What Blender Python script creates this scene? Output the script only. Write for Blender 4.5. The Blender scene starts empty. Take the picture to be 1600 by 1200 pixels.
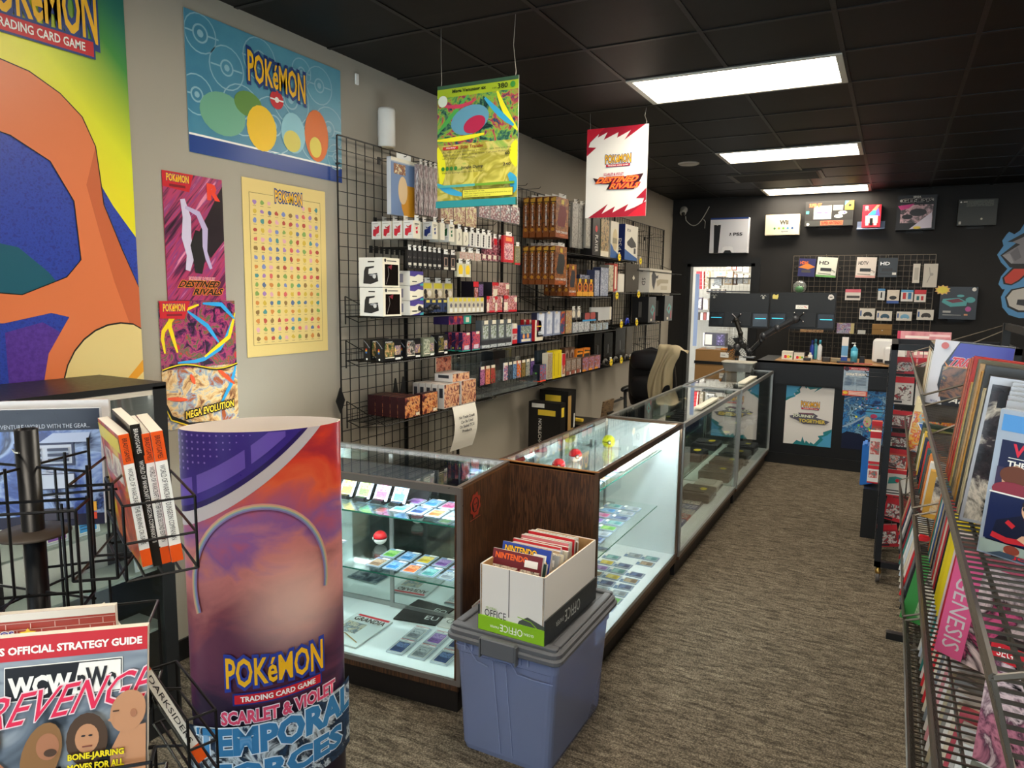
import bpy, math, random
from mathutils import Matrix, Vector
PI=math.pi
rnd=random.Random(7)
SC=bpy.context.scene
COL=SC.collection
# ------------------------------------------------------------------ camera solve
F=1110.0; CH=1.73
def _n(v): return v.normalized()
_dy=_n(Vector(((1398-800)/F,(465-600)/F,1)))
_dx=-_n(Vector(((-1330-800)/F,(428-600)/F,1)))
_dx=_n(_dx-_dx.dot(_dy)*_dy)
_dz=_dx.cross(_dy)
def ray(px,py):
    d=Vector(((px-800)/F,(py-600)/F,1)); return Vector((_dx.dot(d),_dy.dot(d),_dz.dot(d)))
def on(ax,val,px,py):
    d=ray(px,py); c=Vector((0,0,CH)); t=(val-c[ax])/d[ax]; return c+t*d
def at(px,py,t): return Vector((0,0,CH))+t*ray(px,py)
cam=bpy.data.cameras.new('camera'); camo=bpy.data.objects.new('camera',cam); COL.objects.link(camo)
cam.sensor_width=36; cam.lens=F/1600*36; cam.clip_start=.02
camo.matrix_world=Matrix(((_dx[0],-_dx[1],-_dx[2],0),(_dy[0],-_dy[1],-_dy[2],0),(_dz[0],-_dz[1],-_dz[2],CH),(0,0,0,1)))
SC.camera=camo
# ------------------------------------------------------------------ materials
def lin(h):
    h=h.lstrip('#'); r=[int(h[i:i+2],16)/255 for i in (0,2,4)]
    return tuple((c/12.92 if c<=.04045 else ((c+.055)/1.055)**2.4) for c in r)+(1,)
_M={}
def nt(m): m.use_nodes=True; return m.node_tree
def mat(hexc,rough=.5,metal=0,spec=.4,emit=0,bump=0,bscale=60,alpha=1):
    k=(hexc,rough,metal,spec,emit,bump,bscale,alpha)
    if k in _M: return _M[k]
    m=bpy.data.materials.new('paint_'+hexc.strip('#')); t=nt(m); b=t.nodes['Principled BSDF']
    b.inputs['Base Color'].default_value=lin(hexc); b.inputs['Roughness'].default_value=rough
    b.inputs['Metallic'].default_value=metal; b.inputs['Specular IOR Level'].default_value=spec
    if emit: b.inputs['Emission Color'].default_value=lin(hexc); b.inputs['Emission Strength'].default_value=emit
    tc=t.nodes.new('ShaderNodeTexCoord'); n=t.nodes.new('ShaderNodeTexNoise'); n.inputs['Scale'].default_value=bscale
    t.links.new(tc.outputs['Object'],n.inputs['Vector'])
    if bump:
        bp=t.nodes.new('ShaderNodeBump'); bp.inputs['Strength'].default_value=bump; bp.inputs['Distance'].default_value=.01
        t.links.new(n.outputs['Fac'],bp.inputs['Height']); t.links.new(bp.outputs['Normal'],b.inputs['Normal'])
    else:
        mr=t.nodes.new('ShaderNodeMapRange'); mr.inputs['To Min'].default_value=max(.02,rough-.05); mr.inputs['To Max'].default_value=min(1,rough+.05)
        t.links.new(n.outputs['Fac'],mr.inputs['Value']); t.links.new(mr.outputs['Result'],b.inputs['Roughness'])
    _M[k]=m; return m
def artm(cols,scale=14,rough=.35,dist=1.2,seed=0,const=True,stretch=(1,1,1),rot=(0,0,0),detail=3):
    """printed picture of mixed colours"""
    scale*=1.5; dist*=.55; detail=5 if const else detail
    k=('art',tuple(cols),scale,rough,dist,seed,const,stretch,rot)
    if k in _M: return _M[k]
    m=bpy.data.materials.new('print'); t=nt(m); b=t.nodes['Principled BSDF']; b.inputs['Roughness'].default_value=rough
    tc=t.nodes.new('ShaderNodeTexCoord'); mp=t.nodes.new('ShaderNodeMapping'); mp.inputs['Location'].default_value=(seed*3.7,seed*1.9,seed*.7)
    mp.inputs['Scale'].default_value=stretch; mp.inputs['Rotation'].default_value=rot
    if any(rot): mp.vector_type='TEXTURE'; mp.inputs['Scale'].default_value=tuple(1/q for q in stretch)
    n=t.nodes.new('ShaderNodeTexNoise'); n.inputs['Scale'].default_value=scale; n.inputs['Detail'].default_value=detail; n.inputs['Distortion'].default_value=dist; n.inputs['Roughness'].default_value=.62 if const else .5
    r=t.nodes.new('ShaderNodeValToRGB'); r.color_ramp.interpolation='LINEAR' if const else 'EASE'
    e=r.color_ramp.elements; N=len(cols)
    for i,c in enumerate(cols):
        p=.3+.4*i/max(1,N-1) if not const else .37+.26*i/max(1,N-1)
        if i<2: e[i].position=p; e[i].color=lin(c)
        else: x=e.new(p); x.color=lin(c)
    t.links.new(tc.outputs['Object'],mp.inputs['Vector']); t.links.new(mp.outputs[0],n.inputs['Vector']); t.links.new(n.outputs['Fac'],r.inputs['Fac']); t.links.new(r.outputs['Color'],b.inputs['Base Color'])
    _M[k]=m; return m
def gradm(cols,axis=2,lo=0,hi=1,vec=None,rough=.35,noise=.0):
    """print with a colour change across the sheet (printed ink, local coordinates)"""
    k=('grad',tuple(cols),axis,lo,hi,vec,noise)
    if k in _M: return _M[k]
    m=bpy.data.materials.new('print_blend'); t=nt(m); b=t.nodes['Principled BSDF']; b.inputs['Roughness'].default_value=rough
    tc=t.nodes.new('ShaderNodeTexCoord'); d=t.nodes.new('ShaderNodeVectorMath'); d.operation='DOT_PRODUCT'
    v=vec or tuple(1.0 if i==axis else 0 for i in range(3)); d.inputs[1].default_value=v
    mr=t.nodes.new('ShaderNodeMapRange'); mr.inputs['From Min'].default_value=lo; mr.inputs['From Max'].default_value=hi
    r=t.nodes.new('ShaderNodeValToRGB'); e=r.color_ramp.elements; N=len(cols)
    for i,c in enumerate(cols):
        p=i/(N-1)
        if i==0: e[0].color=lin(c)
        elif i==N-1: e[-1].color=lin(c); e[-1].position=1
        else: x=e.new(p); x.color=lin(c)
    n=t.nodes.new('ShaderNodeTexNoise'); n.inputs['Scale'].default_value=6; n.inputs['Detail'].default_value=5
    a=t.nodes.new('ShaderNodeMath'); a.operation='MULTIPLY_ADD'; a.inputs[1].default_value=noise; 
    t.links.new(tc.outputs['Object'],d.inputs[0]); t.links.new(d.outputs['Value'],mr.inputs['Value'])
    t.links.new(tc.outputs['Object'],n.inputs['Vector']); t.links.new(n.outputs['Fac'],a.inputs[0]); t.links.new(mr.outputs['Result'],a.inputs[2])
    s=t.nodes.new('ShaderNodeMath'); s.operation='SUBTRACT'; s.inputs[1].default_value=noise*.5
    t.links.new(a.outputs[0],s.inputs[0]); t.links.new(s.outputs[0],r.inputs['Fac']); t.links.new(r.outputs['Color'],b.inputs['Base Color'])
    _M[k]=m; return m
def glassm(tint='#f2fbf8',gloss=1.0,ior=1.45,dens=0.0,dcol='#ffffff',rough=.0):
    k=('glass',tint,gloss,ior,dens,dcol,rough)
    if k in _M: return _M[k]
    m=bpy.data.materials.new('clear_glass'); t=nt(m); t.nodes.clear()
    o=t.nodes.new('ShaderNodeOutputMaterial'); tr=t.nodes.new('ShaderNodeBsdfTransparent'); tr.inputs[0].default_value=lin(tint)
    g=t.nodes.new('ShaderNodeBsdfGlossy'); g.inputs['Roughness'].default_value=rough; g.inputs[0].default_value=(gloss,gloss,gloss,1)
    f=t.nodes.new('ShaderNodeFresnel'); ge=t.nodes.new('ShaderNodeNewGeometry'); mi=t.nodes.new('ShaderNodeMix'); mi.inputs[2].default_value=ior; mi.inputs[3].default_value=1/ior
    t.links.new(ge.outputs['Backfacing'],mi.inputs[0]); t.links.new(mi.outputs[0],f.inputs[0])
    mx=t.nodes.new('ShaderNodeMixShader'); t.links.new(f.outputs[0],mx.inputs[0])
    src=tr
    if dens:
        df=t.nodes.new('ShaderNodeBsdfDiffuse'); df.inputs[0].default_value=lin(dcol)
        m2=t.nodes.new('ShaderNodeMixShader'); m2.inputs[0].default_value=dens
        t.links.new(tr.outputs[0],m2.inputs[1]); t.links.new(df.outputs[0],m2.inputs[2]); src=m2
    t.links.new(src.outputs[0],mx.inputs[1]); t.links.new(g.outputs[0],mx.inputs[2]); t.links.new(mx.outputs[0],o.inputs[0])
    _M[k]=m; return m
BLK=mat('#121212',.45); WIRE=mat('#1a1918',.4,.3); WHT=mat('#e8e6e0',.5); PAPER=mat('#ece8dc',.7); CHR=mat('#b8b8b8',.25,1); ALU=mat('#a9a9a6',.35,.85)
GLASS=glassm('#f9fdfc'); GEDGE=mat('#2f7a68',.15,0,.6); PLAST=glassm('#f4f4f4',.8,1.35,.10,'#dfe6ee'); SLEEVE=glassm('#fbfbfb',.9,1.4,.04,'#ffffff',.05)
# ------------------------------------------------------------------ mesh builder
_T={}
def tgeom(s,off=0.0):
    if (s,off) in _T: return _T[(s,off)]
    c=bpy.data.curves.new('t','FONT'); c.body=s; c.size=1; c.resolution_u=2; c.offset=off; c.space_character=1.0
    o=bpy.data.objects.new('t',c); COL.objects.link(o); dg=bpy.context.evaluated_depsgraph_get()
    e=o.evaluated_get(dg); me=e.to_mesh(); v=[(p.co.x,p.co.y) for p in me.vertices]; f=[tuple(p.vertices) for p in me.polygons]
    e.to_mesh_clear(); bpy.data.objects.remove(o); bpy.data.curves.remove(c)
    _T[(s,off)]=(v,f); return v,f
class MB:
    def __init__(s,M=None): s.v=[];s.f=[];s.mi=[];s.ms=[];s.M=M or Matrix.Identity(4); s.sm=[]; s.smooth=False
    def m(s,mt):
        if mt not in s.ms: s.ms.append(mt)
        return s.ms.index(mt)
    def add(s,vs,fs,mt):
        b=len(s.v); i=s.m(mt)
        s.v+= [tuple(s.M@Vector(p)) for p in vs]
        for f in fs: s.f.append(tuple(b+k for k in f)); s.mi.append(i); s.sm.append(s.smooth)
        return s
    def bx(s,x0,x1,y0,y1,z0,z1,mt):
        return s.add([(x0,y0,z0),(x1,y0,z0),(x1,y1,z0),(x0,y1,z0),(x0,y0,z1),(x1,y0,z1),(x1,y1,z1),(x0,y1,z1)],
            [(3,2,1,0),(4,5,6,7),(0,1,5,4),(1,2,6,5),(2,3,7,6),(3,0,4,7)],mt)
    def rb(s,x0,x1,y0,y1,z0,z1,mt,r=.01,seg=3):
        """box with rounded vertical edges and chamfered top/bottom"""
        def ring(z,ins):
            P=[]; X0,X1,Y0,Y1=x0+ins,x1-ins,y0+ins,y1-ins; rr=max(r-ins,.0005)
            for cx,cy,a0 in ((X1-rr,Y1-rr,0),(X0+rr,Y1-rr,90),(X0+rr,Y0+rr,180),(X1-rr,Y0+rr,270)):
                for k in range(seg+1):
                    a=math.radians(a0+90*k/seg); P.append((cx+rr*math.cos(a),cy+rr*math.sin(a),z))
            return P
        c=min(r*.5,(z1-z0)*.25); R=[ring(z0,c),ring(z0+c,0),ring(z1-c,0),ring(z1,c)]; n=len(R[0]); vs=sum(R,[]); fs=[]
        for k in range(3):
            for i in range(n): j=(i+1)%n; fs.append((k*n+i,k*n+j,(k+1)*n+j,(k+1)*n+i))
        fs.append(tuple(range(n-1,-1,-1))); fs.append(tuple(3*n+i for i in range(n)))
        return s.add(vs,fs,mt)
    def tube(s,p0,p1,r,mt,n=6,r1=None):
        p0=Vector(p0);p1=Vector(p1); d=(p1-p0)
        if d.length<1e-6: return s
        d.normalize(); u=d.orthogonal().normalized(); w=d.cross(u); r1=r if r1 is None else r1
        vs=[p0+(u*math.cos(2*PI*k/n)+w*math.sin(2*PI*k/n))*r for k in range(n)]+[p1+(u*math.cos(2*PI*k/n)+w*math.sin(2*PI*k/n))*r1 for k in range(n)]
        return s.add(vs,[(k,(k+1)%n,n+(k+1)%n,n+k) for k in range(n)]+[tuple(range(n-1,-1,-1)),tuple(range(n,2*n))],mt)
    def path(s,ps,r,mt,n=6):
        for a,b in zip(ps,ps[1:]): s.tube(a,b,r,mt,n)
        return s
    def lathe(s,pr,mt,c=(0,0,0),n=20,ax='z'):
        vs=[];fs=[]
        for (r,z) in pr:
            for k in range(n):
                a=2*PI*k/n; x,y=r*math.cos(a),r*math.sin(a)
                p={'z':(x,y,z),'y':(x,z,y),'x':(z,x,y)}[ax]; vs.append((p[0]+c[0],p[1]+c[1],p[2]+c[2]))
        for i in range(len(pr)-1):
            for k in range(n): j=(k+1)%n; fs.append((i*n+k,i*n+j,(i+1)*n+j,(i+1)*n+k))
        if pr[0][0]>1e-5: fs.append(tuple(range(n-1,-1,-1)))
        if pr[-1][0]>1e-5: fs.append(tuple((len(pr)-1)*n+k for k in range(n)))
        q=s.smooth; s.smooth=True; s.add(vs,fs,mt); s.smooth=q; return s
    def ball(s,c,r,mt,n=16,sc=(1,1,1),lo=-1,hi=1):
        pr=[]
        m_=n//2
        for i in range(m_+1):
            a=-PI/2+PI*i/m_; z=math.sin(a)
            if lo-1e-6<=z<=hi+1e-6: pr.append((math.cos(a)*r+1e-6,z*r))
        vs0=len(s.v); s.lathe(pr,mt,(0,0,0),n)
        Mi=s.M.inverted()
        for i in range(vs0,len(s.v)):
            p=Mi@Vector(s.v[i]); s.v[i]=tuple(s.M@Vector((p.x*sc[0]+c[0],p.y*sc[1]+c[1],p.z*sc[2]+c[2])))
        return s
    def face(s,which,w,d,h):
        """print frame of one face of a box standing on the origin; front is -y"""
        O,U,V={'front':((-w/2,-d/2,0),(1,0,0),(0,0,1)),'left':((-w/2,d/2,0),(0,-1,0),(0,0,1)),'right':((w/2,-d/2,0),(0,1,0),(0,0,1)),
          'top':((-w/2,-d/2,h),(1,0,0),(0,1,0)),'back':((w/2,d/2,0),(-1,0,0),(0,0,1))}[which]
        W={'left':d,'right':d}.get(which,w); H=d if which=='top' else h
        s.hold=0; s.F=(Vector(O),Vector(U),Vector(V),Vector(U).cross(Vector(V)),W,H); s.lay=1; return s
    def uv(s,u,v,l):  # clampuv
        u=min(1,max(0,u)); v=min(1,max(0,v))
        if getattr(s,'wrap',None): return s.wrap(u,v,l)
        O,U,V,N,W,H=s.F; return O+U*(u*W)+V*(v*H)+N*(.0004*l)
    def art(s,items,eps=1.0):
        for it in items:
            k=it[0]; s.lay+=0 if getattr(s,'hold',0) and k not in 't' else 1; l=(s.lay-1)*eps
            if k=='hold': s.hold=it[1]; continue
            if k=='r': u0,v0,u1,v1,mt=it[1:]; s.add([s.uv(u0,v0,l),s.uv(u1,v0,l),s.uv(u1,v1,l),s.uv(u0,v1,l)],[(0,1,2,3)],mt)
            elif k=='p': s.add([s.uv(a,b,l) for a,b in it[1]],[tuple(range(len(it[1])))],it[2])
            elif k=='d':
                u,v,ru,mt=it[1:5]; asp=s.F[4]/s.F[5]*(it[5] if len(it)>5 else 1); rot=it[6] if len(it)>6 else 0; P=[]
                for q in range(20):
                    a=2*PI*q/20; x,y=ru*math.cos(a),ru*math.sin(a)*(it[5] if len(it)>5 else 1)
                    x,y=x*math.cos(rot)-y*math.sin(rot),x*math.sin(rot)+y*math.cos(rot); P.append(s.uv(u+x,v+y*s.F[4]/s.F[5],l))
                s.add(P,[tuple(range(20))],mt)
            elif k=='o':   # ring
                u,v,ru,wd,mt=it[1:6]; P=[]
                for rr in (ru,ru-wd):
                    for q in range(20): a=2*PI*q/20; P.append(s.uv(u+rr*math.cos(a),v+rr*math.sin(a)*s.F[4]/s.F[5],l))
                s.add(P,[(q,(q+1)%20,20+(q+1)%20,20+q) for q in range(20)],mt)
            elif k=='l':   # stroke along points
                pts,wd,mt=it[1:4]; L=[];R=[]; W,H=s.F[4],s.F[5]
                for i,p in enumerate(pts):
                    a=pts[max(0,i-1)]; b=pts[min(len(pts)-1,i+1)]; dx,dy=(b[0]-a[0])*W,(b[1]-a[1])*H; q=math.hypot(dx,dy) or 1
                    ww=wd*W*(.25+.75*math.sin(PI*(i+.5)/len(pts))) if len(it)>4 else wd*W
                    nx,ny=-dy/q*ww/2,dx/q*ww/2; L.append(s.uv(p[0]+nx/W,p[1]+ny/H,l)); R.append(s.uv(p[0]-nx/W,p[1]-ny/H,l))
                n=len(pts); s.add(L+R,[(i,n+i,n+i+1,i+1) for i in range(n-1)],mt)
            elif k=='t':
                st,u0,v0,u1,v1,mt=it[1:7]; out=it[7] if len(it)>7 else None; opt=it[8] if len(it)>8 else {}
                v,f=tgeom(st,opt.get('bold',0.0)); xs=[p[0] for p in v]; ys=[p[1] for p in v]; X0,X1,Y0,Y1=min(xs),max(xs),min(ys),max(ys)
                def mp(p,ll):
                    a=(p[0]-X0)/(X1-X0); b=(p[1]-Y0)/(Y1-Y0)
                    if opt.get('logo'): b=b*(1+.22*abs(a-.5)*2)-.25*abs(a-.5)-.0; 
                    if opt.get('slant'): a+=b*opt['slant']*.1
                    if opt.get('vert'): U=u0+(u1-u0)*(1-b) if opt['vert']<0 else u0+(u1-u0)*(1-b); V_=v0+(v1-v0)*a; 
                    else: U=u0+(u1-u0)*a; V_=v0+(v1-v0)*b
                    if opt.get('down'): U=u0+(u1-u0)*b; V_=v1-(v1-v0)*a
                    V_+=opt.get('skew',0)*(U-u0)
                    return s.uv(U,V_,ll)
                if out is not None:
                    v2,f2=tgeom(st,opt.get('bold',0.0)+opt.get('ow',.05)); s.add([mp(p,l) for p in v2],f2,out); l=(s.lay)*eps; s.lay+=1
                s.add([mp(p,l) for p in v],f,mt)
        return s
    def mesh(s,name):
        me=bpy.data.meshes.new(name); me.from_pydata(s.v,[],s.f)
        for m_ in s.ms: me.materials.append(m_)
        me.polygons.foreach_set('material_index',s.mi); me.polygons.foreach_set('use_smooth',s.sm); me.update(); return me
    def obj(s,name,parent=None,loc=None,rot=None):
        o=bpy.data.objects.new(name,s.mesh(name)); COL.objects.link(o)
        if parent: o.parent=parent
        if loc is not None: o.location=loc
        if rot is not None: o.rotation_euler=rot
        return o
def tag(o,label=None,cat=None,group=None,kind=None):
    if label: o['label']=label
    if cat: o['category']=cat
    if group: o['group']=group
    if kind: o['kind']=kind
    return o
def emp(name,loc,rz=0,label=None,cat=None,group=None):
    o=bpy.data.objects.new(name,None); COL.objects.link(o); o.location=loc; o.rotation_euler=(0,0,rz); o.empty_display_size=.05
    return tag(o,label,cat,group)
def inst(name,me,loc,rot=(0,0,0),label=None,cat=None,group=None,parent=None,scale=None):
    o=bpy.data.objects.new(name,me); COL.objects.link(o); o.location=loc; o.rotation_euler=rot
    if scale: o.scale=scale
    if parent: o.parent=parent
    return tag(o,label,cat,group)
ORD=['leftmost','second from the left','third from the left','fourth from the left','fifth from the left','sixth from the left','seventh from the left','eighth from the left','ninth from the left','tenth from the left','eleventh from the left','twelfth from the left','thirteenth from the left','fourteenth from the left','fifteenth from the left']
def cut(s,n):
    w=s.split(',')[0].split()[:n]
    while w[-1] in ('the','of','a','with','by','under','and','at','on','beside','left','right','in','code','behind','far','row'): w.pop()
    return ' '.join(w)
ORN=['nearest','second nearest','third','fourth','fifth','sixth','seventh','eighth','ninth','tenth','eleventh','twelfth','thirteenth','fourteenth','fifteenth','sixteenth','seventeenth','eighteenth','nineteenth','twentieth','twenty-first','twenty-second','twenty-third','twenty-fourth','twenty-fifth','twenty-sixth','twenty-seventh','twenty-eighth','twenty-ninth','thirtieth']
def card(w,d,h,body,front=(),left=(),top=(),right=(),back=()):
    b=MB(); b.bx(-w/2,w/2,-d/2,d/2,0,h,body)
    for nm,it in (('front',front),('left',left),('top',top),('right',right),('back',back)):
        if it: b.face(nm,w,d,h).art(it)
    return b
# ================================================================== SETTING
LX,BY,HC=-2.83,10.05,3.04; RX,FY=3.4,-3.2
wallg=mat('#a39b8d',.75,bump=.03,bscale=220); blackwall=mat('#1d1b1a',.65,bump=.04,bscale=150)
def carpet():
    m=bpy.data.materials.new('loop_carpet'); t=nt(m); b=t.nodes['Principled BSDF']; b.inputs['Roughness'].default_value=.95; b.inputs['Specular IOR Level'].default_value=.1
    tc=t.nodes.new('ShaderNodeTexCoord'); mp=t.nodes.new('ShaderNodeMapping'); mp.inputs['Scale'].default_value=(1.3,6,1)
    w=t.nodes.new('ShaderNodeTexNoise'); w.inputs['Scale'].default_value=7; w.inputs['Detail'].default_value=5; w.inputs['Roughness'].default_value=.75; w.inputs['Distortion'].default_value=.5
    n=t.nodes.new('ShaderNodeTexVoronoi'); n.inputs['Scale'].default_value=150
    r=t.nodes.new('ShaderNodeValToRGB'); e=r.color_ramp.elements; e[0].position=.38; e[0].color=lin('#554c40'); e[1].position=.66; e[1].color=lin('#968a77')
    mx=t.nodes.new('ShaderNodeMix'); mx.data_type='RGBA'; mx.blend_type='MULTIPLY'; mx.inputs[0].default_value=.75
    r2=t.nodes.new('ShaderNodeValToRGB'); e=r2.color_ramp.elements; e[0].color=(1,1,1,1); e[1].color=(.18,.17,.16,1); e[0].position=.1; e[1].position=.75
    t.links.new(tc.outputs['Object'],mp.inputs[0]); t.links.new(mp.outputs[0],w.inputs['Vector']); t.links.new(tc.outputs['Object'],n.inputs['Vector'])
    t.links.new(w.outputs['Fac'],r.inputs[0]); t.links.new(n.outputs['Distance'],r2.inputs[0])
    t.links.new(r.outputs[0],mx.inputs[6]); t.links.new(r2.outputs[0],mx.inputs[7]); t.links.new(mx.outputs[2],b.inputs['Base Color'])
    bp=t.nodes.new('ShaderNodeBump'); bp.inputs['Strength'].default_value=.6; bp.inputs['Distance'].default_value=.004; bp.invert=True
    t.links.new(n.outputs['Distance'],bp.inputs['Height']); t.links.new(bp.outputs[0],b.inputs['Normal']); return m
def wood(c1='#2c1a10',c2='#5a3a24',sc=(14,14,.9),rough=.4,rot=(0,0,0)):
    return artm((c1,c2,c1,c2,c2),scale=5,rough=rough,dist=.6,const=False,stretch=sc,rot=rot,detail=6)
WAL=wood(); WALLIGHT=wood('#8a6238','#b98c55',(2,14,14),.35)
def struct(name,b): o=b.obj(name); o['kind']='structure'; return o
struct('floor',MB().bx(-4.2,RX+.1,FY-.1,13.4,-.1,0,carpet()))
ceilm=artm(('#080707','#0c0b0b','#090808','#120f0e'),scale=3,rough=.5,const=False,stretch=(.6,2.5,1))
ceilm.node_tree.nodes['Principled BSDF'].inputs['Specular IOR Level'].default_value=.22
b=MB(); b.bx(LX-.1,RX+.1,FY-.1,BY+.12,HC,HC+.1,ceilm); o=struct('ceiling',b)
b=MB()
gm=mat('#0b0a0a',.45)
for i in range(-2,9):
    x=-.34-.615+i*.615*1.0
    if LX<x<RX: b.bx(x-.012,x+.012,FY,BY,HC-.004,HC+.002,gm)
for i in range(-3,13):
    y=4.38-.005+i*.6225*1.0
    y=4.374+i*1.25/2
    if FY<y<BY: b.bx(LX,RX,y-.012,y+.012,HC-.0045,HC+.002,gm)
struct('trim_ceiling',b)
struct('wall_left',MB().bx(LX-.1,LX,FY-.1,BY,0,HC,wallg))
struct('wall_right',MB().bx(RX,RX+.1,FY-.1,BY+.1,0,HC,blackwall))
b=MB(); DX0,DX1,DZ=-2.59,-1.68,2.16
b.bx(LX-.1,DX0,BY,BY+.12,0,HC,blackwall).bx(DX1,RX+.1,BY,BY+.12,0,HC,blackwall).bx(DX0,DX1,BY,BY+.12,DZ,HC,blackwall); struct('wall_back',b)
b=MB()
for x in (DX0,DX1-.05): b.bx(x,x+.05,BY-.015,BY+.135,0,DZ,BLK)
b.bx(DX0,DX1,BY-.015,BY+.135,DZ-.04,DZ,BLK).bx(DX0-.07,DX0,BY-.02,BY,0,DZ+.07,BLK).bx(DX1,DX1+.07,BY-.02,BY,0,DZ+.07,BLK).bx(DX0,DX1,BY-.02,BY,DZ,DZ+.07,BLK); struct('trim_door',b)
# storefront behind the viewer: glazed wall
b=MB(); b.bx(LX-.1,RX+.1,FY-.1,FY,0,.5,wallg).bx(LX-.1,RX+.1,FY-.1,FY,2.5,HC,wallg)
for x in (LX-.1,-1.1,.6,2.2,RX): b.bx(x,x+.1,FY-.1,FY,.5,2.5,BLK)
struct('wall_front',b)
struct('window_1',MB().bx(LX,RX,FY-.06,FY-.05,.5,2.5,GLASS))
struct('baseboard_back',MB().bx(DX1+.07,RX,BY-.012,BY,0,.1,BLK)); struct('baseboard_left',MB().bx(LX,LX+.012,FY,BY,0,.1,BLK))
# back room seen through the doorway
brw=mat('#cfcdc4',.7)
b=MB(); b.bx(-4.1,-4,BY+.12,13.2,0,2.7,brw).bx(-1.2,-1.1,BY+.12,13.2,0,2.7,brw).bx(-4.1,-1.1,12.9,13.0,0,2.7,brw); struct('wall_back_room',b)
struct('ceiling_back_room',MB().bx(-4.1,-1.1,BY+.12,13,2.7,2.8,WHT))
# ------------------------------------------------------------------ troffers
def troffer_m(st):
    m=bpy.data.materials.new('light_diffuser'); t=nt(m); t.nodes.clear(); o=t.nodes.new('ShaderNodeOutputMaterial'); e=t.nodes.new('ShaderNodeEmission')
    tc=t.nodes.new('ShaderNodeTexCoord'); s=t.nodes.new('ShaderNodeSeparateXYZ'); a=t.nodes.new('ShaderNodeMath'); a.operation='ABSOLUTE'
    q=t.nodes.new('ShaderNodeMath'); q.operation='SUBTRACT'; q.inputs[1].default_value=.13; a2=t.nodes.new('ShaderNodeMath'); a2.operation='ABSOLUTE'
    mr=t.nodes.new('ShaderNodeMapRange'); mr.inputs[1].default_value=0; mr.inputs[2].default_value=.15; mr.inputs[3].default_value=st; mr.inputs[4].default_value=st*.45
    t.links.new(tc.outputs['Object'],s.inputs[0]); t.links.new(s.outputs['Y'],a.inputs[0]); t.links.new(a.outputs[0],q.inputs[0]); t.links.new(q.outputs[0],a2.inputs[0]); t.links.new(a2.outputs[0],mr.inputs[0]); t.links.new(mr.outputs[0],e.inputs[1])
    e.inputs[0].default_value=lin('#fff3de'); t.links.new(e.outputs[0],o.inputs[0]); return m
TM=troffer_m(9.5)
def troffer(x,y,label,w=1.22,d=.58):
    r=emp('ceiling_light',(x,y,HC),0,label,'ceiling light','fluorescent panels in the black ceiling')
    b=MB(); fm=mat('#cfc9bd',.4)
    b.bx(-w/2,w/2,-d/2,-d/2+.025,-.012,.0,fm).bx(-w/2,w/2,d/2-.025,d/2,-.012,.0,fm).bx(-w/2,-w/2+.035,-d/2+.025,d/2-.025,-.012,.0,fm).bx(w/2-.035,w/2,-d/2+.025,d/2-.025,-.012,.0,fm); b.obj('frame',r)
    MB().bx(-w/2+.035,w/2-.035,-d/2+.025,d/2-.025,-.006,-.001,TM).obj('diffuser',r)
for y,l in ((4.672,'largest lit fluorescent panel, closest of the lit ceiling panels'),(7.17,'middle lit fluorescent panel between the largest one and the one by the back wall'),(9.69,'lit fluorescent panel in the ceiling closest to the black back wall')): troffer(-.955,y,l)
troffer(-.955,2.17,'fluorescent ceiling panel above the card display case, out of view'); troffer(-.955,-.33,'fluorescent ceiling panel above the shop entrance, out of view')
for y,q in ((-.33,'first'),(2.17,'second'),(4.672,'third'),(7.17,'fourth')): troffer(2.1,y,f'fluorescent ceiling panel over the right aisle, {q} from the shop front')
b=MB(); b.bx(-.48,.48,-.28,.28,-.012,0,mat('#4a463f',.5)).bx(-.44,.44,-.24,.24,-.016,-.012,mat('#6e685c',.6))
for i in range(16): b.bx(-.42,.42,-.225+i*.029,-.215+i*.029,-.02,-.016,mat('#3c3934',.6))
v1=on(2,HC,1213,275); tag(b.obj('air_vent',None,(v1[0],v1[1],HC)),'dark grey square air vent between the middle and the far ceiling light','air vent')
c=on(2,HC,1076,255); b=MB(); b.lathe([(.105,0),(.105,-.008),(.09,-.016),(.088,-.012),(0.0,-.014)],mat('#d8d4cc',.6),n=28); tag(b.obj('ceiling_speaker',None,(c[0],c[1],HC)),'round white speaker grille set in the black ceiling','speaker')
# ================================================================== POSTERS
YEL=mat('#f4b81c',.4); DBL=mat('#1d3a78',.4); RED=mat('#c8202c',.4); TXT=mat('#1c1c20',.5); TW=mat('#f5f2ea',.5); ORG=mat('#e8621c',.45)
def logo(u0,v0,u1,v1,sub=True,out=DBL):
    hh=(v1-v0)
    L=[]
    if sub: L=[('t','POKéMON',u0,v0+hh*.36,u1,v1,YEL,out,{'logo':1,'bold':.02,'ow':.06}),('r',u0+.03*(u1-u0),v0,u1-.03*(u1-u0),v0+hh*.25,DBL),('r',u0+.045*(u1-u0),v0+hh*.03,u1-.045*(u1-u0),v0+hh*.22,RED),('t','TRADING CARD GAME',u0+.1*(u1-u0),v0+hh*.07,u1-.1*(u1-u0),v0+hh*.19,TW,None,{'bold':.01})]
    else: L=[('t','POKéMON',u0,v0,u1,v1,YEL,out,{'logo':1,'bold':.02,'ow':.06})]
    return L
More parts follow.
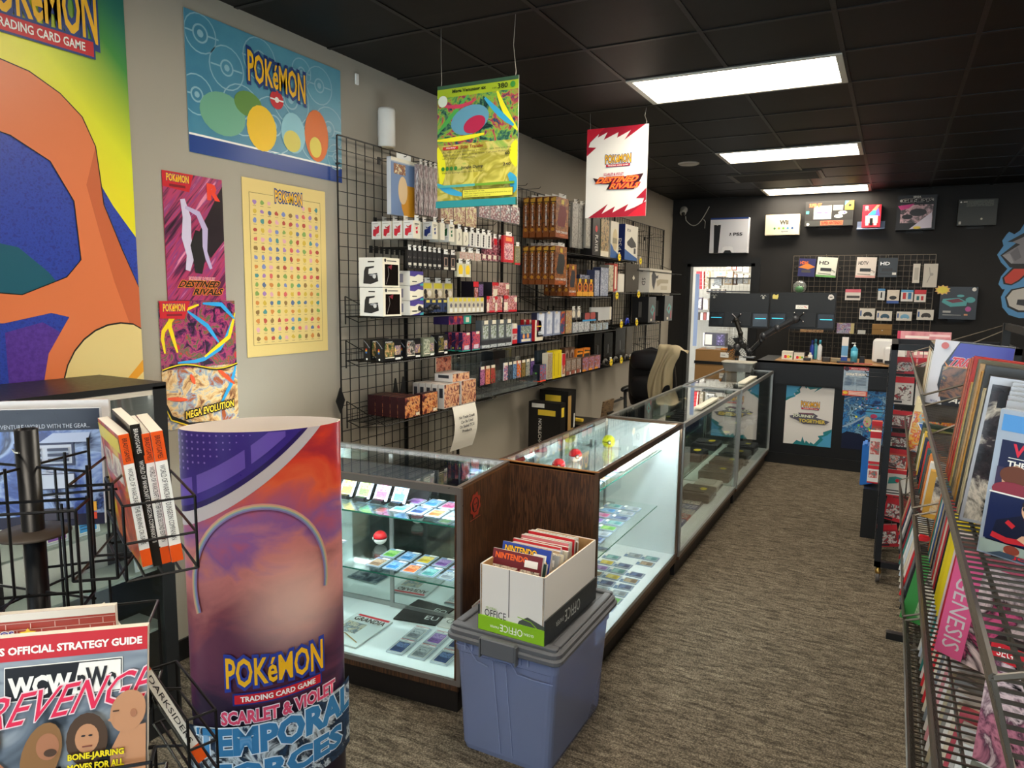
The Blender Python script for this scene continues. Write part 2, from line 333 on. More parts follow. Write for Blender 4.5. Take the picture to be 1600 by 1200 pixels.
def jag(corner,col,seed,n=6,du=.42,dv=.30):
    """jagged flame shapes printed in a corner"""
    r=random.Random(seed); P=[]; s=1 if 'l' in corner else -1; t=-1 if 't' in corner else 1
    cu=0 if s==1 else 1; cv=1 if t==-1 else 0
    P.append((cu,cv)); P.append((cu+s*du,cv))
    for i in range(n):
        a=(i+1)/n; P.append((cu+s*du*(1-a)*1.0+s*.0,cv+t*dv*a*.75)); 
        if i<n-1: P.append((cu+s*(du*(1-a)+.10),cv+t*(dv*a+.055)))
    P.append((cu,cv+t*dv)); return ('p',P,col)
def sheet(name,y0,y1,z0,z1,x,rz,base,items,label,cat='poster',thick=.002,group=None,axis='x',pl=None):
    w,h=y1-y0,z1-z0; b=card(w,thick,h,base,front=items)
    loc=(x,(y0+y1)/2,z0) if axis=='x' else ((y0+y1)/2,x,z0)
    return tag(b.obj(name,None,loc,(0,0,rz)),label,cat,group)
PX=LX+.004; R90=PI/2
# big banner: yellow-green ground with flat orange and blue shapes
w,h=1.0,1.62; OR=mat('#e07a4a',.35); OR2=mat('#c9653c',.35); ink=mat('#1b1614',.4)
blu=artm(('#22368e','#2b46ab','#24308a'),40,.35,.2); pur=artm(('#4b2a86','#5d3a9c'),40,.35,.2)
ban=[('r',0,.0,1,1,gradm(('#e8dc1e','#dfe020','#a8bf2c','#3d8f3a','#1d6f5a','#0e5c60'),vec=(.75,0,.66),lo=.75,hi=1.36)),
 ('p',[(0,0),(0,.64),(.3,.60),(.5,.56),(.72,.55),(.86,.46),(1,.39),(1,0)],blu),('p',[(.2,0),(.2,.17),(.4,.19),(.52,.16),(.5,.0)],pur),
 ('p',[(.0,.26),(.0,.37),(.3,.35),(.45,.30),(.55,.25),(.3,.22)],mat('#1b5a6c',.35)),
 ('p',[(0,.72),(.2,.735),(.42,.72),(.58,.69),(.7,.65),(.77,.59),(.785,.53),(.8,.46),(.9,.36),(1,.27),(1,0),(.35,0),(.42,.12),(.55,.20),(.45,.21),(.2,.19),(0,.19),(0,.26),(.3,.25),(.55,.29),(.64,.33),(.62,.46),(.5,.54),(.3,.58),(0,.60)],OR),
 ('p',[(.77,.59),(.70,.50),(.76,.4),(.84,.28),(.95,.15),(1,.14),(1,.27),(.9,.36),(.8,.46)],OR2),
 ('l',[(0,.72),(.2,.735),(.42,.72),(.58,.69),(.7,.65),(.77,.59),(.785,.53),(.8,.46),(.9,.36),(1,.27)],.006,ink),('l',[(0,.60),(.3,.58),(.5,.54),(.62,.46),(.64,.33),(.55,.29),(.3,.25),(0,.26)],.006,ink),
 ('p',[(.48+.52*(1-math.cos(PI*i/14))/1.36,.02+.165*math.sin(PI*i/14)) for i in range(13)]+[(1,.0),(.48,.0)],ink),
 ('p',[(.487+.513*(1-math.cos(PI*i/14))/1.36,.02+.161*math.sin(PI*i/14)) for i in range(13)]+[(1,.0),(.487,.0)],mat('#e7cf8b',.35)),
 ('p',[(.88,.02),(1,.06),(1,.09),(.82,.02)],mat('#e8a020',.4))]+[('t','POKéMON',.2,.828,.82,.93,YEL,DBL,{'logo':1,'bold':.02,'ow':.09}),('r',.18,.783,.80,.825,DBL),('r',.19,.788,.79,.82,RED),('t','TRADING CARD GAME',.25,.795,.74,.814,TW,None,{'bold':.02})]
y1=1.93; sheet('wall_banner',y1-.66,y1,1.27,2.98,PX,R90,mat('#d9d23a',.4),ban,'huge yellow and green hanging banner with flat orange and blue shapes','banner')
# wide blue banner with rings
LB=mat('#8fb9c6',.4); blob=lambda c:mat(c,.4)
it=[('r',0,0,1,1,gradm(('#3c7f9c','#5fa0b4','#3a7c99'),vec=(.6,0,.8),lo=0,hi=1.3,noise=.5)),('r',0,0,1,.13,mat('#1f3f86',.3)),('r',0,.125,1,.14,TW)]
rr=random.Random(3); it.append(('hold',1))
for (u,v,s) in ((.08,.86,.11),(.22,.68,.10),(.05,.42,.09),(.42,.83,.12),(.62,.6,.13),(.83,.8,.1),(.9,.45,.12),(.78,.3,.1),(.5,.35,.14),(.95,.22,.07),(.3,.4,.12),(.7,.9,.07)):
    it+=[('o',u,min(v,.86),min(s,(1-min(v,.86))*.62),.006,LB),('o',u,min(v,.86),s*.38,.008,LB),('d',u,min(v,.86),s*.15,LB),('r',max(0,u-s*.9),min(v,.86)-.006,u-s*.36,min(v,.86)+.006,LB),('r',u+s*.36,min(v,.86)-.006,min(1,u+s*.9),min(v,.86)+.006,LB)]
it.append(('hold',0))
it+=[('d',.19,.33,.13,blob('#6fa98c'),.75),('d',.34,.46,.085,blob('#5f8a3e'),.7),('d',.42,.30,.095,blob('#f0c01c'),1.15),('d',.63,.33,.085,blob('#8fc4cf'),1.2),('d',.62,.26,.06,blob('#d9c95a'),.9),('d',.80,.36,.09,blob('#dd6a1d'),1.5),('d',.79,.26,.045,blob('#e6cf4e'),1.2),
 ('d',.52,.56,.045,RED),('r',.475,.555,.565,.567,TW),('d',.52,.56,.014,TW)]+[('t','POKéMON',.34,.66,.72,.86,YEL,DBL,{'logo':1,'bold':.02,'ow':.09,'skew':-.1})]
sheet('wall_banner',2.21,3.21,2.335,2.945,PX,R90,LB,it,'wide light blue vinyl banner with ring pattern, navy bottom band and yellow logo','banner')
# pink and black streaked poster
st=artm(('#2a1426','#5a2346','#b23a62','#8c3a72','#e08aa4'),7,.3,.3,stretch=(.35,1,4.5),rot=(0,-.85,0),const=False)
it=[('r',0,0,1,1,st),('p',[(.5,.5),(1,.95),(1,.5),(.75,.35)],mat('#241820',.35)),('p',[(0,1),(.5,1),(.42,.86),(0,.88)],RED),('t','POKéMON',.06,.925,.42,.985,YEL,DBL,{'bold':.03,'ow':.05}),('r',.1,.885,.36,.905,mat('#7d1420',.5)),
 ('t','R',.72,.82,.95,.955,mat('#e8402a',.4),None,{'bold':.06}),('l',[(.30,.80),(.36,.66),(.34,.5),(.40,.36),(.34,.24)],.16,mat('#cbbfd6',.4),1),('l',[(.34,.74),(.55,.70),(.66,.58),(.64,.4),(.74,.26)],.10,mat('#b8a8cc',.4),1),('l',[(.55,.56),(.50,.44),(.54,.34),(.52,.22)],.22,mat('#1c1518',.5),1),
 ('t','SCARLET & VIOLET',.35,.165,.8,.19,mat('#d8406a',.4),TW,{'bold':.03}),('t','DESTINED',.16,.105,.84,.16,mat('#1a1010',.4),mat('#e8842a',.4),{'bold':.03,'ow':.06,'slant':1}),('t','RIVALS',.4,.045,.9,.098,mat('#1a1010',.4),mat('#e8842a',.4),{'bold':.03,'ow':.06,'slant':1})]
sheet('wall_poster',2.066,2.378,1.674,2.234,PX,R90,RED,it,'tall pink and black streaked poster reading destined rivals, beside the yellow chart')
# mega evolution poster
p1=artm(('#1d1a28','#5b1f55','#b53a6a','#2d6a3a','#c82a3c'),12,.3,2); p2=artm(('#7a4a2a','#c99a62','#e6c890','#8aa0b4','#a8562a'),9,.3,1.5)
it=[('r',0,.47,1,1,p1),('r',0,0,1,.47,p2)]
cy,ye,orr=mat('#2f9fd8',.35),mat('#f0d21c',.35),mat('#e8562a',.35)
for pts,c in (([(.05,.6),(.02,.75),(.2,.9),(.5,.97)],ye),([(.2,.52),(.5,.52),(.8,.62),(.97,.85)],cy),([(.35,.92),(.6,.8),(.75,.66)],cy),([(.55,.55),(.9,.7),(1,.9)],ye),([(.15,.97),(.12,.8),(.2,.6)],ye),([(.72,.12),(.9,.3),(.98,.45)],cy),([(.05,.25),(.3,.22)],orr),([(.7,.45),(.95,.3)],orr),([(.35,.42),(.4,.34)],orr),([(.55,.98),(.8,.97),(.98,.85)],cy)):
    it.append(('l',[(pts[int(i*(len(pts)-1)/8)][0]+(pts[min(len(pts)-1,int(i*(len(pts)-1)/8)+1)][0]-pts[int(i*(len(pts)-1)/8)][0])*((i*(len(pts)-1)/8)%1),pts[int(i*(len(pts)-1)/8)][1]+(pts[min(len(pts)-1,int(i*(len(pts)-1)/8)+1)][1]-pts[int(i*(len(pts)-1)/8)][1])*((i*(len(pts)-1)/8)%1)) for i in range(9)],.05,c,1))
it+=[('l',[(i/10,.47+.03*math.sin(i/10*6.3)) for i in range(11)],.03,mat('#15110c',.4)),('l',[(i/10,.475+.03*math.sin(i/10*6.3)) for i in range(11)],.012,ye),('l',[(0,.22),(.08,.1),(.3,.02),(.6,.0)],.05,mat('#15110c',.4)),('l',[(0,.20),(.08,.08),(.3,.012)],.015,ye),
 ('p',[(0,1),(.38,1),(.3,.86),(0,.87)],RED),('t','POKéMON',.04,.92,.31,.98,YEL,DBL,{'bold':.03,'ow':.05}),('r',.08,.885,.27,.9,mat('#7d1420',.5)),
 ('t','MEGA EVOLUTION',.26,.07,.92,.13,mat('#f0c83a',.4),mat('#10100f',.4),{'bold':.03,'ow':.12,'skew':.06})]
sheet('wall_poster',2.018,2.426,1.095,1.672,PX,R90,p2,it,'colourful poster with blue and yellow streaks reading mega evolution, below the pink one')
# cream chart
cr=mat('#dcc27c',.55); it=[('r',0,0,1,1,cr),('r',.07,.065,.93,.925,mat('#5a4a2c',.6)),('r',.074,.067,.926,.923,cr),('r',.34,.9,.70,.95,cr)]
r5=random.Random(11); cols=['#4f8a86','#c9803c','#7a86b8','#d0605a','#8a6a3c','#c9a83c','#7f9c50','#a07ab0','#b04a3c','#5a6a8c','#d8a0a8']
it.append(('hold',1))
for r_ in range(16):
    for c_ in range(10):
        if r_==0 and 3<=c_<=6: continue
        u=.125+c_*.083; v=.875-r_*.0515; cc=mat(r5.choice(cols),.6)
        P=[(u+(.016+.012*r5.random())*math.cos(a*PI/4),v+(.009+.009*r5.random())*math.sin(a*PI/4)) for a in range(8)]; it.append(('p',P,cc)); it.append(('r',u-.018,v-.0225,u+.018,v-.0205,mat('#6a5a3c',.6)))
it.append(('t','POKéMON',.36,.895,.69,.955,YEL,DBL,{'logo':1,'bold':.02,'ow':.09}))
sheet('wall_poster',2.495,3.068,1.389,2.268,PX,R90,cr,it,'cream wall chart with rows of tiny coloured figures under a yellow logo')
# wall gadgets
c=on(0,LX,556,124); tag(MB().rb(-.014,.014,-.006,.006,-.03,.03,WHT,.004).obj('wall_sensor',None,(LX+.007,c[1],c[2]),(0,0,R90)),'tiny white sensor on the grey wall beside the blue banner','sensor')
b=MB(); b.lathe([(.05,-.11),(.052,-.1),(.052,.1),(.048,.115),(0,.117)],mat('#e4e1da',.4),n=24).lathe([(.038,-.118),(.05,-.11)],mat('#b9a98a',.4),n=24).bx(-.052,-.045,-.02,.02,-.05,.05,WHT)
tag(b.obj('wall_speaker',None,(LX+.053,3.56,2.70)),'white cylinder speaker mounted on the grey wall above the grid panels','speaker')
# hanging signs
def hangsign(px,name,yp,items,label,base,x0,x1,z0,z1,wires):
    r=emp('hanging_sign',((x0+x1)/2,yp,z0),0,label,'hanging sign'); w,h=x1-x0,z1-z0
    o=card(w,.004,h,base,front=items).obj('sign_board',r)
    for wx,top in wires:
        b=MB(); b.path([(wx,0,h-.01),(wx+.004,0,h+.02),(wx+top,0,(h+HC-z0)/2),(wx+top*.2,0,HC-z0)],.0016,mat('#8a867c',.4,.6),5); b.path([(wx-.006,0,h+.01),(wx,0,h-.012),(wx+.006,0,h+.01)],.0016,CHR,4); b.obj('wire',r)
a=on(1,3.14,684,135); b_=on(1,3.14,811,118); c_=on(1,3.14,684,326)
gx0,gx1,gz1,gz0=a[0],b_[0],(a[2]+b_[2])/2,c_[2]
it=[('r',0,0,1,1,mat('#3a5a44',.3)),('r',.0,.9,1,.97,mat('#9fb52c',.3)),('r',0,.515,1,.9,artm(('#1d3432','#3a6a58','#7fae3a','#b03a50','#234a5c'),9,.25,2)),('r',0,.06,1,.515,artm(('#b8aa3c','#d4c860','#a0983a','#cdbf6a','#8fae50'),6,.25,1.5,const=False))]
for pts,c,wd in (([(0,.62),(.2,.75),(.4,.9)],'#4aa04a',.05),([(.75,.9),(.85,.7),(1,.58)],'#e6e02c',.06),([(.6,.86),(.8,.7),(.95,.62)],'#3aa0c8',.06),([(.0,.56),(.3,.55),(.6,.58)],'#e6e02c',.05),([(.02,.85),(.3,.78),(.5,.86)],'#c8405a',.04),([(.0,.5),(.1,.35),(.05,.2)],'#e6e02c',.1),([(1,.5),(.92,.42),(1,.3)],'#e6e02c',.12),([(.9,.25),(1,.18),(.95,.1)],'#3aa0c8',.1),([(0,.2),(.15,.13),(.35,.1)],'#3aa0c8',.07)):
    q=[(pts[0][0]*(1-t)**2+2*pts[1][0]*t*(1-t)+pts[2][0]*t*t,pts[0][1]*(1-t)**2+2*pts[1][1]*t*(1-t)+pts[2][1]*t*t) for t in [i/8 for i in range(9)]]; it.append(('l',q,wd,mat(c,.3),1))
it+=[('d',.42,.70,.24,mat('#5f95ac',.3),.62,.2),('d',.48,.66,.14,mat('#b02a4c',.3),.6,.3),
 ('t','Mega Venusaur ex',.2,.92,.62,.955,mat('#1c2a14',.4),None,{'bold':.03}),('t','380',.76,.915,.88,.955,mat('#1c2a14',.4),None,{'bold':.02}),('t','HP',.70,.918,.75,.93,TXT),('d',.94,.935,.03,mat('#3c8a3a',.4)),('d',.08,.87,.06,mat('#cfd8c8',.4)),
 ('r',.08,.475,.28,.5,mat('#c8302c',.4)),('t','Ability',.12,.479,.25,.496,TW,None,{'bold':.02}),('t','Solar Transfer',.31,.475,.60,.502,mat('#8a2418',.4),None,{'bold':.02}),
 ('t','As often as you like during your turn, you may use this',.08,.445,.93,.462,TXT),('t','Ability. Move a Basic Energy from 1 of your Pokémon',.08,.418,.93,.435,TXT),('t','to another of your Pokémon.',.08,.392,.5,.409,TXT),('t','60',.86,.395,.92,.42,TXT,None,{'bold':.02}),
 ('t','Jungle Dump',.32,.305,.6,.335,TXT,None,{'bold':.02}),('t','240',.84,.31,.93,.335,TXT,None,{'bold':.02}),('t','Heal 30 damage from this Pokémon.',.08,.275,.62,.292,TXT)]
for i in range(4): it.append(('d',.09+i*.055,.32,.022,mat('#2f7a34',.4)))
it+=[('r',.02,.165,.5,.185,mat('#4fa8a0',.4)),('r',.5,.165,.98,.185,mat('#6a9a2c',.4)),('r',.34,.07,.97,.14,mat('#5a521c',.4)),('r',.35,.075,.96,.135,mat('#d8d24a',.4)),('t','Mega Evolution ex rule',.37,.115,.62,.13,TXT),('t','When your Mega Evolution Pokémon ex is Knocked Out, your',.37,.098,.95,.11,TXT),('t','opponent takes 3 Prize cards.',.37,.08,.7,.092,TXT),('r',0,0,1,.055,mat('#2a8a90',.3))]
def hs(yp,x0,x1,z0,z1,it,label,base):
    hangsign(0,'',yp,it,label,base,x0,x1,z0,z1,((-(x1-x0)/2+.02,0.0),((x1-x0)/2-.02,-.012)))
hs(3.14,gx0,gx1,gz0,gz1,it,'large hanging sign shaped like a green and yellow trading card, number 380 at top',mat('#d8dcd0',.25))
a=on(1,5.05,918,202); b_=on(1,5.05,1014,194); c_=on(1,5.05,914,341); cr1=mat('#a81e34',.35); cr2=mat('#d02438',.35)
it=[('r',0,0,1,1,mat('#ece8e2',.35)),
 ('p',[(0,1),(.95,1),(.62,.85),(.72,.95),(.5,.88),(.52,.94),(.28,.87),(.34,.95),(.18,.9),(.2,.94),(0,.82)],cr1),('p',[(0,1),(.3,1),(.12,.9),(0,.84)],cr2),('p',[(0,.82),(.06,.86),(.03,.8),(.16,.79),(0,.7)],cr1),
 ('p',[(1,0),(.05,0),(.38,.15),(.28,.04),(.5,.12),(.46,.05),(.72,.14),(.66,.06),(.82,.1),(1,.16)],cr1),('p',[(1,0),(.7,0),(.88,.1),(1,.15)],cr2),('p',[(1,.18),(.94,.13),(.97,.2),(.84,.2),(1,.31)],cr1)]+logo(.32,.56,.74,.69)+[('t','SCARLET & VIOLET',.3,.465,.63,.495,mat('#b8305a',.4),None,{'bold':.03}),('p',[(.12,.45),(.3,.42),(.95,.47),(.9,.4),(.8,.3),(.35,.31),(.4,.37),(.18,.38)],mat('#34141c',.4)),('t','DESTINED',.17,.385,.83,.45,mat('#f08a3a',.4),mat('#c8203a',.4),{'bold':.03,'ow':.07,'slant':1}),('t','RIVALS',.4,.315,.86,.375,mat('#f08a3a',.4),mat('#c8203a',.4),{'bold':.03,'ow':.07,'slant':1})]
hs(5.05,a[0],b_[0],c_[2],(a[2]+b_[2])/2,it,'hanging white sign with jagged red corners reading destined rivals',mat('#e8e4de',.4))
#@@PART2
# ================================================================== GRID WALL
def proj(P):
    d=Vector(P)-Vector((0,0,CH)); q=_dx*d.x+_dy*d.y+_dz*d.z; return 800+F*q.x/q.z,600+F*q.y/q.z
GX=-2.79; XF=-2.5
def gridpanel(y0,w,z0,z1,label,x=GX,axis='y',group='black wire grid panels on the left wall',mt=WIRE,step=.0762):
    b=MB(); h=z1-z0; r=.0028; n=max(2,round(w/step)); st=w/n
    for i in range(n+1):
        rr=.005 if i in (0,n) else r; b.tube((-w/2+i*st,0,0),(-w/2+i*st,0,h),rr,mt,4)
    m_=round(h/step)
    for j in range(m_+1): z=j*h/m_; b.tube((-w/2,-.005,z),(w/2,-.005,z),.005 if j in (0,m_) else r,mt,4)
    if axis=='y': b.bx(w/2-.016,w/2+.002,.004,.010,0,h,BLK)
    for z in (.15,h-.15):
        for u in (-w/2+.02,w/2-.02): b.tube((u,0,z),(u,GX-LX-.012 if axis=='y' else .022,z),.006,mt,5)
    loc=(x,y0+w/2,z0) if axis=='y' else (y0+w/2,x,z0)
    return tag(b.obj('gridwall_panel',None,loc,(0,0,R90 if axis=='y' else 0)),label,'grid panel',group)
PW=.64
for i in range(10):
    y0=3.13+i*PW; zb=.0 if i<2 else .95
    gridpanel(y0+.004,PW-.008,zb,2.583,'black wire grid panel on the left wall, '+(ORN[i]+' panel from the seated standee' if i<0 else ('the nearest one, beside the cream chart' if i==0 else ORN[i].replace('second nearest','second')+' panel counting from the cream chart')),group='wire grid panels on the left wall')
def rack_shelf(y0,y1,z,xf,label,group='wire shelves on the grid wall'):
    """black wire shelf: mesh tray, lip, back rail and two side braces"""
    r=emp('wire_shelf',(GX+.006,(y0+y1)/2,z),R90,label,'wire shelf',group); w=y1-y0; D=xf-GX-.006
    b=MB(); n=int(w/.022)
    for i in range(n+1): u=-w/2+i*w/n; b.tube((u,0,-.004),(u,-D,-.004),.0016,WIRE,3)
    for k in range(4): b.tube((-w/2,-D*k/3,-.008),(w/2,-D*k/3,-.008),.004,WIRE,5)
    b.obj('shelf_tray',r)
    b=MB(); b.tube((-w/2,-.004,.06),(w/2,-.004,.06),.003,WIRE,4).tube((-w/2,-.004,.03),(w/2,-.004,.03),.002,WIRE,4)
    for i in range(0,n+1,2): u=-w/2+i*w/n; b.tube((u,-.004,-.004),(u,-.004,.06),.0014,WIRE,3)
    b.obj('back_rail',r)
    for s in (-1,1):
        b=MB(); b.path([(s*w/2,-.003,.11),(s*w/2,-D,-.006)],.003,WIRE,4).path([(s*w/2,-.003,-.004),(s*w/2,-D*.35,-.035),(s*w/2,-D,-.01)],.003,WIRE,4).path([(s*w/2,-.003,.11),(s*w/2,-.003,-.05)],.004,WIRE,4); b.obj('side_brace',r)
    return r
for (y0,y1,z,l) in ((3.17,4.42,1.585,'beneath the white deck cases, near end of the third tier'),(4.46,5.30,1.585,'beneath the red card tins, third tier'),(5.34,6.75,1.70,'beneath the orange playmat boxes'),(6.8,9.4,1.745,'carrying the white console boxes near the corner'),
  (3.17,4.40,1.33,'holding the black and purple deck boxes'),(4.45,5.55,1.335,'holding clear packs and the red box'),(5.6,6.95,1.37,'holding the tall white folders'),(7.0,8.5,1.39,'below the dark laptop and the white boxes'),
  (3.17,4.40,.975,'holding the maroon boxes, above the paper note'),(4.45,5.25,.985,'holding the acrylic pack stand'),(5.3,6.85,1.0,'holding the yellow boxes and toy figures'),(6.9,8.4,1.02,'lowest tier, with game controllers'),
  (5.6,7.55,2.08,'holding the upright blue and white console boxes'),(7.6,9.4,2.0,'nearly empty one close to the corner')):
    rack_shelf(y0,y1,z,XF,'black wire wall shelf '+l)
def WG(name,box,t,design,label,cat,group=None,xf=XF-.01,z0=None,n=1,nx=1,dx=None,names=None,hook=False,zoff=0,body=None,z1=None,parts=None,gap=.94):
    """goods on the left wall. box=(px of near edge, px of far edge, py top, py bottom) of the face turned to the room; n side by side, nx deep"""
    pl,pr,pt,pb=box; y0=on(0,xf,pl,pb)[1]; y1=on(0,xf,pr,pb)[1]; pm=(pl+pr)/2
    Z0=on(0,xf,pm,pb)[2] if z0 is None else z0; Z1=on(0,xf,pm,pt)[2] if z1 is None else z1; Z0+=zoff
    w=(y1-y0)/n*gap; h=max(.02,Z1-Z0); b=card(w,t,h,body or design.get('body',WHT),front=design.get('front',()),left=design.get('left',()),top=design.get('top',()))
    if hook: b.bx(-w*.28,w*.28,-t/2,-t/2+.001,h,h+.03,design.get('tab',WHT))
    me=b.mesh(name); dx=dx or t*1.03; L=[]
    for k in range(nx):
        for i in range(n):
            yc=y0+(i+.5)*(y1-y0)/n
            nm=(names[i] if names else (ORD[i] if n>1 else '')); lab=label+((', '+nm) if nm else '')+((', %s behind the front one'%('one' if k==1 else ORN[k])) if k else '')
            if nx>1 and k: lab=cut(label,9)+((' '+nm) if nm else '')+', '+['','second','third','fourth','fifth','sixth'][k]+' from row front'
            o=inst(name,me,(xf-t/2-k*dx,yc,Z0+.001),(0,0,R90+ (0 if not design.get('jit') else rnd.uniform(-.1,.1))),lab,cat,group or (label if n*nx>1 else None)); L.append(o)
    if hook:
        for i in range(n):
            yc=y0+(i+.5)*(y1-y0)/n; hb=MB(); x1=xf+.02-GX
            hb.path([(0,0,0),(0,-x1*.95,0),(0,-x1,.012)],.0022,BLK,5).bx(-.012,.012,-.004,.004,-.03,.012,BLK)
            inst('peg_hook',hb.mesh('peg_hook'),(GX+.006,yc,Z0+h+.018),(0,0,R90),'black peg hook holding the '+cut(label,7)+((', '+ORD[i]) if n>1 else ''),'hook','peg hooks on the grid wall')
    return L
R_=lambda *a:('r',)+a
full=lambda m:[('r',0.02,.02,.98,.98,m)]
cream=mat('#e5dcc6',.5); purp=mat('#4b3c86',.45); blk2=mat('#1d1c1e',.4)
# red / blue / green boxed holders on the first hook row
def holder(c): 
    m=mat(c,.4)
    return {'body':WHT,'left':[('r',0.02,.01,.98,.99,WHT),('p',[(.30,.75),(.38,.62),(.85,.78),(.80,.35),(.55,.30),(.42,.14),(.15,.2),(.18,.55),(.62,.6)],m),('r',.1,.86,.7,.9,mat('#b9b4aa',.6)),('r',.55,.2,.9,.23,mat('#b9b4aa',.6))],
       'front':[('r',0,0,1,1,cream),('p',[(.35,.62),(.65,.68),(.6,.52),(.38,.5)],m),('p',[(.35,.42),(.62,.46),(.65,.3),(.4,.28)],m),('r',.2,.8,.8,.84,TXT),('r',.2,.74,.6,.77,TXT)]}
WG('controller_holder_box',(645,657,345,373),.068,holder('#d02a3c'),'white box with red holder picture at the near end of the hook row','box',None,xf=-2.48,nx=4,dx=.078,hook=True)
WG('controller_holder_box',(675,684,347,374),.068,holder('#22357a'),'white box with dark blue holder picture, beside the red ones','box',None,xf=-2.48,nx=2,dx=.078,hook=True)
WG('controller_holder_box',(688,695,349,375),.068,{'body':cream},'plain cream hanging box between the blue and green holders','box',xf=-2.48,hook=True)
WG('controller_holder_box',(701,710,351,378),.068,holder('#1f6a3c'),'white box with dark green holder picture','box',xf=-2.48,nx=2,dx=.078,hook=True)
WG('controller_holder_box',(713,722,358,383),.05,{'body':cream,'front':[('l',[(.4,.25),(.6,.5),(.45,.75)],.1,TXT)]},'narrow cream hanging box with a thin black curve','box',xf=-2.48,hook=True)
WG('controller_holder_box',(724,732,363,384),.05,{'body':cream,'front':[('l',[(.4,.25),(.6,.5),(.45,.75)],.1,TXT)]},'narrow cream hanging box, farther one with a black curve','box',xf=-2.48,hook=True)
dots=[('d',.5,.15+.17*i,.12,TXT) for i in range(5)]
WG('sleeve_box',(733,768,365,387),.05,{'body':mat('#dcd8d0',.5),'front':dots,'left':[('r',0,0,1,.12,purp)]},'white box with a column of dots under the hook row','box','dotted white boxes',n=4,xf=-2.48,z0=None,hook=True)
# deck cases
dk=[('r',0,0,1,1,mat('#dedcd6',.45)),('r',.38,.84,.66,.88,TXT),('p',[(.18,.12),(.22,.55),(.28,.68),(.66,.72),(.64,.66),(.42,.62),(.4,.44),(.78,.48),(.82,.2),(.5,.1)],mat('#22242a',.4)),('p',[(.42,.40),(.58,.46),(.8,.42),(.62,.36)],mat('#8e9298',.3)),('d',.66,.36,.07,mat('#cfcfcf',.4))]
dfw=[('r',0,0,1,1,cream),('r',.12,.06,.92,.78,mat('#17110f',.15)),('p',[(.3,.7),(.55,.78),(.5,.6)],mat('#7a2430',.3)),('l',[(.2,.1),(.35,.45),(.3,.7)],.03,mat('#6a6460',.2)),('r',.25,.88,.8,.91,TXT),('d',.14,.91,.06,TXT)]
WG('deck_case_box',(598,628,436,489),.165,{'body':mat('#dedcd6',.45),'left':dk,'front':dfw},'big white deck case box standing on the wire shelf','box','white deck case boxes',xf=-2.49,z0=1.587,z1=1.745)
WG('deck_case_box',(597,625,384,435),.165,{'body':mat('#dedcd6',.45),'left':dk,'front':dfw},'big white deck case box stacked on top of an equal one','box','white deck case boxes',xf=-2.49,z0=1.748,z1=1.91)
pf=[('r',0,0,1,1,cream),('p',[(0,1),(1,1),(1,.72),(.6,.78),(.35,.62),(0,.66)],purp),('p',[(0,0),(.5,.1),(1,.3),(1,0)],purp),('p',[(.75,.1),(1,.2),(1,.02),(.75,0)],mat('#3aa8a8',.4)),('r',.15,.25,.5,.32,TXT)]
for k,(l) in enumerate(('bottom','middle','top')):
    WG('sleeve_pack_box',(640,662,470,489),.12,{'body':WHT,'front':pf,'left':[('r',0,0,1,1,WHT),('r',.3,.2,.6,.8,mat('#8a8aa0',.5))]},'purple and cream sleeve box in stack beside white deck cases, '+l+' one','box','purple and cream sleeve boxes',z0=1.587+k*.087,z1=1.587+k*.087+.085)
cab=[('r',0,0,1,1,blk2),('o',.5,.62,.22,.07,mat('#cfc8ba',.4)),('r',.32,.5,.68,.85,mat('#2c2b2d',.4)),('r',.2,.18,.8,.32,mat('#d8d2c4',.5)),('r',.42,.08,.58,.12,mat('#d8d2c4',.5))]
WG('charging_cable_pack',(636,690,393,421),.014,{'body':blk2,'front':cab,'left':[('r',0,0,1,1,blk2)]},'black hanging cable pack in the row under the red holder boxes','cable pack','black cable packs in a row',n=7,xf=-2.5,hook=True)
WG('charging_cable_pack',(691,713,398,423),.014,{'body':blk2,'front':[('r',0,0,1,1,blk2),('r',.25,.25,.75,.8,mat('#b89a88',.5)),('r',.33,.3,.67,.75,blk2),('r',.2,.05,.8,.2,cream)]},'black cable pack with cream window at far end of row','cable pack','cream window cable packs',n=2,xf=-2.5,hook=True)
yb=[('r',0,0,1,1,mat('#cfc9ae',.4)),('p',[(.25,.2),(.15,.5),(.3,.85),(.65,.9),(.85,.6),(.75,.2),(.5,.12)],mat('#ecc51c',.45)),('r',.3,.0,.8,.2,cream)]
WG('figure_pack',(714,736,412,433),.02,{'body':mat('#cfc9ae',.4),'front':yb},'small hanging pack with a bright yellow shape','pack','yellow shape packs',n=2,xf=-2.5,hook=True)
so=[('r',0,0,1,1,mat('#cdbfa2',.5)),('r',.1,.62,.9,.95,mat('#d9c83c',.5)),('d',.3,.4,.15,TXT),('d',.7,.3,.18,mat('#efe6d8',.5)),('d',.35,.15,.14,mat('#3a2c22',.5))]
WG('keychain_pack',(659,708,442,466),.012,{'body':cream,'front':so},'cream pack with yellow label above the small card packs','pack','cream packs with yellow labels',n=3,xf=-2.6,hook=True)
WG('keychain_pack',(664,700,468,487),.012,{'body':mat('#28365c',.5),'front':[('r',.2,.75,.8,.95,mat('#d9c65c',.5)),('d',.5,.3,.2,blk2)]},'navy pack with cream crest, third tier front','pack','navy packs with cream crest',n=4,xf=-2.53,z0=1.60)
kc=[('r',0,0,1,1,mat('#c9bfa6',.5)),('r',.15,.74,.85,.97,mat('#dfca3c',.5)),('d',.5,.5,.25,mat('#6a6470',.5)),('r',.2,.06,.8,.32,WHT)]
WG('keychain_pack',(701,756,465,489),.012,{'body':cream,'front':kc},'little pack with yellow crest, front of the third tier','pack','little packs with yellow crests',n=8,xf=-2.515,z0=1.59)
b=MB(); r9=random.Random(4)
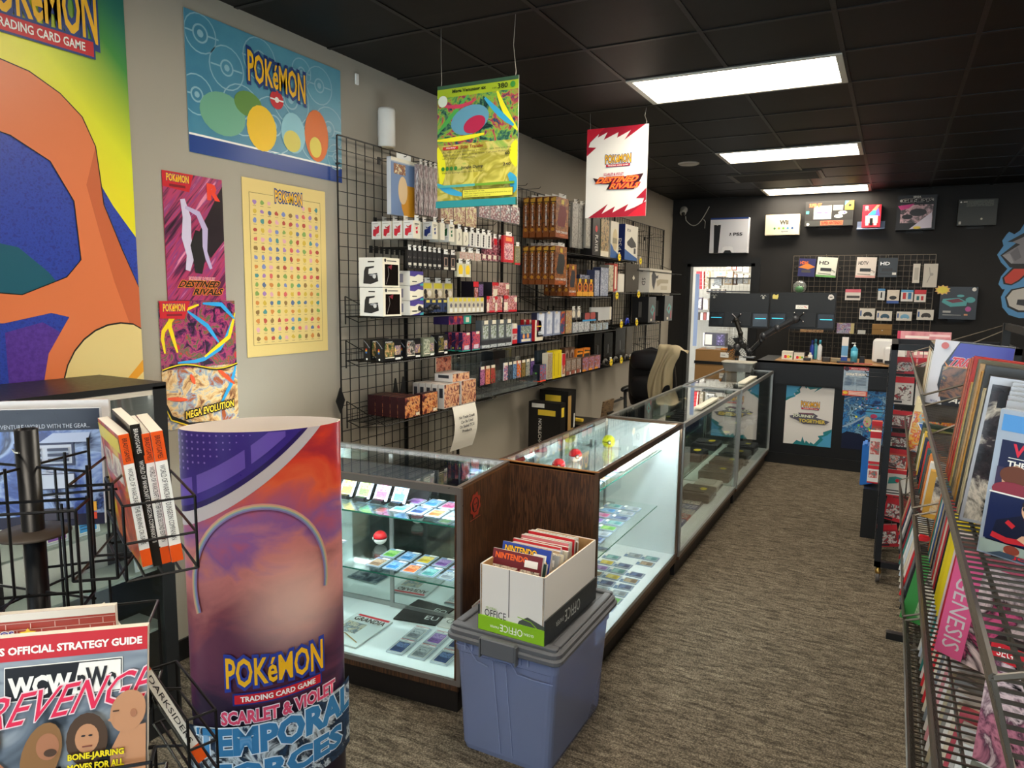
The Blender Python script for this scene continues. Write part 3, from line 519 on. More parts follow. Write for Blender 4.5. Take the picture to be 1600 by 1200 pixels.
for i in range(16): b.ball((r9.uniform(-.03,.03),r9.uniform(-.12,.12),.02+r9.uniform(0,.03)),.016,blk2,8)
tag(b.obj('prayer_beads',None,(-2.53,on(0,-2.5,672,488)[1],1.59)),'heap of black bead bracelets in front of the navy packs','beads',kind='stuff')
# trading card packs & tins
redp=artm(('#c42a3a','#e6dcd0','#b81e54','#2a1a22','#d8843a'),60,.4,1)
tin=[('r',0,0,1,1,redp),('r',0,.8,.35,1,RED),('r',.05,.1,.3,.6,cream),('r',.35,.0,1,.12,RED),('r',.8,.6,1,.9,cream)]
WG('card_tin',(760,785,463,486),.06,{'body':blk2,'front':tin,'left':full(mat('#201a20',.4))},'red and black card tin on the third tier','card tin','red card tins front row',n=2,xf=-2.5,z0=1.587,gap=.97)
WG('card_tin',(786,808,462,486),.06,{'body':blk2,'front':tin},'pink and red card tin at the far end of front row','card tin',xf=-2.5,z0=1.587)
WG('card_tin',(739,756,438,463),.10,{'body':mat('#1a1420',.4),'front':[('r',0,.7,.5,1,RED),('r',.1,.1,.45,.65,redp),('r',.5,.1,.95,.85,artm(('#3a2a4a','#8a6aa0','#201a28'),50))]},'black and purple card box standing behind the red tins','card box',xf=-2.58,z0=1.68,z1=1.80)
WG('card_tin',(768,796,437,463),.10,{'body':mat('#34323c',.35),'front':tin},'dark grey card box with pink front standing above the red tins','card box',xf=-2.58,z0=1.68,z1=1.80)
rp=[('r',0,0,1,1,artm(('#1c1014','#5a2030','#a84058','#e0d8d0'),60)),('r',.3,.72,.9,.98,RED),('r',.2,.08,.8,.25,cream)]
WG('booster_blister',(752,785,372,408),.03,{'body':mat('#2a161c',.4),'front':rp,'left':full(mat('#2a161c',.4))},'dark pack with red top and white code square','card pack','dark packs with red tops',n=4,xf=-2.52,hook=True)
WG('booster_blister',(786,803,369,410),.02,{'body':RED,'front':[('r',.08,.1,.92,.72,artm(('#e07a8a','#f0d0c8','#8a3a5a','#c44a5c'),50)),('r',.2,.8,.8,.95,mat('#e88a4a',.4))]},'bright red card blister with pink picture','card pack',xf=-2.48,hook=True)
WG('booster_blister',(804,813,385,414),.02,{'body':mat('#8a7a4a',.4),'front':[('r',.1,.1,.9,.9,artm(('#8a8a70','#5a5a48','#c0b890'),60)),('r',0,0,1,.1,RED)]},'olive card blister behind the bright red one','card pack',xf=-2.5,hook=True)
WG('booster_blister',(718,752,395,407),.02,{'body':mat('#c9bca4',.4),'front':full(artm(('#d8ccb4','#a04040','#e8e0d0','#503a3a'),70)),'jit':1},'folded cream and red card pack beside the black cable packs','card pack','folded cream packs',n=3,xf=-2.5,hook=True)
# long playmat boxes
pmb=mat('#7a3f1c',.45)
pml=[('r',0,0,1,1,artm(('#3a1d10','#7a3f1c','#a05a26','#5a2c16'),24,.45,.4)),('p',[(.1,.95),(.95,.99),(.95,.9),(.5,.8),(.25,.84)],mat('#d8a43a',.4)),('t','PLAYER COMMANDER',.36,.28,.66,.80,TW,None,{'down':1,'bold':.02}),('d',.5,.19,.3,mat('#c8862a',.4)),('r',0,.0,1,.12,mat('#8a4a20',.45)),('r',0,.86,1,.88,mat('#201410',.5))]
def pmf(c): return [('r',0,0,1,1,artm(('#8a4a1e','#c4762a','#5a2c14','#a85a24'),18,.45,1)),('p',[(.2,.28),(.12,.4),(.3,.8),(.75,.8),(.85,.6),(.7,.28)],mat(c,.5)),('r',0,.0,1,.16,mat('#a8501c',.45)),('t','PLAYER COMMANDER',.05,.11,.95,.17,TW,None,{'bold':.02}),('r',.4,.84,.62,.95,mat('#e6c23c',.4)),('r',.3,.05,.7,.09,mat('#d86a28',.4))]
WG('playmat_box',(867,888,309,372),.05,{'body':pmb,'left':pml,'front':pmf('#7a1e22')},'brown playmat box with dark red front, upper row','playmat box','upper row of brown playmat boxes',xf=-2.47,nx=5,dx=.062,hook=True)
WG('playmat_box',(866,885,385,445),.05,{'body':pmb,'left':pml,'front':pmf('#2c2c2a')},'brown playmat box with charcoal front, lower row','playmat box','lower row of brown playmat boxes',xf=-2.47,nx=5,dx=.062,hook=True)
WG('playmat_box',(888,900,413,467),.05,{'body':pmb,'left':pml,'front':pmf('#2e3038')},'brown playmat box with slate front, standing on the shelf below','playmat box','brown playmat boxes on the shelf',xf=-2.47,z0=1.705,nx=4,dx=.062)
ow=[('r',0,0,1,1,mat('#3c2a2a',.4)),('o',.5,.5,.42,.14,mat('#e8962a',.4)),('o',.5,.45,.2,.08,mat('#d8502a',.4)),('r',0,0,1,.25,mat('#e8a83a',.4)),('r',.3,.82,.7,1,mat('#ecc42c',.4))]
WG('small_card_box',(901,927,436,467),.05,{'body':mat('#c97a24',.4),'front':ow},'small amber box with ring picture beside the playmat boxes','card box','small amber boxes',n=3,z0=1.705)
sil=artm(('#8f96ac','#dcdfe6','#4a5270','#b9bfd0','#6a7290'),22,.35,1)
WG('action_figure_pack',(928,936,422,466),.08,{'body':mat('#38405f',.35),'front':full(sil)},'tall navy and silver pack beside the amber boxes','figure pack',z0=1.705)
WG('action_figure_pack',(937,950,418,467),.08,{'body':mat('#5a6078',.35),'front':full(sil),'left':full(mat('#2c3350',.4))},'wide silver and blue pack left of the red striped game','figure pack',z0=1.705)
WG('action_figure_pack',(905,935,417,435),.05,{'body':mat('#2f3856',.35),'front':full(artm(('#2f3856','#8a93ac','#d0d4dc'),20)),'jit':0},'long navy pack lying on top of the amber boxes','pack',xf=-2.56,z0=1.84,z1=1.90)
grn=artm(('#7e7c78','#b0aca4','#62605c'),30)
WG('clear_sleeve_pack',(893,912,318,388),.02,{'body':mat('#8f8c86',.3),'front':full(grn)},'tall grey hanging sleeve pack behind the playmat boxes','sleeve pack','tall grey sleeve packs',n=2,xf=-2.56,hook=True)
WG('clear_sleeve_pack',(914,925,322,388),.02,{'body':mat('#8f8c86',.3),'front':[('r',.1,.05,.9,.95,artm(('#a09c94','#c8c4ba','#747068'),30)),('r',.8,0,1,1,mat('#b05a50',.4))]},'grey sleeve pack with a red edge, beside the console boxes','sleeve pack',xf=-2.53,hook=True)
# upper shelf: console boxes
WG('game_box',(925,937,341,391),.12,{'body':blk2,'front':[('r',0,0,1,1,blk2),('d',.5,.72,.16,RED),('t','PLAYER',.35,.1,.75,.55,TW,None,{'down':1})]},'black upright game box with red emblem on the upper shelf','game box',z0=2.085)
WG('game_box',(938,951,343,392),.14,{'body':mat('#6a6a58',.4),'front':[('r',0,.15,1,1,artm(('#2a2420','#8a7a5c','#c0a878','#7a2c20'),20,.35,.8)),('r',0,0,1,.15,cream)]},'upright game box with dark artwork between black and blue boxes','game box',z0=2.085)
psf=[('r',0,0,1,1,mat('#d9d3c4',.4)),('p',[(0,0),(1,0),(1,.12),(.6,.2),(0,.4)],mat('#3a62a0',.4)),('d',.55,.5,.32,mat('#c9b890',.4),1.5),('r',.25,.4,.8,.55,mat('#8f866e',.4))]
WG('console_box',(953,966,346,396),.12,{'body':mat('#d9d3c4',.4),'front':psf},'upright white and blue console box with cream disc picture','console box',z0=2.085)
ps4=[('r',0,0,1,1,mat('#e0dbce',.4)),('p',[(0,0),(1,0),(1,.08),(.5,.18),(0,.3)],mat('#3a62a0',.4)),('p',[(.15,.5),(.5,.68),(.85,.5),(.88,.4),(.5,.35),(.2,.42)],mat('#3a3a3c',.4)),('t','PS4',.15,.8,.42,.88,TXT),('r',.7,.2,.85,.36,mat('#55555a',.4))]
WG('console_box',(975,996,352,400),.12,{'body':mat('#1c2f72',.4),'front':ps4,'left':[('r',0,0,1,1,mat('#1c2f72',.4)),('t','PS4',.3,.25,.7,.6,TW,None,{'down':1})]},'upright console box with navy side reading PS4','console box',z0=2.085)
sb=lambda b:[b.add([( .5*(1 if i%2 else .78)*math.cos(PI*i/9)*.1,-.002*0-d,.5*(1 if i%2 else .78)*math.sin(PI*i/9)*.075) for i in range(18)],[tuple(range(18))],m_) for d,m_ in ((0,mat('#e8561c',.5)),)]
def burst(px,py,where,txt,xf=XF+.012):
    p=on(0,xf,px,py); b=MB()
    P=lambda k,d:[(k*(1 if i%2 else .76)*math.cos(PI*i/10)*.052,d,k*(1 if i%2 else .76)*math.sin(PI*i/10)*.042) for i in range(20)]
    b.add(P(1,0)+P(1,.001),[tuple(range(20)),tuple(range(39,19,-1))]+[(i,20+i,20+(i+1)%20,(i+1)%20) for i in range(20)],mat('#e2a41c',.5)); b.add(P(.86,-.0006),[tuple(range(20))],mat('#f4e02c',.5))
    b.F=(Vector((-.03,-.001,-.012)),Vector((1,0,0)),Vector((0,0,1)),Vector((0,-1,0)),.06,.024); b.lay=1; b.art([('t',txt,.05,.1,.95,.9,TXT,None,{'bold':.02})])
    b.bx(-.012,.012,.001,.014,.02,.05,WHT)
    tag(b.obj('price_burst',None,(p[0],p[1],p[2]),(0,0,R90)),'yellow starburst price tag '+where,'price tag')
for px,py,w_,tx in ((968,402,'under the white and blue console box','$149'),(1001,408,'at the far corner under the PS4 box','$179'),(964,462,'below the red striped game','$99'),(998,460,'below the dark laptop','$229'),(971,507,'left of two on the shelf below the blue gamepad','$79'),(995,504,'right of two on the shelf below the blue gamepad','$59'),(955,566,'leftmost on the lowest shelf, seen edge on','$9'),(971,563,'second from the left on the lowest shelf','$20'),(986,561,'third from the left on the lowest shelf','$25'),(1002,556,'farthest on the lowest shelf','$25')):
    burst(px,py,w_,tx)
WG('laptop',(976,998,412,455),.02,{'body':mat('#4a443c',.4,.3),'front':[('p',[(.6,.42),(.5,.5),(.6,.6),(.7,.5)],mat('#d8d0bc',.3))]},'dark grey laptop standing upright against the shelf','laptop',z0=1.75)
WG('game_box',(950,958,414,455),.10,{'body':mat('#8a867c',.4),'front':full(artm(('#6a6a66','#b0a88c','#d8d0b4','#30302e'),20))},'upright silver game box left of the red striped game','game box',z0=1.75)
WG('game_box',(958,964,412,456),.10,{'body':mat('#b03a30',.4),'front':[('r',.3,.1,.7,.9,cream)]},'narrow red striped game box left of the laptop','game box',z0=1.75)
WG('game_box',(965,975,428,456),.10,{'body':mat('#dcd8cc',.4)},'plain white upright box touching the black laptop','box',z0=1.75)
vr=[('r',0,0,1,1,mat('#cfc8b8',.4)),('p',[(.08,.7),(.15,.92),(.3,.7),(.38,.75),(.36,.6),(.28,.6),(.2,.1),(.12,.3)],mat('#24222a',.4)),('p',[(.3,.5),(.45,.58),(.85,.58),(.85,.42),(.5,.4),(.35,.25)],mat('#a89c80',.4)),('r',.5,.12,.8,.3,mat('#bab096',.4))]
WG('console_box',(1013,1049,421,456),.14,{'body':WHT,'front':vr,'left':[('r',0,0,1,1,mat('#d8d4cc',.4)),('t','SD',.35,.3,.65,.6,TXT,None,{'down':1})]},'wide white box with grey device picture near the corner','console box',z0=1.75)
WG('console_box',(1013,1049,421,456),.12,{'body':WHT,'left':[('r',0,0,1,1,mat('#d8d4cc',.4)),('t','SD',.35,.3,.65,.6,TXT,None,{'down':1})]},'white box behind the wide white device box, against grid','console box',xf=XF-.16,z0=1.75)
pk=[('r',0,0,1,1,mat('#2a2a2c',.3)),('p',[(.25,.45),(.55,.7),(.85,.55),(.6,.25)],mat('#4f9c98',.4)),('p',[(.38,.48),(.55,.6),(.68,.52),(.52,.38)],mat('#7a3a4c',.4)),('r',.75,.1,.85,.4,mat('#c03a4a',.4)),('r',.3,.05,.5,.15,cream)]
WG('console_box',(1012,1024,464,503),.2,{'body':mat('#1c1c1e',.3),'front':pk,'left':[('r',.4,.2,.6,.8,mat('#504e4c',.4))]},'black upright box with teal console picture, left one','console box','black boxes with teal console picture',z0=1.4)
WG('console_box',(1037,1050,462,504),.2,{'body':mat('#1c1c1e',.3),'front':pk,'left':[('r',.4,.2,.6,.8,mat('#504e4c',.4))]},'black upright box with teal console picture, right one','console box','black boxes with teal console picture',z0=1.4)
# second tier: deck boxes
def dkb(seed,cols,sp='#141416'):
    return {'body':mat(sp,.3),'front':[('r',0,0,1,1,mat(sp,.3)),('r',.08,.2,.6,.85,artm(cols,34,.35,1,seed=seed)),('r',.62,.25,.95,.7,artm(('#c9a83a','#5a4a8a','#e0c070'),40,seed=seed+3)),('r',.1,.12,.6,.17,cream),('r',.65,.02,.95,.12,WHT),('t','MAGIC',.12,.86,.5,.93,TW)],
      'left':[('r',0,0,1,1,mat(sp,.3)),('d',.4,.52,.12,mat('#c8402a',.4)),('d',.4,.45,.12,mat('#d8b43a',.4)),('d',.4,.38,.12,mat('#3a6ab0',.4)),('l',[(.1,.95),(.5,.8),(.9,.6)],.08,mat('#8a90a0',.3)),('d',.5,.07,.12,TW)]}
D1=('#1c1a18','#4a6a3c','#a07040','#d0b080')
WG('deck_box',(598,628,531,572),.05,dkb(1,D1),'black card deck box with green and gold artwork','deck box','black deck boxes first row',xf=-2.5,z0=1.335,nx=2,dx=.09)
WG('deck_box',(633,658,530,568),.05,dkb(2,('#181716','#6a6862','#c0b8a8','#8a3a2a')),'black card deck box with grey figure artwork and green window','deck box',xf=-2.5,z0=1.335)
WG('deck_box',(660,679,528,562),.04,dkb(5,('#3a4038','#8a927c','#c8c8b0','#55604a'),'#6c7260'),'grey green deck box with pale artwork','deck box',xf=-2.5,z0=1.335)
WG('deck_box',(683,700,523,560),.05,dkb(7,('#15161a','#23303c','#8a7a2a','#1c2a34')),'dark deck box with gold swirls, left of purple packs','deck box',xf=-2.5,z0=1.335)
pp=[('r',0,0,1,1,artm(('#251a44','#5a2a6a','#e0582a','#8a3a7c','#1c1636'),26,.35,1.2)),('p',[(.2,.1),(.25,.3),(.85,.32),(.8,.08)],mat('#d8c4d0',.4)),('r',.5,.86,.9,.99,cream),('r',0,0,1,.06,mat('#2fa08c',.4))]
WG('deck_box',(722,735,520,556),.03,{'body':mat('#251a44',.35),'front':pp,'left':[('r',0,0,1,1,mat('#251a44',.35)),('l',[(.1,.5),(.5,.55),(.9,.62)],.12,mat('#c8403a',.4)),('d',.4,.18,.2,mat('#b8c43a',.4)),('r',0,0,1,.06,mat('#2fa08c',.4))]},'dark purple pack with glowing orange artwork, left stack','card pack','dark purple packs left stack',xf=-2.5,z0=1.335,nx=3,dx=.055)
WG('deck_box',(737,750,518,553),.03,{'body':mat('#251a44',.35),'front':pp},'dark purple pack with glowing artwork, right of the stack','card pack',xf=-2.5,z0=1.335)
WG('display_box',(700,737,507,519),.12,{'body':mat('#2a1c50',.4),'front':[('r',0,0,.65,1,artm(('#2a1c50','#8a2a5a','#d8502a'),20)),('r',.65,0,1,1,mat('#2fa08c',.4)),('r',.75,.2,.9,.8,cream)]},'purple and teal display box on top of the purple packs','display box',xf=-2.54,z0=1.515,z1=1.57)
bl=lambda c:[('r',.05,.3,.95,.95,SLEEVE),('r',.15,.3,.85,.8,artm(c,40,.3,1)),('r',0,0,1,.25,mat('#34343a',.4)),('r',.3,.85,.8,1,cream)]
WG('clear_pack',(752,800,500,545),.05,{'body':mat('#5c6266',.15,0,.6),'front':bl(('#8a9096','#d0d6da','#6a7a4a','#5a6066'))},'clear upright booster blister on the second tier','blister pack','clear blisters second tier',n=4,xf=-2.52,z0=1.345)
WG('clear_pack',(752,800,541,553),.12,{'body':mat('#8c9498',.12,0,.6),'front':full(artm(('#9aa2a6','#cfd4d6','#6c7478'),30,.15))},'flat clear case lying on the shelf edge under blisters','clear case','flat clear cases',n=2,xf=-2.49,z0=1.34,z1=1.362)
WG('booster_blister',(800,808,506,545),.05,{'body':mat('#cfc8c4',.3),'front':[('r',0,0,1,.2,RED),('r',0,.5,1,.75,RED),('r',.1,.25,.9,.45,artm(('#e6e0d8','#a04048','#707078'),50)),('r',.2,.8,.8,1,cream)]},'red and white pack left of the navy window pack','card pack',z0=1.345)
WG('booster_blister',(812,831,508,541),.03,{'body':mat('#22407c',.4),'front':[('r',.05,.5,.95,.95,artm(('#cfd4cc','#7a9a8a','#303a44','#e6e0d0'),40)),('r',.1,.05,.9,.2,cream),('d',.3,.35,.1,mat('#e8a45a',.4)),('d',.65,.37,.1,mat('#e8a45a',.4))]},'navy pack with clear window beside the red box','card pack',z0=1.345)
pb=[('r',0,0,1,1,cream),('d',.5,.72,.32,mat('#8a1f4a',.4)),('r',.2,.66,.8,.72,mat('#e6b43a',.4)),('t','POP',.25,.42,.8,.5,TXT),('t','MORE',.25,.3,.8,.37,TXT),('t','BOX',.25,.18,.8,.25,TXT)]
WG('trivia_box',(835,848,500,541),.03,{'body':mat('#c8242c',.4),'front':pb,'left':full(mat('#c8242c',.4))},'red box with cream front and maroon emblem','game box',z0=1.345,nx=3,dx=.05)
wv=[('r',0,0,1,1,mat('#8e98b4',.25)),('r',.2,.08,.9,.96,artm(('#b4bed8','#dfe4f0','#9aa4c4'),8,.2,.3,const=False)),('r',.3,.9,.6,1,mat('#d0c0a0',.4))]
WG('tall_folder',(838,875,487,537),.05,{'body':mat('#2a2c44',.35),'front':wv},'tall pale blue folder standing behind the red box','folder','tall pale blue folders',n=3,z0=1.376,gap=.97)
WG('tall_folder',(875,882,486,535),.05,{'body':mat('#3a5a58',.35),'front':full(artm(('#2f5f6a','#1c4a80','#c83a24','#e0a43a'),12,.3,.5))},'tall folder with teal and red artwork','folder',z0=1.376)
WG('tall_folder',(883,893,485,534),.05,{'body':mat('#7a6a50',.35),'front':full(artm(('#8a7a70','#d8c07a','#a85a4a','#c0c0b0'),22,.3,1))},'tall folder with mixed yellow artwork beside clear packs','folder',z0=1.376)
WG('clear_pack',(894,921,503,532),.03,{'body':mat('#9a9ea2',.12,0,.6),'front':full(artm(('#a4a8ac','#d4d6d8','#7c8084'),18,.12,.5))},'clear grey plastic sleeve pack in front of the blisters','clear pack','clear grey packs',n=3,z0=1.376,jit=0) if False else WG('clear_pack',(894,921,503,532),.03,{'body':mat('#9a9ea2',.12,0,.6),'front':full(artm(('#a4a8ac','#d4d6d8','#7c8084'),18,.12,.5))},'clear grey plastic sleeve pack in front of the blisters','clear pack','clear grey packs',n=3,z0=1.376)
WG('key_tag_pack',(892,908,484,500),.01,{'body':mat('#8c8a86',.3),'front':[('d',.5,.6,.3,cream),('r',.1,0,.9,.2,blk2)]},'small blister with round cream charm','blister pack','small charm blisters',n=2,xf=-2.53,hook=True)
WG('game_box',(909,935,488,505),.05,{'body':blk2,'front':[('r',.05,.25,.95,.8,mat('#241f26',.4)),('d',.3,.6,.16,mat('#a8504c',.4)),('d',.65,.6,.16,mat('#a8504c',.4)),('r',0,0,.85,.2,mat('#3a9ad0',.4))]},'black wide box with two reddish shapes and blue edge','game box',xf=-2.53,z0=1.47,z1=1.55)
WG('game_box',(922,950,505,528),.05,{'body':mat('#6a6458',.4),'front':full(artm(('#3a3830','#c0b49a','#3a9ad0','#e6decc','#7a5a34'),45,.35,1))},'mixed figure pack with blue and tan spots','figure pack','mixed figure packs',n=3,z0=1.376)
WG('artist_tablet',(922,956,480,504),.02,{'body':mat('#c2c4c4',.3),'front':[('r',.9,0,.98,1,cream)]},'large light grey flat case leaning behind the mixed packs','flat case',xf=-2.62,z0=1.46)
b=MB(); b.ball((0,0,0),.03,mat('#2036a8',.35),10,(1.5,.6,.8)); b.ball((-.04,.0,-.025),.02,mat('#2036a8',.35),8,(1,.6,1.5)); b.ball((.04,0,-.025),.02,mat('#2036a8',.35),8,(1,.6,1.5)); b.bx(-.02,.02,-.03,.03,-.055,-.035,BLK)
p=on(0,-2.55,980,493); tag(b.obj('gamepad',None,(-2.55,p[1],1.395+.055),(0,0,R90)),'blue gamepad standing on the shelf near the corner','gamepad')
# lower tier: maroon boxes, cream-edged boxes
fire=artm(('#5a2420','#c86a3a','#e6b070','#8a3a3c','#3a1a1c'),18,.35,1.2)
mb_={'body':mat('#34141a',.4),'front':[('r',0,0,1,1,fire),('r',.72,.04,.96,.18,cream)],'left':full(mat('#34141a',.4))}
WG('booster_box',(632,657,620,652),.052,mb_,'maroon booster box with fiery artwork, left column','booster box','maroon booster boxes left column',xf=-2.5,z0=.98,nx=5,dx=.056)
WG('booster_box',(659,684,614,647),.052,mb_,'maroon booster box with fiery artwork, right of the left column','booster box',xf=-2.5,z0=.98)
wb_={'body':mat('#d5cfca',.4),'front':[('r',.02,.02,1,1,artm(('#7a3a34','#d8906a','#ecc89a','#a85a50','#4a2422'),18,.35,1.2,seed=5))],'left':[('r',0,0,1,1,mat('#d5cfca',.4)),('r',.2,.45,.8,.85,mat('#34343c',.4))]}
WG('booster_box',(693,718,600,635),.045,wb_,'white edged booster box with pink fiery artwork','booster box','white edged booster boxes',xf=-2.5,z0=.98,nx=5,dx=.05)
WG('booster_box',(720,744,594,628),.045,wb_,'white edged booster box, far one beside the acrylic stand','booster box',xf=-2.5,z0=.98)
WG('booster_box',(706,734,587,601),.14,wb_,'booster box lying flat on the white edged boxes','booster box',xf=-2.52,z0=1.137,z1=1.19)
WG('display_card',(680,706,567,590),.003,{'body':cream,'front':full(artm(('#5a2c2c','#c8604a','#e0a080','#8a3a40'),22,.35,1.2,seed=8))},'rounded fiery artwork card propped behind the boxes','display card',xf=-2.66,z0=1.192,z1=1.31)
# acrylic stand and packs
ac=MB(); y0=on(0,-2.5,742,650)[1]; y1=on(0,-2.5,840,608)[1]; W_=y1-y0; ACR=glassm('#eef3f3',1,1.49,.03,'#ffffff')
for k,(zz,yy) in enumerate(((0.0,-.12),(.07,-.04),(.14,.04))): ac.bx(-W_/2,W_/2,yy,yy+.08,zz,zz+.004,ACR).bx(-W_/2,W_/2,yy,yy+.003,zz,zz+.03,ACR).bx(-W_/2,W_/2,yy+.077,yy+.08,zz,zz+.16,ACR)
for s in (-1,1): ac.bx(s*W_/2-.002,s*W_/2+.002,-.12,.12,0,.10,ACR)
tag(ac.obj('acrylic_stand',None,(-2.625,(y0+y1)/2,.99),(0,0,R90)),'clear acrylic step stand holding a row of booster packs','display stand')
pkc=[('#6a2a5a','#c87aa0','#2a2440'),('#c84a34','#e89a6a','#7a2a24'),('#2f6a3a','#c83a44','#183a24'),('#4a8ac0','#b03a4c','#e6e6ec'),('#20242c','#4a5a6a','#101418'),('#26406c','#7aa0c8','#141c30'),('#3a9ad0','#e8842a','#c84a24'),('#3a4a24','#a0824a','#20281a'),('#6a8a8a','#b8b0a0','#3a4a4a'),('#2a2248','#7a5aa0','#14122a')]
pkn=['purple and pink','orange red','green and red','sky blue','black','navy blue','bright blue and orange','olive','grey teal','dark violet']
for i,cc in enumerate(pkc):
    pl=(750 if i<3 else 787-3*0)+ (i*8.2 if i<3 else (i-3)*6.9); pyb=(605-i*1.3) if i<3 else 596-(i-3)*1.6
    WG('booster_pack',(pl,pl+(7.6 if i<3 else 6.4),pyb-33,pyb),.008,{'body':mat(cc[2],.3),'front':[('r',0,0,1,.85,artm(cc,40,.25,1,seed=i)),('r',.1,.84,.9,1,cream)]},pkn[i]+' booster pack in the acrylic stand','booster pack','booster packs in the acrylic stand',xf=-2.56,z0=1.066,z1=1.20)
WG('dark_display_case',(769,790,552,590),.1,{'body':mat('#17171a',.3),'front':[('r',.1,.3,.6,.36,mat('#6a6a6e',.4))]},'plain black upright box behind the booster packs','box',xf=-2.67,z0=1.0,z1=1.28)
WG('console_game_box',(843,853,570,600),.06,{'body':mat('#101828',.35),'front':[('r',0,0,1,1,artm(('#20304a','#c84a24','#2a7ac0','#3a7a3a'),40,.35,1)),('r',0,0,1,.08,mat('#e8502a',.4))],'left':[('r',0,0,1,1,mat('#101828',.35)),('d',.4,.5,.14,mat('#5ac02a',.4)),('r',0,0,1,.06,mat('#e8502a',.4))]},'navy game box with orange base, right of acrylic stand','game box',xf=-2.49,z0=1.01)
WG('tall_folder',(838,852,552,578),.02,{'body':mat('#2c3844',.4),'front':[('r',.1,.1,.9,.9,mat('#34424e',.4))]},'slate blue packet leaning on the grid above navy box','packet','slate blue packets',n=3,xf=-2.64,z0=1.1,z1=1.24)
WG('figure_pack',(855,863,552,582),.05,{'body':cream,'front':full(artm(('#e0d8c4','#3a3430','#c8b89a','#8a3a2a'),55,.4,1))},'cream patterned pack left of the yellow boxes','pack',z0=1.01)
WG('game_box',(864,877,548,579),.06,{'body':mat('#e0c81c',.4),'front':[('r',0,0,1,1,mat('#e6cf1e',.4)),('r',.2,.1,.35,.9,mat('#b89a1c',.4))]},'bright yellow box on the lowest shelf','game box','bright yellow boxes',n=2,z0=1.005,gap=.98)
WG('game_box',(878,883,553,577),.06,{'body':cream,'front':[('r',0,.5,1,1,RED),('r',.1,.1,.9,.5,artm(('#e8d8a0','#c83a2c','#3a3a3a'),40))]},'red and cream small box touching the yellow boxes','game box',z0=1.005)
pop=[('r',0,0,1,1,mat('#7a6250',.4)),('r',.08,.3,.92,.95,artm(('#6a4030','#c8b0a0','#3a2a24','#e8e0d4'),40,.3,1)),('r',.05,.04,.7,.26,artm(('#3a6a8a','#c85a2c','#2a2a2c'),30)),('r',.75,.02,.97,.2,WHT)]
WG('figure_box',(884,908,561,574),.06,{'body':mat('#7a6250',.4),'front':pop},'small window box with brown figure, front row','figure box','window boxes front row',n=3,z0=1.005)
WG('figure_box',(910,938,557,570),.06,{'body':mat('#4a3a3a',.4),'front':[('r',0,0,1,1,artm(('#2a2a30','#c8703a','#6a4a9a','#d8d0c4'),35,.35,1)),('r',0,0,.6,.15,mat('#e8962a',.4))]},'small dark box with orange edge, front row far end','figure box','dark boxes with orange edges',n=3,z0=1.005)
WG('figure_box',(882,898,543,558),.05,{'body':mat('#5a4030',.3),'front':[('d',.5,.55,.4,mat('#a08c80',.2)),('d',.5,.5,.25,mat('#4a3028',.3))]},'clear dome blister with brown figure','blister pack','brown dome blisters',n=2,xf=-2.58,z0=1.09)
WG('toy_car_pack',(900,922,545,560),.05,{'body':mat('#d87a1c',.4),'front':[('p',[(0,.2),(.2,.9),(1,.8),(.9,.3)],mat('#2a2622',.4)),('r',.1,.6,.9,.75,mat('#e8962a',.4))]},'orange toy shape pack lying on the window boxes','toy pack','orange toy packs',n=2,xf=-2.56,z0=1.09)
# black consoles and pads on the lowest shelf
def pad(px,py,lab):
    p=on(0,-2.56,px,py); b=MB(); g=mat('#5a5650',.35); b.ball((0,0,.03),.028,g,10,(1.6,.55,.8)); b.ball((-.05,0,.012),.02,g,8,(.8,.7,1.3)); b.ball((.05,0,.012),.02,g,8,(.8,.7,1.3))
    for s in (-1,1): b.lathe([(.010,-.022),(.010,-.012),(.006,-.006)],BLK,(s*.022,0,.02),10,'y')
    tag(b.obj('gamepad',None,(-2.56,p[1],1.023),(0,0,R90)),lab,'gamepad')
pad(946,553,'dark grey gamepad on the lowest shelf, leftmost of four'); pad(962,551,'dark grey gamepad on the lowest shelf, second of four'); pad(979,546,'dark grey gamepad on the lowest shelf, third of four'); pad(991,541,'dark grey gamepad on the lowest shelf, farthest of four')
for i,(pl,pr,pt,pb_) in enumerate(((928,940,520,556),(943,957,520,553),(961,977,512,546))):
    WG('game_console',(pl,pr,pt,pb_),.18,{'body':mat(('#141414','#101010','#1a1918')[i],.25),'front':[('r',.45,.3,.5,.6,mat('#6a6a6a',.3))]},'black upright game console behind the pads, '+ORD[i],'game console','black consoles lowest shelf',xf=-2.6,z0=1.025)
WG('game_console',(978,988,508,544),.16,{'body':mat('#4c4438',.3)},'brown grey upright console behind the farthest pad','game console',xf=-2.6,z0=1.025)
# first row behind the green sign: shiny foil packs
p1_=[('r',0,0,1,.92,mat('#6f86ac',.3)),('p',[(.4,.15),(.35,.45),(.6,.55),(1,.55),(1,0),(.5,0)],mat('#c98a1e',.4)),('d',.45,.45,.18,mat('#d8b88c',.4),1.8),('r',.1,.72,.55,.9,artm(('#b87a2a','#6a2a2c','#e6d0a0'),30)),('r',0,.94,1,1,cream)]
WG('plush_charm_blister',(610,652,250,338),.03,{'body':mat('#b9c0cc',.2,0,.6),'front':p1_,'left':full(mat('#c9ccd2',.2))},'large hanging blister with grey blue card and amber shape','blister pack',xf=-2.6,hook=True)
foil=artm(('#3a3438','#c8bcb8','#6a4a50','#e0d8d4','#2a2628'),30,.2,.5,stretch=(1,1,.15))
WG('foil_poster_tube',(654,684,260,338),.03,{'body':mat('#a8a0a0',.15,.6),'front':[('r',0.1,0,.9,1,foil)],'left':full(foil),'tab':mat('#d0ccc4',.3)},'tall shiny foil pack hanging left of the green sign','foil pack','tall shiny foil packs',n=4,xf=-2.55,hook=True)
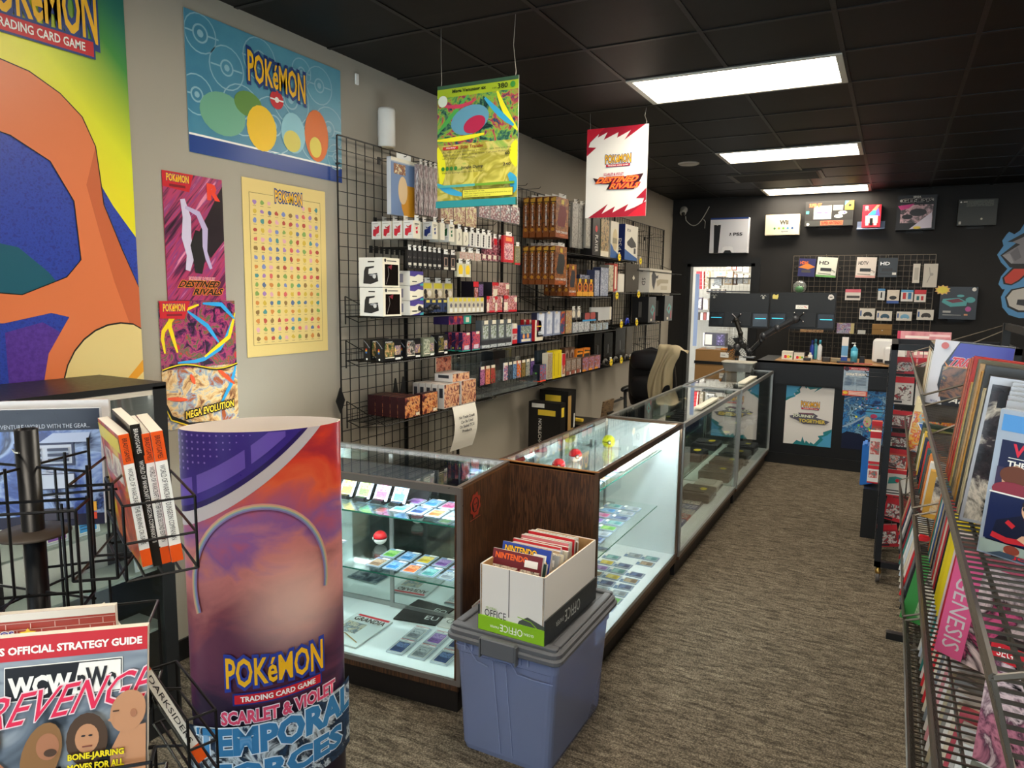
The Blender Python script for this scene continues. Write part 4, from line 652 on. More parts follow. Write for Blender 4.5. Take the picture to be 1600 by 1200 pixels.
WG('foil_poster_tube',(688,745,320,352),.02,{'body':mat('#b09080',.3),'front':full(artm(('#c8a890','#8a5a4c','#e0d0b0','#b8b86a'),26,.25,1,seed=3)),'tab':cream},'hanging pack with copper and cream print under the green sign','card pack','copper packs under the sign',n=3,xf=-2.55,hook=True)
WG('foil_poster_tube',(748,812,318,345),.02,{'body':mat('#a8a4a4',.3),'front':full(artm(('#d0ccc8','#8a4a4c','#6a6068','#e6e2dc'),26,.25,1,seed=9)),'tab':cream},'hanging grey and white pack behind the bottom of green sign','card pack','grey packs behind the sign',n=4,xf=-2.55,hook=True)
# empty hooks
for i,(px,py) in enumerate(((815,290),(836,295),(700,378),(770,400),(1000,362),(1014,368),(1030,371),(765,352),(1010,538),(1022,530),(740,392))):
    p=on(0,-2.6,px,py); hb=MB(); hb.path([(0,0,0),(0,-.22,0),(0,-.235,.014)],.0024,BLK,5).bx(-.014,.014,-.004,.004,-.035,.012,BLK)
    tag(hb.obj('peg_hook',None,(GX+.006,p[1],p[2]),(0,0,R90)),'empty black peg hook on the grid wall','hook','empty peg hooks')
# diamond end cap on the grid edge and two tall black clips
q=on(0,-2.77,532,626); b=MB(); b.add([(0,-.004,-.075),(.036,-.004,0),(0,-.004,.075),(-.036,-.004,0),(0,.004,-.075),(.036,.004,0),(0,.004,.075),(-.036,.004,0)],[(0,1,2,3),(7,6,5,4)]+[(i,4+i,4+(i+1)%4,(i+1)%4) for i in range(4)],BLK); tag(b.obj('diamond_clip',None,(-2.77,q[1],q[2]),(0,0,R90)),'black diamond shaped clip on the near edge of the grid wall','clip')
for i,(px,py) in enumerate(((618,606),(630,603))):
    q=on(0,-2.70,px,py); b=MB(); b.add([(-.03,-.003,-.05),(.03,-.003,-.05),(.004,-.003,.06),(-.004,-.003,.06),(-.03,.003,-.05),(.03,.003,-.05),(.004,.003,.06),(-.004,.003,.06)],[(0,1,2,3),(7,6,5,4)]+[(k,4+k,4+(k+1)%4,(k+1)%4) for k in range(4)],BLK); b.tube((0,0,-.045),(0,.075,-.045),.003,BLK,5)
    tag(b.obj('triangle_clip',None,(-2.70,q[1],q[2]),(0,0,R90)),('left','right')[i]+' black triangular clip standing behind the maroon booster boxes','clip')
# paper note
a0=on(0,XF+.01,712,632); a1=on(0,XF+.01,738,628)
nw=.27; b=MB(); N_=10; L_=.3; pts=[]
for i in range(N_+1):
    t=i/N_; bulge=.03*math.sin(t*PI)-.02*t; pts.append((-t*L_,bulge))
vs=[];fs=[]
for z,bu in pts: vs+=[(-nw/2,-bu,z),(nw/2,-bu-.01,z)]
fs=[(2*i,2*i+2,2*i+3,2*i+1) for i in range(N_)]
b.add(vs,fs,PAPER)
b.F=(Vector((-nw/2,-.022,-.17)),Vector((1,0,0)),Vector((0,0,1)),Vector((0,-1,0)),nw,.12); b.lay=4
b.F=(Vector((-nw/2,-.030,-.19)),Vector((1,0,0)),Vector((0,0,1)),Vector((0,-1,0)),nw,.13); b.lay=1
for i,l in enumerate(('No Trade Credit','Can Be Used','On Sealed TCG','Products')): hw=[.36,.28,.34,.22][i]; b.art([('t',l,.5-hw,.80-i*.24,.5+hw,.95-i*.24,TXT,None,{'bold':.02})])
p=on(0,XF+.012,724,632); o=b.obj('paper_note',None,(XF+.012,p[1],p[2]),(0,0,R90)); tag(o,'white paper note with printed lines hanging from the lowest wire shelf','note')
#@@PART3
# ================================================================== DISPLAY CASES
MIRR=mat('#c4ccc8',.03,1.0); DECK=mat('#e9eeee',.45); PALE=mat('#e2ebec',.5); BRZ=mat('#6b5646',.3,.8); EDGE=mat('#8a5a2c',.5)
ledm=mat('#f0faff',.5,emit=42)
H_=.965
def case(loc,rz,L,D,label,trim,near,far,shelves,sh=(None,None),led=True,backdoor=MIRR):
    r=emp('display_case',loc,rz,label,'display case','glass display cases'); hd=D/2; hl=L/2
    MB().bx(-hl+.02,hl-.02,-hd+.03,hd-.01,0,.11,mat('#17110e',.5)).obj('toe_kick',r)
    MB().bx(-hl,hl,-hd,hd,.11,.14,WAL).bx(-hl+.015,hl-.015,-hd+.012,hd-.02,.14,.155,DECK).obj('deck',r)
    for s,k in ((-1,near),(1,far)):
        if k=='wood':
            b=MB(); b.bx(s*hl-(.02 if s>0 else 0),s*hl+(.0 if s>0 else .02),-hd,hd,.11,H_-.012,WAL).bx(s*hl-(.02 if s>0 else 0),s*hl+(.0 if s>0 else .02),-hd,hd,H_-.012,H_,EDGE); b.bx(s*(hl-.021)-.001,s*(hl-.021)+.001,-hd+.02,hd-.03,.155,H_-.03,PALE)
            tag(b.obj('end_panel',r),'dark walnut laminate end panel')
        elif k=='pale': tag(MB().bx(s*(hl-.012)-.006,s*(hl-.012)+.006,-hd+.01,hd-.01,.15,H_-.01,PALE).obj('end_panel',r),'pale white end panel')
        else: tag(MB().bx(s*(hl-.008)-.003,s*(hl-.008)+.003,-hd+.01,hd-.01,.15,H_-.01,GLASS).obj('end_panel',r),'clear glass end panel')
    MB().bx(-hl+.02,hl-.02,-hd+.006,-hd+.011,.155,H_-.02,GLASS).obj('front_glass',r)
    MB().bx(-hl+.015,hl-.015,-hd+.015,hd-.015,H_-.008,H_-.002,GLASS).obj('top_glass',r)
    b=MB(); t=.022
    b.bx(-hl,hl,-hd-.003,-hd+.016,H_-t-.006,H_+.002,trim).bx(-hl,hl,hd-.016,hd+.003,H_-t,H_+.002,trim).bx(-hl,-hl+.018,-hd,hd,H_-.010,H_+.003,trim if near!='wood' else EDGE).bx(hl-.018,hl,-hd,hd,H_-.010,H_+.003,trim)
    b.bx(-hl,hl,-hd-.003,-hd+.012,.135,.157,trim)
    for s in (-1,1): b.bx(s*hl-.009,s*hl+.009,-hd-.004,-hd+.014,.135,H_,trim if k else trim)
    b.obj('metal_frame',r)
    for i,(z,f0,f1,dd) in enumerate(shelves):
        b=MB(); x0=-hl+.025+f0*(L-.05); x1=-hl+.025+f1*(L-.05); b.bx(x0,x1,-hd+dd,hd-.05,z-.006,z,GLASS); b.bx(x0,x1,-hd+dd-.001,-hd+dd,z-.006,z,GEDGE); tag(b.obj('glass_shelf',r),None)
        for u in (x0+.04,x1-.04): b=MB(); b.bx(u-.004,u+.004,hd-.2,hd-.035,z-.022,z-.007,CHR).bx(u-.008,u+.008,hd-.045,hd-.035,z-.05,z+.02,CHR); b.obj('shelf_bracket',r)
    for s in (-1,1):
        x0,x1=(-hl+.02,.02) if s<0 else (-.02,hl-.02); yy=hd-.016-(.006 if s>0 else 0)
        dr=MB().bx(x0,x1,yy-.003,yy+.001,.16,H_-.025,backdoor).obj('sliding_door',r)
        b=MB(); b.bx(x0,x0+.02,yy-.008,yy-.003,.16,H_-.025,ALU).bx(x1-.02,x1,yy-.008,yy-.003,.16,H_-.025,ALU).bx(x0,x1,yy-.008,yy-.003,.157,.18,ALU); b.obj('door_frame',dr)
    if led: MB().bx(-hl+.04,hl-.04,-hd+.018,-hd+.03,H_-.032,H_-.022,ledm).obj('light_strip',r)
    return r
# case 0 turned a little, front to the viewer's side
A0=math.atan2(.09,1.0); c0x=(-1.475-.61*math.cos(A0)); c0y=2.55-.61*math.sin(A0)
case((c0x-.0,c0y,0),A0,1.22,.505,'glass display case of cards with walnut end panel beside the plastic tote',mat('#8d8785',.3,.7),'pale','wood',[(.80,0,1,.02),(.545,0,1,.02)])
case((-1.31,(2.80+4.17)/2,0),R90,1.37,.49,'nearest case of the long row, brown trim, brightly lit pale interior',BRZ,'wood','pale',[(.84,0,.86,.06),(.53,0,.80,.05)])
case((-1.30,(4.19+5.95)/2,0),R90,1.76,.49,'middle case of the long row, silver trim, consoles inside',ALU,'glass','glass',[(.72,.1,.8,.2),(.50,.0,1,.12)],backdoor=MIRR,led=False)
case((-1.29,(5.96+7.66)/2,0),R90,1.70,.49,'farthest case of the long row touching the black counter',ALU,'glass','glass',[(.50,0,1,.12)],backdoor=MIRR,led=False)
# ---- trading cards
CC={'green':('#5fae3c','#a8d070','#2f6a34'),'blue':('#3f8fd0','#9ac8e8','#2a5a9a'),'yellow':('#e0c030','#f0e080','#9a7a20'),'purple':('#8a5ab0','#b89ad0','#4a3070'),'orange':('#d8683a','#f0a878','#7a3424'),'grey':('#8a9298','#c4cacc','#4a5258'),'magenta':('#c04a8a','#e0a0c0','#6a2450'),'teal':('#4a9a9a','#a0d0cc','#28585c'),'brown':('#8a6a4c','#c4a888','#4a3628'),'navy':('#2c4478','#6a86b8','#16223c')}
CN=list(CC)
def cardmesh(cn,slab=False):
    k=('cm',cn,slab)
    if k in _M: return _M[k]
    w,h,t=(.082,.125,.006) if slab else (.072,.10,.003); b=card(w,t,h,mat('#b8c6d6',.15,0,.6) if not slab else mat('#c4ccd2',.15,0,.6),back=())
    b.face('front',w,t,h); c=CC[cn]
    b.art([('r',.04,.03,.96,.97,mat('#5f7fa6' if not slab else '#aab4bc',.3)),('r',.1,.07,.9,.80,mat('#e6e0c8',.4)),('r',.13,.09,.87,.78,mat(c[0],.35)),('r',.17,.42,.83,.72,artm(c,55,.3,.6,seed=CN.index(cn))),('r',.17,.34,.6,.36,TXT),('r',.17,.26,.7,.28,TXT),('r',.17,.18,.5,.2,TXT)])
    b.art([('r',.45,.80,.95,.95,mat('#eceae4',.5))] if not slab else [('r',.06,.83,.94,.97,mat('#e8e4e0',.4)),('r',.06,.94,.94,.97,RED),('r',.12,.87,.6,.89,TXT)])
    me=b.mesh('trading_card'); _M[k]=me; return me
FLAT=-R90
def lay(cn,x,y,z,rz,label,group,slab=False):
    return inst('trading_card',cardmesh(cn,slab),(x,y,z+ (.0035 if slab else .002)),(FLAT,0,rz),label,'trading card',group)
def l0(u,v): # local of case 0
    ca,sa=math.cos(A0),math.sin(A0); return c0x+u*ca-v*sa,c0y+u*sa+v*ca
rc=random.Random(21)
cnt=0
def cc_(): return rc.choice(CN)
# easel cards on the top shelf of case 0
for i,cn in enumerate(('yellow','green','magenta','blue')):
    x,y=l0(-.02+i*.092+.03-.06,-.08); r=emp('card_easel',(x,y,.801),A0,'small black tilted card easel on the top glass shelf, '+ORD[i],'easel','black card easels')
    b=MB(); b.bx(-.035,.035,-.035,.045,0,.006,BLK); b.add([(-.035,-.01,.006),(.035,-.01,.006),(.035,.045,.085),(-.035,.045,.085),(-.035,.0,.006),(.035,.0,.006),(.035,.053,.085),(-.035,.053,.085)],[(0,1,2,3),(7,6,5,4),(0,4,5,1),(3,2,6,7),(0,3,7,4),(1,5,6,2)],BLK); b.obj('back_rest',r)
    MB().bx(-.025,.025,-.038,-.014,.006,.018,BLK).obj('lip',r)
    inst('trading_card',cardmesh(cn),(x-.018*math.sin(A0)*-1,y-.012,.810),(-math.radians(34),0,A0),cn+' picture card standing tilted on a black easel','trading card','cards on black easels')
b=MB(); b.add([(-.25,-.03,0),(.28,-.03,0),(.28,.06,.12),(-.25,.06,.12),(-.25,-.01,0),(.28,-.01,0),(.28,.08,.12),(-.25,.08,.12)],[(0,1,2,3),(7,6,5,4),(0,4,5,1),(3,2,6,7),(0,3,7,4),(1,5,6,2)],mat('#202124',.5)); b.bx(-.25,.28,.06,.08,0,.12,mat('#202124',.5))
x,y=l0(.03,.05); tag(b.obj('card_riser',None,(x,y,.801),(0,0,A0)),'black riser behind the tilted cards in the display case','riser')
def rowcards(prefix,group,spots,slab=False,cols=None):
    for i,(x,y,z,rz,nm) in enumerate(spots):
        cn=cols[i%len(cols)] if cols else cc_(); lay(cn,x,y,z,rz+rc.uniform(-.04,.04),f'{cn} sleeved card on {prefix}, {nm}',group,slab)
SP=[]
for j,v in enumerate((-.19,-.075)):
    for i in range(7):
        u=-.02+i*.088
        if (i<2): continue
        x,y=l0(u,v); SP.append((x,y,.546,A0,('front row, ' if j==0 else 'second row, ')+ORD[i-2]))
rowcards('lower glass shelf',"cards on the lower glass shelf",SP,cols=['brown','blue','orange','teal','grey','green','blue','yellow','purple','magenta'])
SP=[]
for j,v in enumerate((-.19,-.075)):
    for i in range(4): x,y=l0(-.42+i*.085,v); SP.append((x,y,.546,A0,('front row, ' if j==0 else 'back row, ')+ORD[i]+' near the seated ball'))
rowcards('left half of lower glass shelf',"cards on the left of the lower glass shelf",[(a,b_,c,d,e.replace(' near the seated ball','')) for a,b_,c,d,e in SP],cols=['blue','green','teal','navy','grey','blue','orange','brown'])
SP=[]
for j,v in enumerate((-.17,-.05)):
    for i in range(4): x,y=l0(.27+i*.085,v); SP.append((x,y,.801,A0,('front row, ' if j==0 else 'back row, ')+ORD[i]))
rowcards('top shelf right of easels',"cards on the top glass shelf",SP,cols=['blue','navy','orange','grey','purple','blue','magenta','grey'])
SP=[]
for j,v in enumerate((-.19,-.085)):
    for i in range(5): x,y=l0(.20+i*.092+.0*j-.02,v); 
for j,v in enumerate((-.17,-.035)):
    for i in range(3): x,y=l0(.25+i*.11,v); SP.append((x,y,.156,A0,('front row, ' if j==0 else 'back row, ')+ORD[i]))
for i,(x,y,z,rz,nm) in enumerate(SP): lay(('navy','grey','navy','grey','purple','navy')[i],x,y,z,rz,('dark blue','grey','deep navy','pale grey','purple','dark navy')[i]+' graded card on white case floor, '+nm,'graded cards on the white case floor',True)
def mag(name,w,d,h,items,loc,rot,label,body=PAPER,cat='magazine',left=(),group=None):
    return tag(card(w,d,h,body,front=items,left=left).obj(name,None,loc,rot),label,cat,group)
x,y=l0(-.02,-.10); gi=[('r',0,0,1,1,mat('#cfd6d4',.3)),('r',.1,.35,.6,.7,artm(('#8a7a60','#c8c0a8','#5a6a7a','#a8b4b8'),20,.3,1)),('r',.1,.92,.95,.98,RED),('t','GRANDIA',.12,.76,.95,.9,mat('#3a2a24',.4),mat('#e6e6e0',.4),{'bold':.03}),('l',[(.1,.2),(.4,.3),(.9,.12)],.03,mat('#b08a5a',.4))]
mag('magazine',.21,.008,.28,gi,(x,y-.10,.161),(FLAT,0,A0-.05),'plastic wrapped magazine reading grandia on the white case floor',mat('#c8ccc8',.3))
x,y=l0(-.30,-.12); mag('magazine',.2,.006,.26,[('r',0,0,1,1,artm(('#1c2430','#5a6a7a','#c0c8c8'),14))],(x,y-.1,.160),(FLAT,0,A0+.1),'dark wrapped booklet left of the wrapped grandia magazine',mat('#c8ccc8',.3))
x,y=l0(.40,.13); mag('magazine',.2,.006,.14,[('r',0,0,1,1,mat('#d8d4d0',.4)),('r',0,.7,1,.95,RED),('t','CHRONO',.1,.3,.9,.6,TXT)],(x,y,.160),(FLAT,0,A0),'red and white booklet at the back of the case floor',PAPER)
x,y=l0(.18,.12); mag('magazine',.22,.006,.13,[('r',0,0,1,1,mat('#1c1d20',.4)),('t','EU',.65,.3,.95,.6,mat('#cfd4d4',.4))],(x,y,.160),(FLAT,0,A0+.1),'dark booklet at the back of the case floor, mostly hidden',BLK)
# toy balls
def toyball(x,y,z,R,top,label,rz=0,bot=mat('#ece8e2',.25)):
    b=MB(Matrix.Translation((0,0,R))@Matrix.Rotation(rz,4,'Z')@Matrix.Rotation(.0,4,'X')); b.ball((0,0,0),R,top,20,lo=-.001,hi=1); b.ball((0,0,0),R,bot,20,lo=-1,hi=.001)
    b.lathe([(R*1.008,-R*.05),(R*1.012,0),(R*1.008,R*.05)],mat('#151515',.3),n=24)
    b.lathe([(R*.34,-R*.98),(R*.30,-R*1.03),(0.001,-R*1.03)],mat('#151515',.3),n=16,ax='y'); b.lathe([(R*.2,-R*1.0),(R*.19,-R*1.07),(0.001,-R*1.07)],WHT,n=16,ax='y')
    return tag(b.obj('toy_ball',None,(x,y,z)),label,'toy ball')
def gz(px,py,z): p=on(2,z,px,py); return p[0],p[1]
RB=mat('#d8242c',.25)
x,y=gz(594,841,.575); toyball(x,y,.546,.033,RB,'red and white ball with button on the lower glass shelf',-.6)
x,y=gz(899,712,.875); toyball(x,y,.841,.036,RB,'red and white ball near the middle of the top glass shelf',.7)
x,y=gz(873,729,.868); toyball(x,y,.841,.034,RB,'red and white ball closest to the walnut end panel',.4)
x,y=gz(951,688,.885); toyball(x,y,.841,.038,mat('#d8dc1e',.3),'yellow ball with black band on the top glass shelf',.5,mat('#d8dc1e',.3))
# cards in case 1
def c1rows(z,rows,n,y0,dy,pref,grp,x0=-1.13,skip=(),dx=-.105):
    for r_ in range(rows):
        for i in range(n):
            if (r_,i) in skip: continue
            lay(cc_() if rc.random()<.55 else rc.choice(('grey','navy','grey','teal')),x0+dx*r_,y0+i*dy,z,R90+rc.uniform(-.05,.05),'',grp)
            o=COL.objects[-1]; cn=CN[[cardmesh(c) for c in CN].index(o.data)] if o.data in [cardmesh(c) for c in CN] else 'grey'
            o['label']=f'{cn} sleeved card on {pref}, {["front","second","third","fourth"][r_]} row, {ORN[i]} from near end'
c1rows(.156,4,13,2.87,.095,'case floor','cards on the floor of the brown trimmed case',skip=((3,9),(3,10),(3,11),(0,10),(1,11),(2,12),(0,3),(3,2)))
c1rows(.531,3,10,2.88,.095,'lower shelf of brown case','cards on the lower shelf of the brown trimmed case',x0=-1.17,skip=((2,8),(2,9)))
c1rows(.841,1,11,2.88,.095,'top shelf of brown case','cards on the top shelf of the brown trimmed case',x0=-1.16)
# price strip of white tickets on top shelf
b=MB()
for i in range(13): b.bx(-.04,.04,2.86+i*.093,2.86+i*.093+.085,0,.03,mat('#e8dcc4',.5))
# boxes in middle and far cases
def gbox(name,w,d,h,body,fr,loc,rot,label,cat,group=None,left=(),top=()):
    return tag(card(w,d,h,body,front=fr,left=left,top=top).obj(name,None,loc,rot),label,cat,group)
g2=['#8a2a2c','#2a4a9a','#c8c4bc','#3a3a40','#b03a34','#4a6a8a','#d8d0c0','#5a2a2a','#2c3a6a','#9a8a70']
g2n=['dark red','royal blue','off white','charcoal','brick red','steel blue','cream','maroon','navy','tan']
for r_ in range(3):
    for i in range(9):
        k=rc.randrange(10); cA=artm((g2[k],g2[(k+3)%10],'#e6e2da',g2[(k+7)%10]),40,.3,1,seed=k)
        gbox('game_case',.12,.016,.16,mat(g2[k],.35),[('r',0,0,1,1,mat(g2[k],.35)),('r',.06,.05,.94,.85,cA),('r',.06,.88,.6,.96,TW)],(-1.10-r_*.135-.07,4.26+i*.125,.164),(FLAT,0,R90),f'{g2n[k]} game case flat on middle case floor, {["front","second","third"][r_]} row, {ORN[i]} one','game case','game cases on the middle case floor')
for r_ in range(2):
    for i in range(11):
        k=rc.randrange(10)
        gbox('game_case',.02,.10,.13,mat(('#a8acae','#c8ccce','#7a8084')[k%3],.3),[('r',.1,.1,.9,.9,mat(g2[k],.35))],(-1.28-r_*.13,4.32+i*.075,.501),(0,0,R90+.4),f'{g2n[k]} cartridge in clear case on middle case shelf, {["front","back"][r_]} row, {ORN[i]} one','cartridge','cartridges standing on the middle case shelf')
for i in range(12):
    k=rc.randrange(10)
    gbox('game_case',.015,.09,.15,mat(('#1c1e22','#26303a','#3a3c40')[k%3],.3),[('r',.1,.1,.9,.9,mat(('#c8ccd0','#3a4a6a','#8a8f94')[k%3],.3))],(-1.32,4.4+i*.1,.721),(0,0,R90+.3),f'slim dark game case standing high in middle case, {ORN[i]} one','game case','slim cases on the high shelf')
def console(x,y,z,w,d,h,c,lab,burst=True,rz=R90,pads=0):
    r=emp('game_console',(x,y,z),rz,lab,'game console'); m_=mat(c,.35)
    b=MB(); b.rb(-w/2,w/2,-d/2,d/2,0,h,m_,.015).rb(-w*.35,w*.35,-d*.3,d*.35,h,h+.008,m_,.01).bx(-w*.3,w*.3,-d/2-.002,-d/2,h*.4,h*.7,mat('#0c0c0c',.2)); b.obj('body',r)
    if burst:
        b=MB(); b.add([((1 if i%2 else .76)*math.cos(PI*i/10)*.045,-d*.2+(1 if i%2 else .76)*math.sin(PI*i/10)*.03,h+.0095) for i in range(20)],[tuple(range(20))],mat('#f0dc2c',.5)); b.obj('price_sticker',r)
    return r
console(-1.27,5.3,.501,.26,.2,.06,'#26282c','black game console with yellow sticker on the middle case shelf')
console(-1.26,5.75,.501,.24,.2,.05,'#3a3c40','dark grey game console with yellow sticker, far end of middle shelf')
console(-1.25,5.45,.158,.28,.24,.07,'#3c3834','bulky brown grey console on the floor of the middle case')
console(-1.24,5.78,.158,.22,.2,.05,'#c8c4ba','pale console box on the floor of middle case',False)
for i,(y,c,l) in enumerate(((6.15,'#3a3632','near'),(6.55,'#2c2a28','second'),(6.95,'#45413a','third'),(7.35,'#2a2a2c','far'))):
    console(-1.25,y,.158,.3,.26,.08,c,f'old dark console on the far case floor, {l} one')
for i,(y,c,l) in enumerate(((6.2,'#4a4a4c','near'),(6.7,'#606468','middle'),(7.3,'#2a2a2e','far'))):
    console(-1.24,y,.501,.26,.22,.05,c,f'grey console on the far case glass shelf, {l} one')
for i,(y,z) in enumerate(((6.45,.501),(7.0,.501),(6.75,.158))):
    b=MB(); g=mat('#6a6e72',.35); b.ball((0,0,.03),.03,g,12,(1.9,1,.7)); b.ball((-.06,-.02,.02),.022,g,10,(.8,1.8,.8)); b.ball((.06,-.02,.02),.022,g,10,(.8,1.8,.8))
    tag(b.obj('gamepad',None,(-1.15,y,z),(0,0,R90)),'grey gamepad beside the consoles in the far case, '+('near upper one','far upper one','one on the floor')[i],'gamepad')
# price ticket strips
for (x,y0,n,lab) in ((-1.22,3.2,0,''),):
    pass
def strip(x0,x1,y0,y1,z,lab):
    b=MB(); b.bx(x0,x1,y0,y1,0,.012,mat('#ddd8c8',.5))
    n=int((y1-y0)/.05)
    for i in range(1,n): b.bx(x0-.0005,x1+.0005,y0+i*(y1-y0)/n-.001,y0+i*(y1-y0)/n+.001,0,.0125,mat('#8a8678',.6))
    tag(b.obj('ticket_strip',None,(0,0,z)),lab,'ticket strip')
strip(-1.22,-1.14,3.35,4.02,.845,'cream row of price tickets on the top shelf of brown case'); strip(-1.14,-1.09,4.75,5.3,.968,'cream ticket strip lying on the glass top of the middle case'); strip(-1.15,-1.09,6.35,6.95,.968,'cream ticket strip lying on the glass top of the far case')
# stickers on the walnut end of case 0
b=MB(); b.face('front',.10,.001,.12)
gear=[(.5+.5*(1 if (i//2)%2 else .82)*math.cos(2*PI*i/32),.5+.45*(1 if (i//2)%2 else .82)*math.sin(2*PI*i/32)) for i in range(32)]
rs=mat('#8a2c1c',.5); b.bx(-.05,.05,0,.0008,0,.001,rs); b.art([('p',gear,rs),('d',.5,.5,.32,mat('#1a120e',.5)),('d',.5,.55,.2,rs,1.1),('r',.38,.28,.62,.42,rs),('d',.42,.54,.05,mat('#1a120e',.5)),('d',.58,.54,.05,mat('#1a120e',.5)),('r',.46,.28,.48,.38,mat('#1a120e',.5)),('r',.52,.28,.54,.38,mat('#1a120e',.5))])
ex=lambda v:(-1.475+.002-0.0-(v)*math.sin(A0)*1,2.55+v*math.cos(A0))
def onend(px,py): p=on(0,-1.47,px,py); return p
p=onend(740,788); tag(b.obj('gear_sticker',None,(-1.462,p[1],p[2]-.06),(0,0,R90+A0)),'dark red cog sticker with skull on the walnut end panel','sticker')
p=onend(744,945); b=MB(); b.face('front',.15,.001,.07); b.bx(-.075,.075,0,.0008,0,.07,TW); b.art([('t','PAPER',.04,.1,.96,.9,mat('#b8242c',.4),mat('#f0e8e0',.4),{'bold':.05,'ow':.05})]); tag(b.obj('paper_sticker',None,(-1.452,p[1],p[2]-.04),(0,0,R90+A0)),'red lettered sticker low on the walnut end panel, behind the tote','sticker')
# torn tape on panel corners
p=onend(712,1068); b=MB(); b.add([(0,0,0),(.03,0,.01),(.035,0,.06),(.02,0,.1),(.0,0,.13)],[(0,1,2,3,4)],mat('#b08a5a',.7)); b.add([(0,-.001,0),(.012,-.001,.0),(.02,-.001,.03),(.0,-.001,.05)],[(0,1,2,3)],mat('#8a2a20',.7)); tag(b.obj('torn_patch',None,(-1.492+.0185,2.31,.13),(0,0,R90+A0)),'torn tan patch low on the near corner of the walnut end panel','patch')
# ================================================================== TOTE + PAPER BOX
r=emp('storage_tote',(-1.15,2.39,0),0,'clear blue storage tote with dark grey lid at the end of the cases','storage tote')
TOT=glassm('#b0bad8',.8,1.4,.36,'#a8b4de',.08)
def ring(x0,x1,y0,y1,z,rr=.03,seg=4):
    P=[]
    for cx,cy,a0 in ((x1-rr,y1-rr,0),(x0+rr,y1-rr,90),(x0+rr,y0+rr,180),(x1-rr,y0+rr,270)):
        for k in range(seg+1): a=math.radians(a0+90*k/seg); P.append((cx+rr*math.cos(a),cy+rr*math.sin(a),z))
    return P
b=MB(); b.smooth=False
R=[ring(-.19,.17,-.235,.27,0.0),ring(-.195,.175,-.24,.275,.02),ring(-.205,.20,-.265,.28,.40),ring(-.21,.207,-.27,.283,.405),ring(-.212,.21,-.272,.285,.475)]
n=len(R[0]); vs=sum(R,[]); fs=[tuple(range(n-1,-1,-1))]
for k in range(len(R)-1):
    for i in range(n): j=(i+1)%n; fs.append((k*n+i,k*n+j,(k+1)*n+j,(k+1)*n+i))
b.add(vs,fs,TOT); b.obj('body',r)
b=MB(); rib=glassm('#b8c0da',1,1.5,.5,'#a8b4d8',.1)
for u in (-.02,.03): b.tube((u*1.0,-.2445,.03),(u*1.05-.02,-.274,.40),.002,rib,4)
b.path([(-.2,-.272,.43),(-.15,-.272,.43),(-.11,-.274,.385),(-.06,-.274,.375)],.0022,rib,4).path([(.01,-.276,.45),(.06,-.276,.38),(.12,-.275,.375),(.2,-.272,.375)],.0022,rib,4); 
for u in (-.16,-.13,.07,.1): b.bx(u,u+.006,-.279,-.273,.42,.46,rib)
tag(b.obj('ribs',r),'raised pale ribs')
LID=mat('#55565a',.5,bump=.05,bscale=200); b=MB()
b.rb(-.228,.226,-.292,.30,.47,.50,LID,.035,4).rb(-.235,.233,-.30,.307,.455,.478,LID,.035,4)
for a in ((-.215,.213,-.28,-.25),(-.215,.213,.262,.288)): b.rb(*a,.498,.512,LID,.01)
for a in ((-.215,-.185),(.183,.213)): b.rb(*a,-.25,.262,.498,.512,LID,.01)
b.obj('lid',r)
b=MB(); b.rb(-.07,.07,-.318,-.296,.44,.505,LID,.008).bx(-.075,-.07,-.318,-.298,.43,.5,LID).bx(.07,.075,-.318,-.298,.43,.5,LID); b.obj('latch',r)
# carton
cx,cy=-1.115,2.345; CW,CD,CHh=.262,.45,.245
r=emp('paper_carton',(cx,cy,.513),-.02,'open white and green office paper carton full of magazines on the tote lid','carton')
CB=mat('#b08a5c',.8); CWH=mat('#dcd8d2',.6)
b=MB(); t=.004
for x0,x1,y0,y1 in ((-CW/2,CW/2,-CD/2,-CD/2+t),(-CW/2,CW/2,CD/2-t,CD/2),(-CW/2,-CW/2+t,-CD/2,CD/2),(CW/2-t,CW/2,-CD/2,CD/2)): b.bx(x0,x1,y0,y1,0,CHh,CWH)
for x0,x1,y0,y1 in ((-CW/2+t,CW/2-t,-CD/2+t,-CD/2+2*t),(-CW/2+t,CW/2-t,CD/2-2*t,CD/2-t),(-CW/2+t,-CW/2+2*t,-CD/2,CD/2),(CW/2-2*t,CW/2-t,-CD/2,CD/2)): b.bx(x0,x1,y0,y1,.0,CHh-.001,CB)
b.bx(-CW/2,CW/2,-CD/2,CD/2,0,.004,CB)
b.F=(Vector((-CW/2,-CD/2,0)),Vector((1,0,0)),Vector((0,0,1)),Vector((0,-1,0)),CW,CHh); b.lay=1; b.hold=0
b.art([('r',.455,.28,.468,1,mat('#2a2622',.6)),('p',[(.62,.27),(.75,.36),(1,.28),(1,.22),(.6,.22)],mat('#4a4f4c',.5)),('t','GLOBAL',.1,.335,.28,.37,mat('#8ab03a',.5)),('t','OFFICE',.08,.22,.42,.33,TXT),('l',[(.6,.33),(.8,.30),(.9,.22)],.012,mat('#8ac020',.5))])
b.obj('box_walls',r)
b=MB(); gd=mat('#86b81e',.5); g3=mat('#2c3032',.5); q=.003
for x0,x1,y0,y1,m_ in ((-CW/2-q,CW/2+q,-CD/2-q-.003,-CD/2-.001,gd),(-CW/2-q,CW/2+q,CD/2+.001,CD/2+q,gd),(CW/2+.001,CW/2+q+.003,-CD/2-q,CD/2+q,g3),(-CW/2-q-.003,-CW/2-.001,-CD/2-q,CD/2+q,g3)): b.bx(x0,x1,y0,y1,0,.055+(.035 if m_ is g3 else 0),m_)
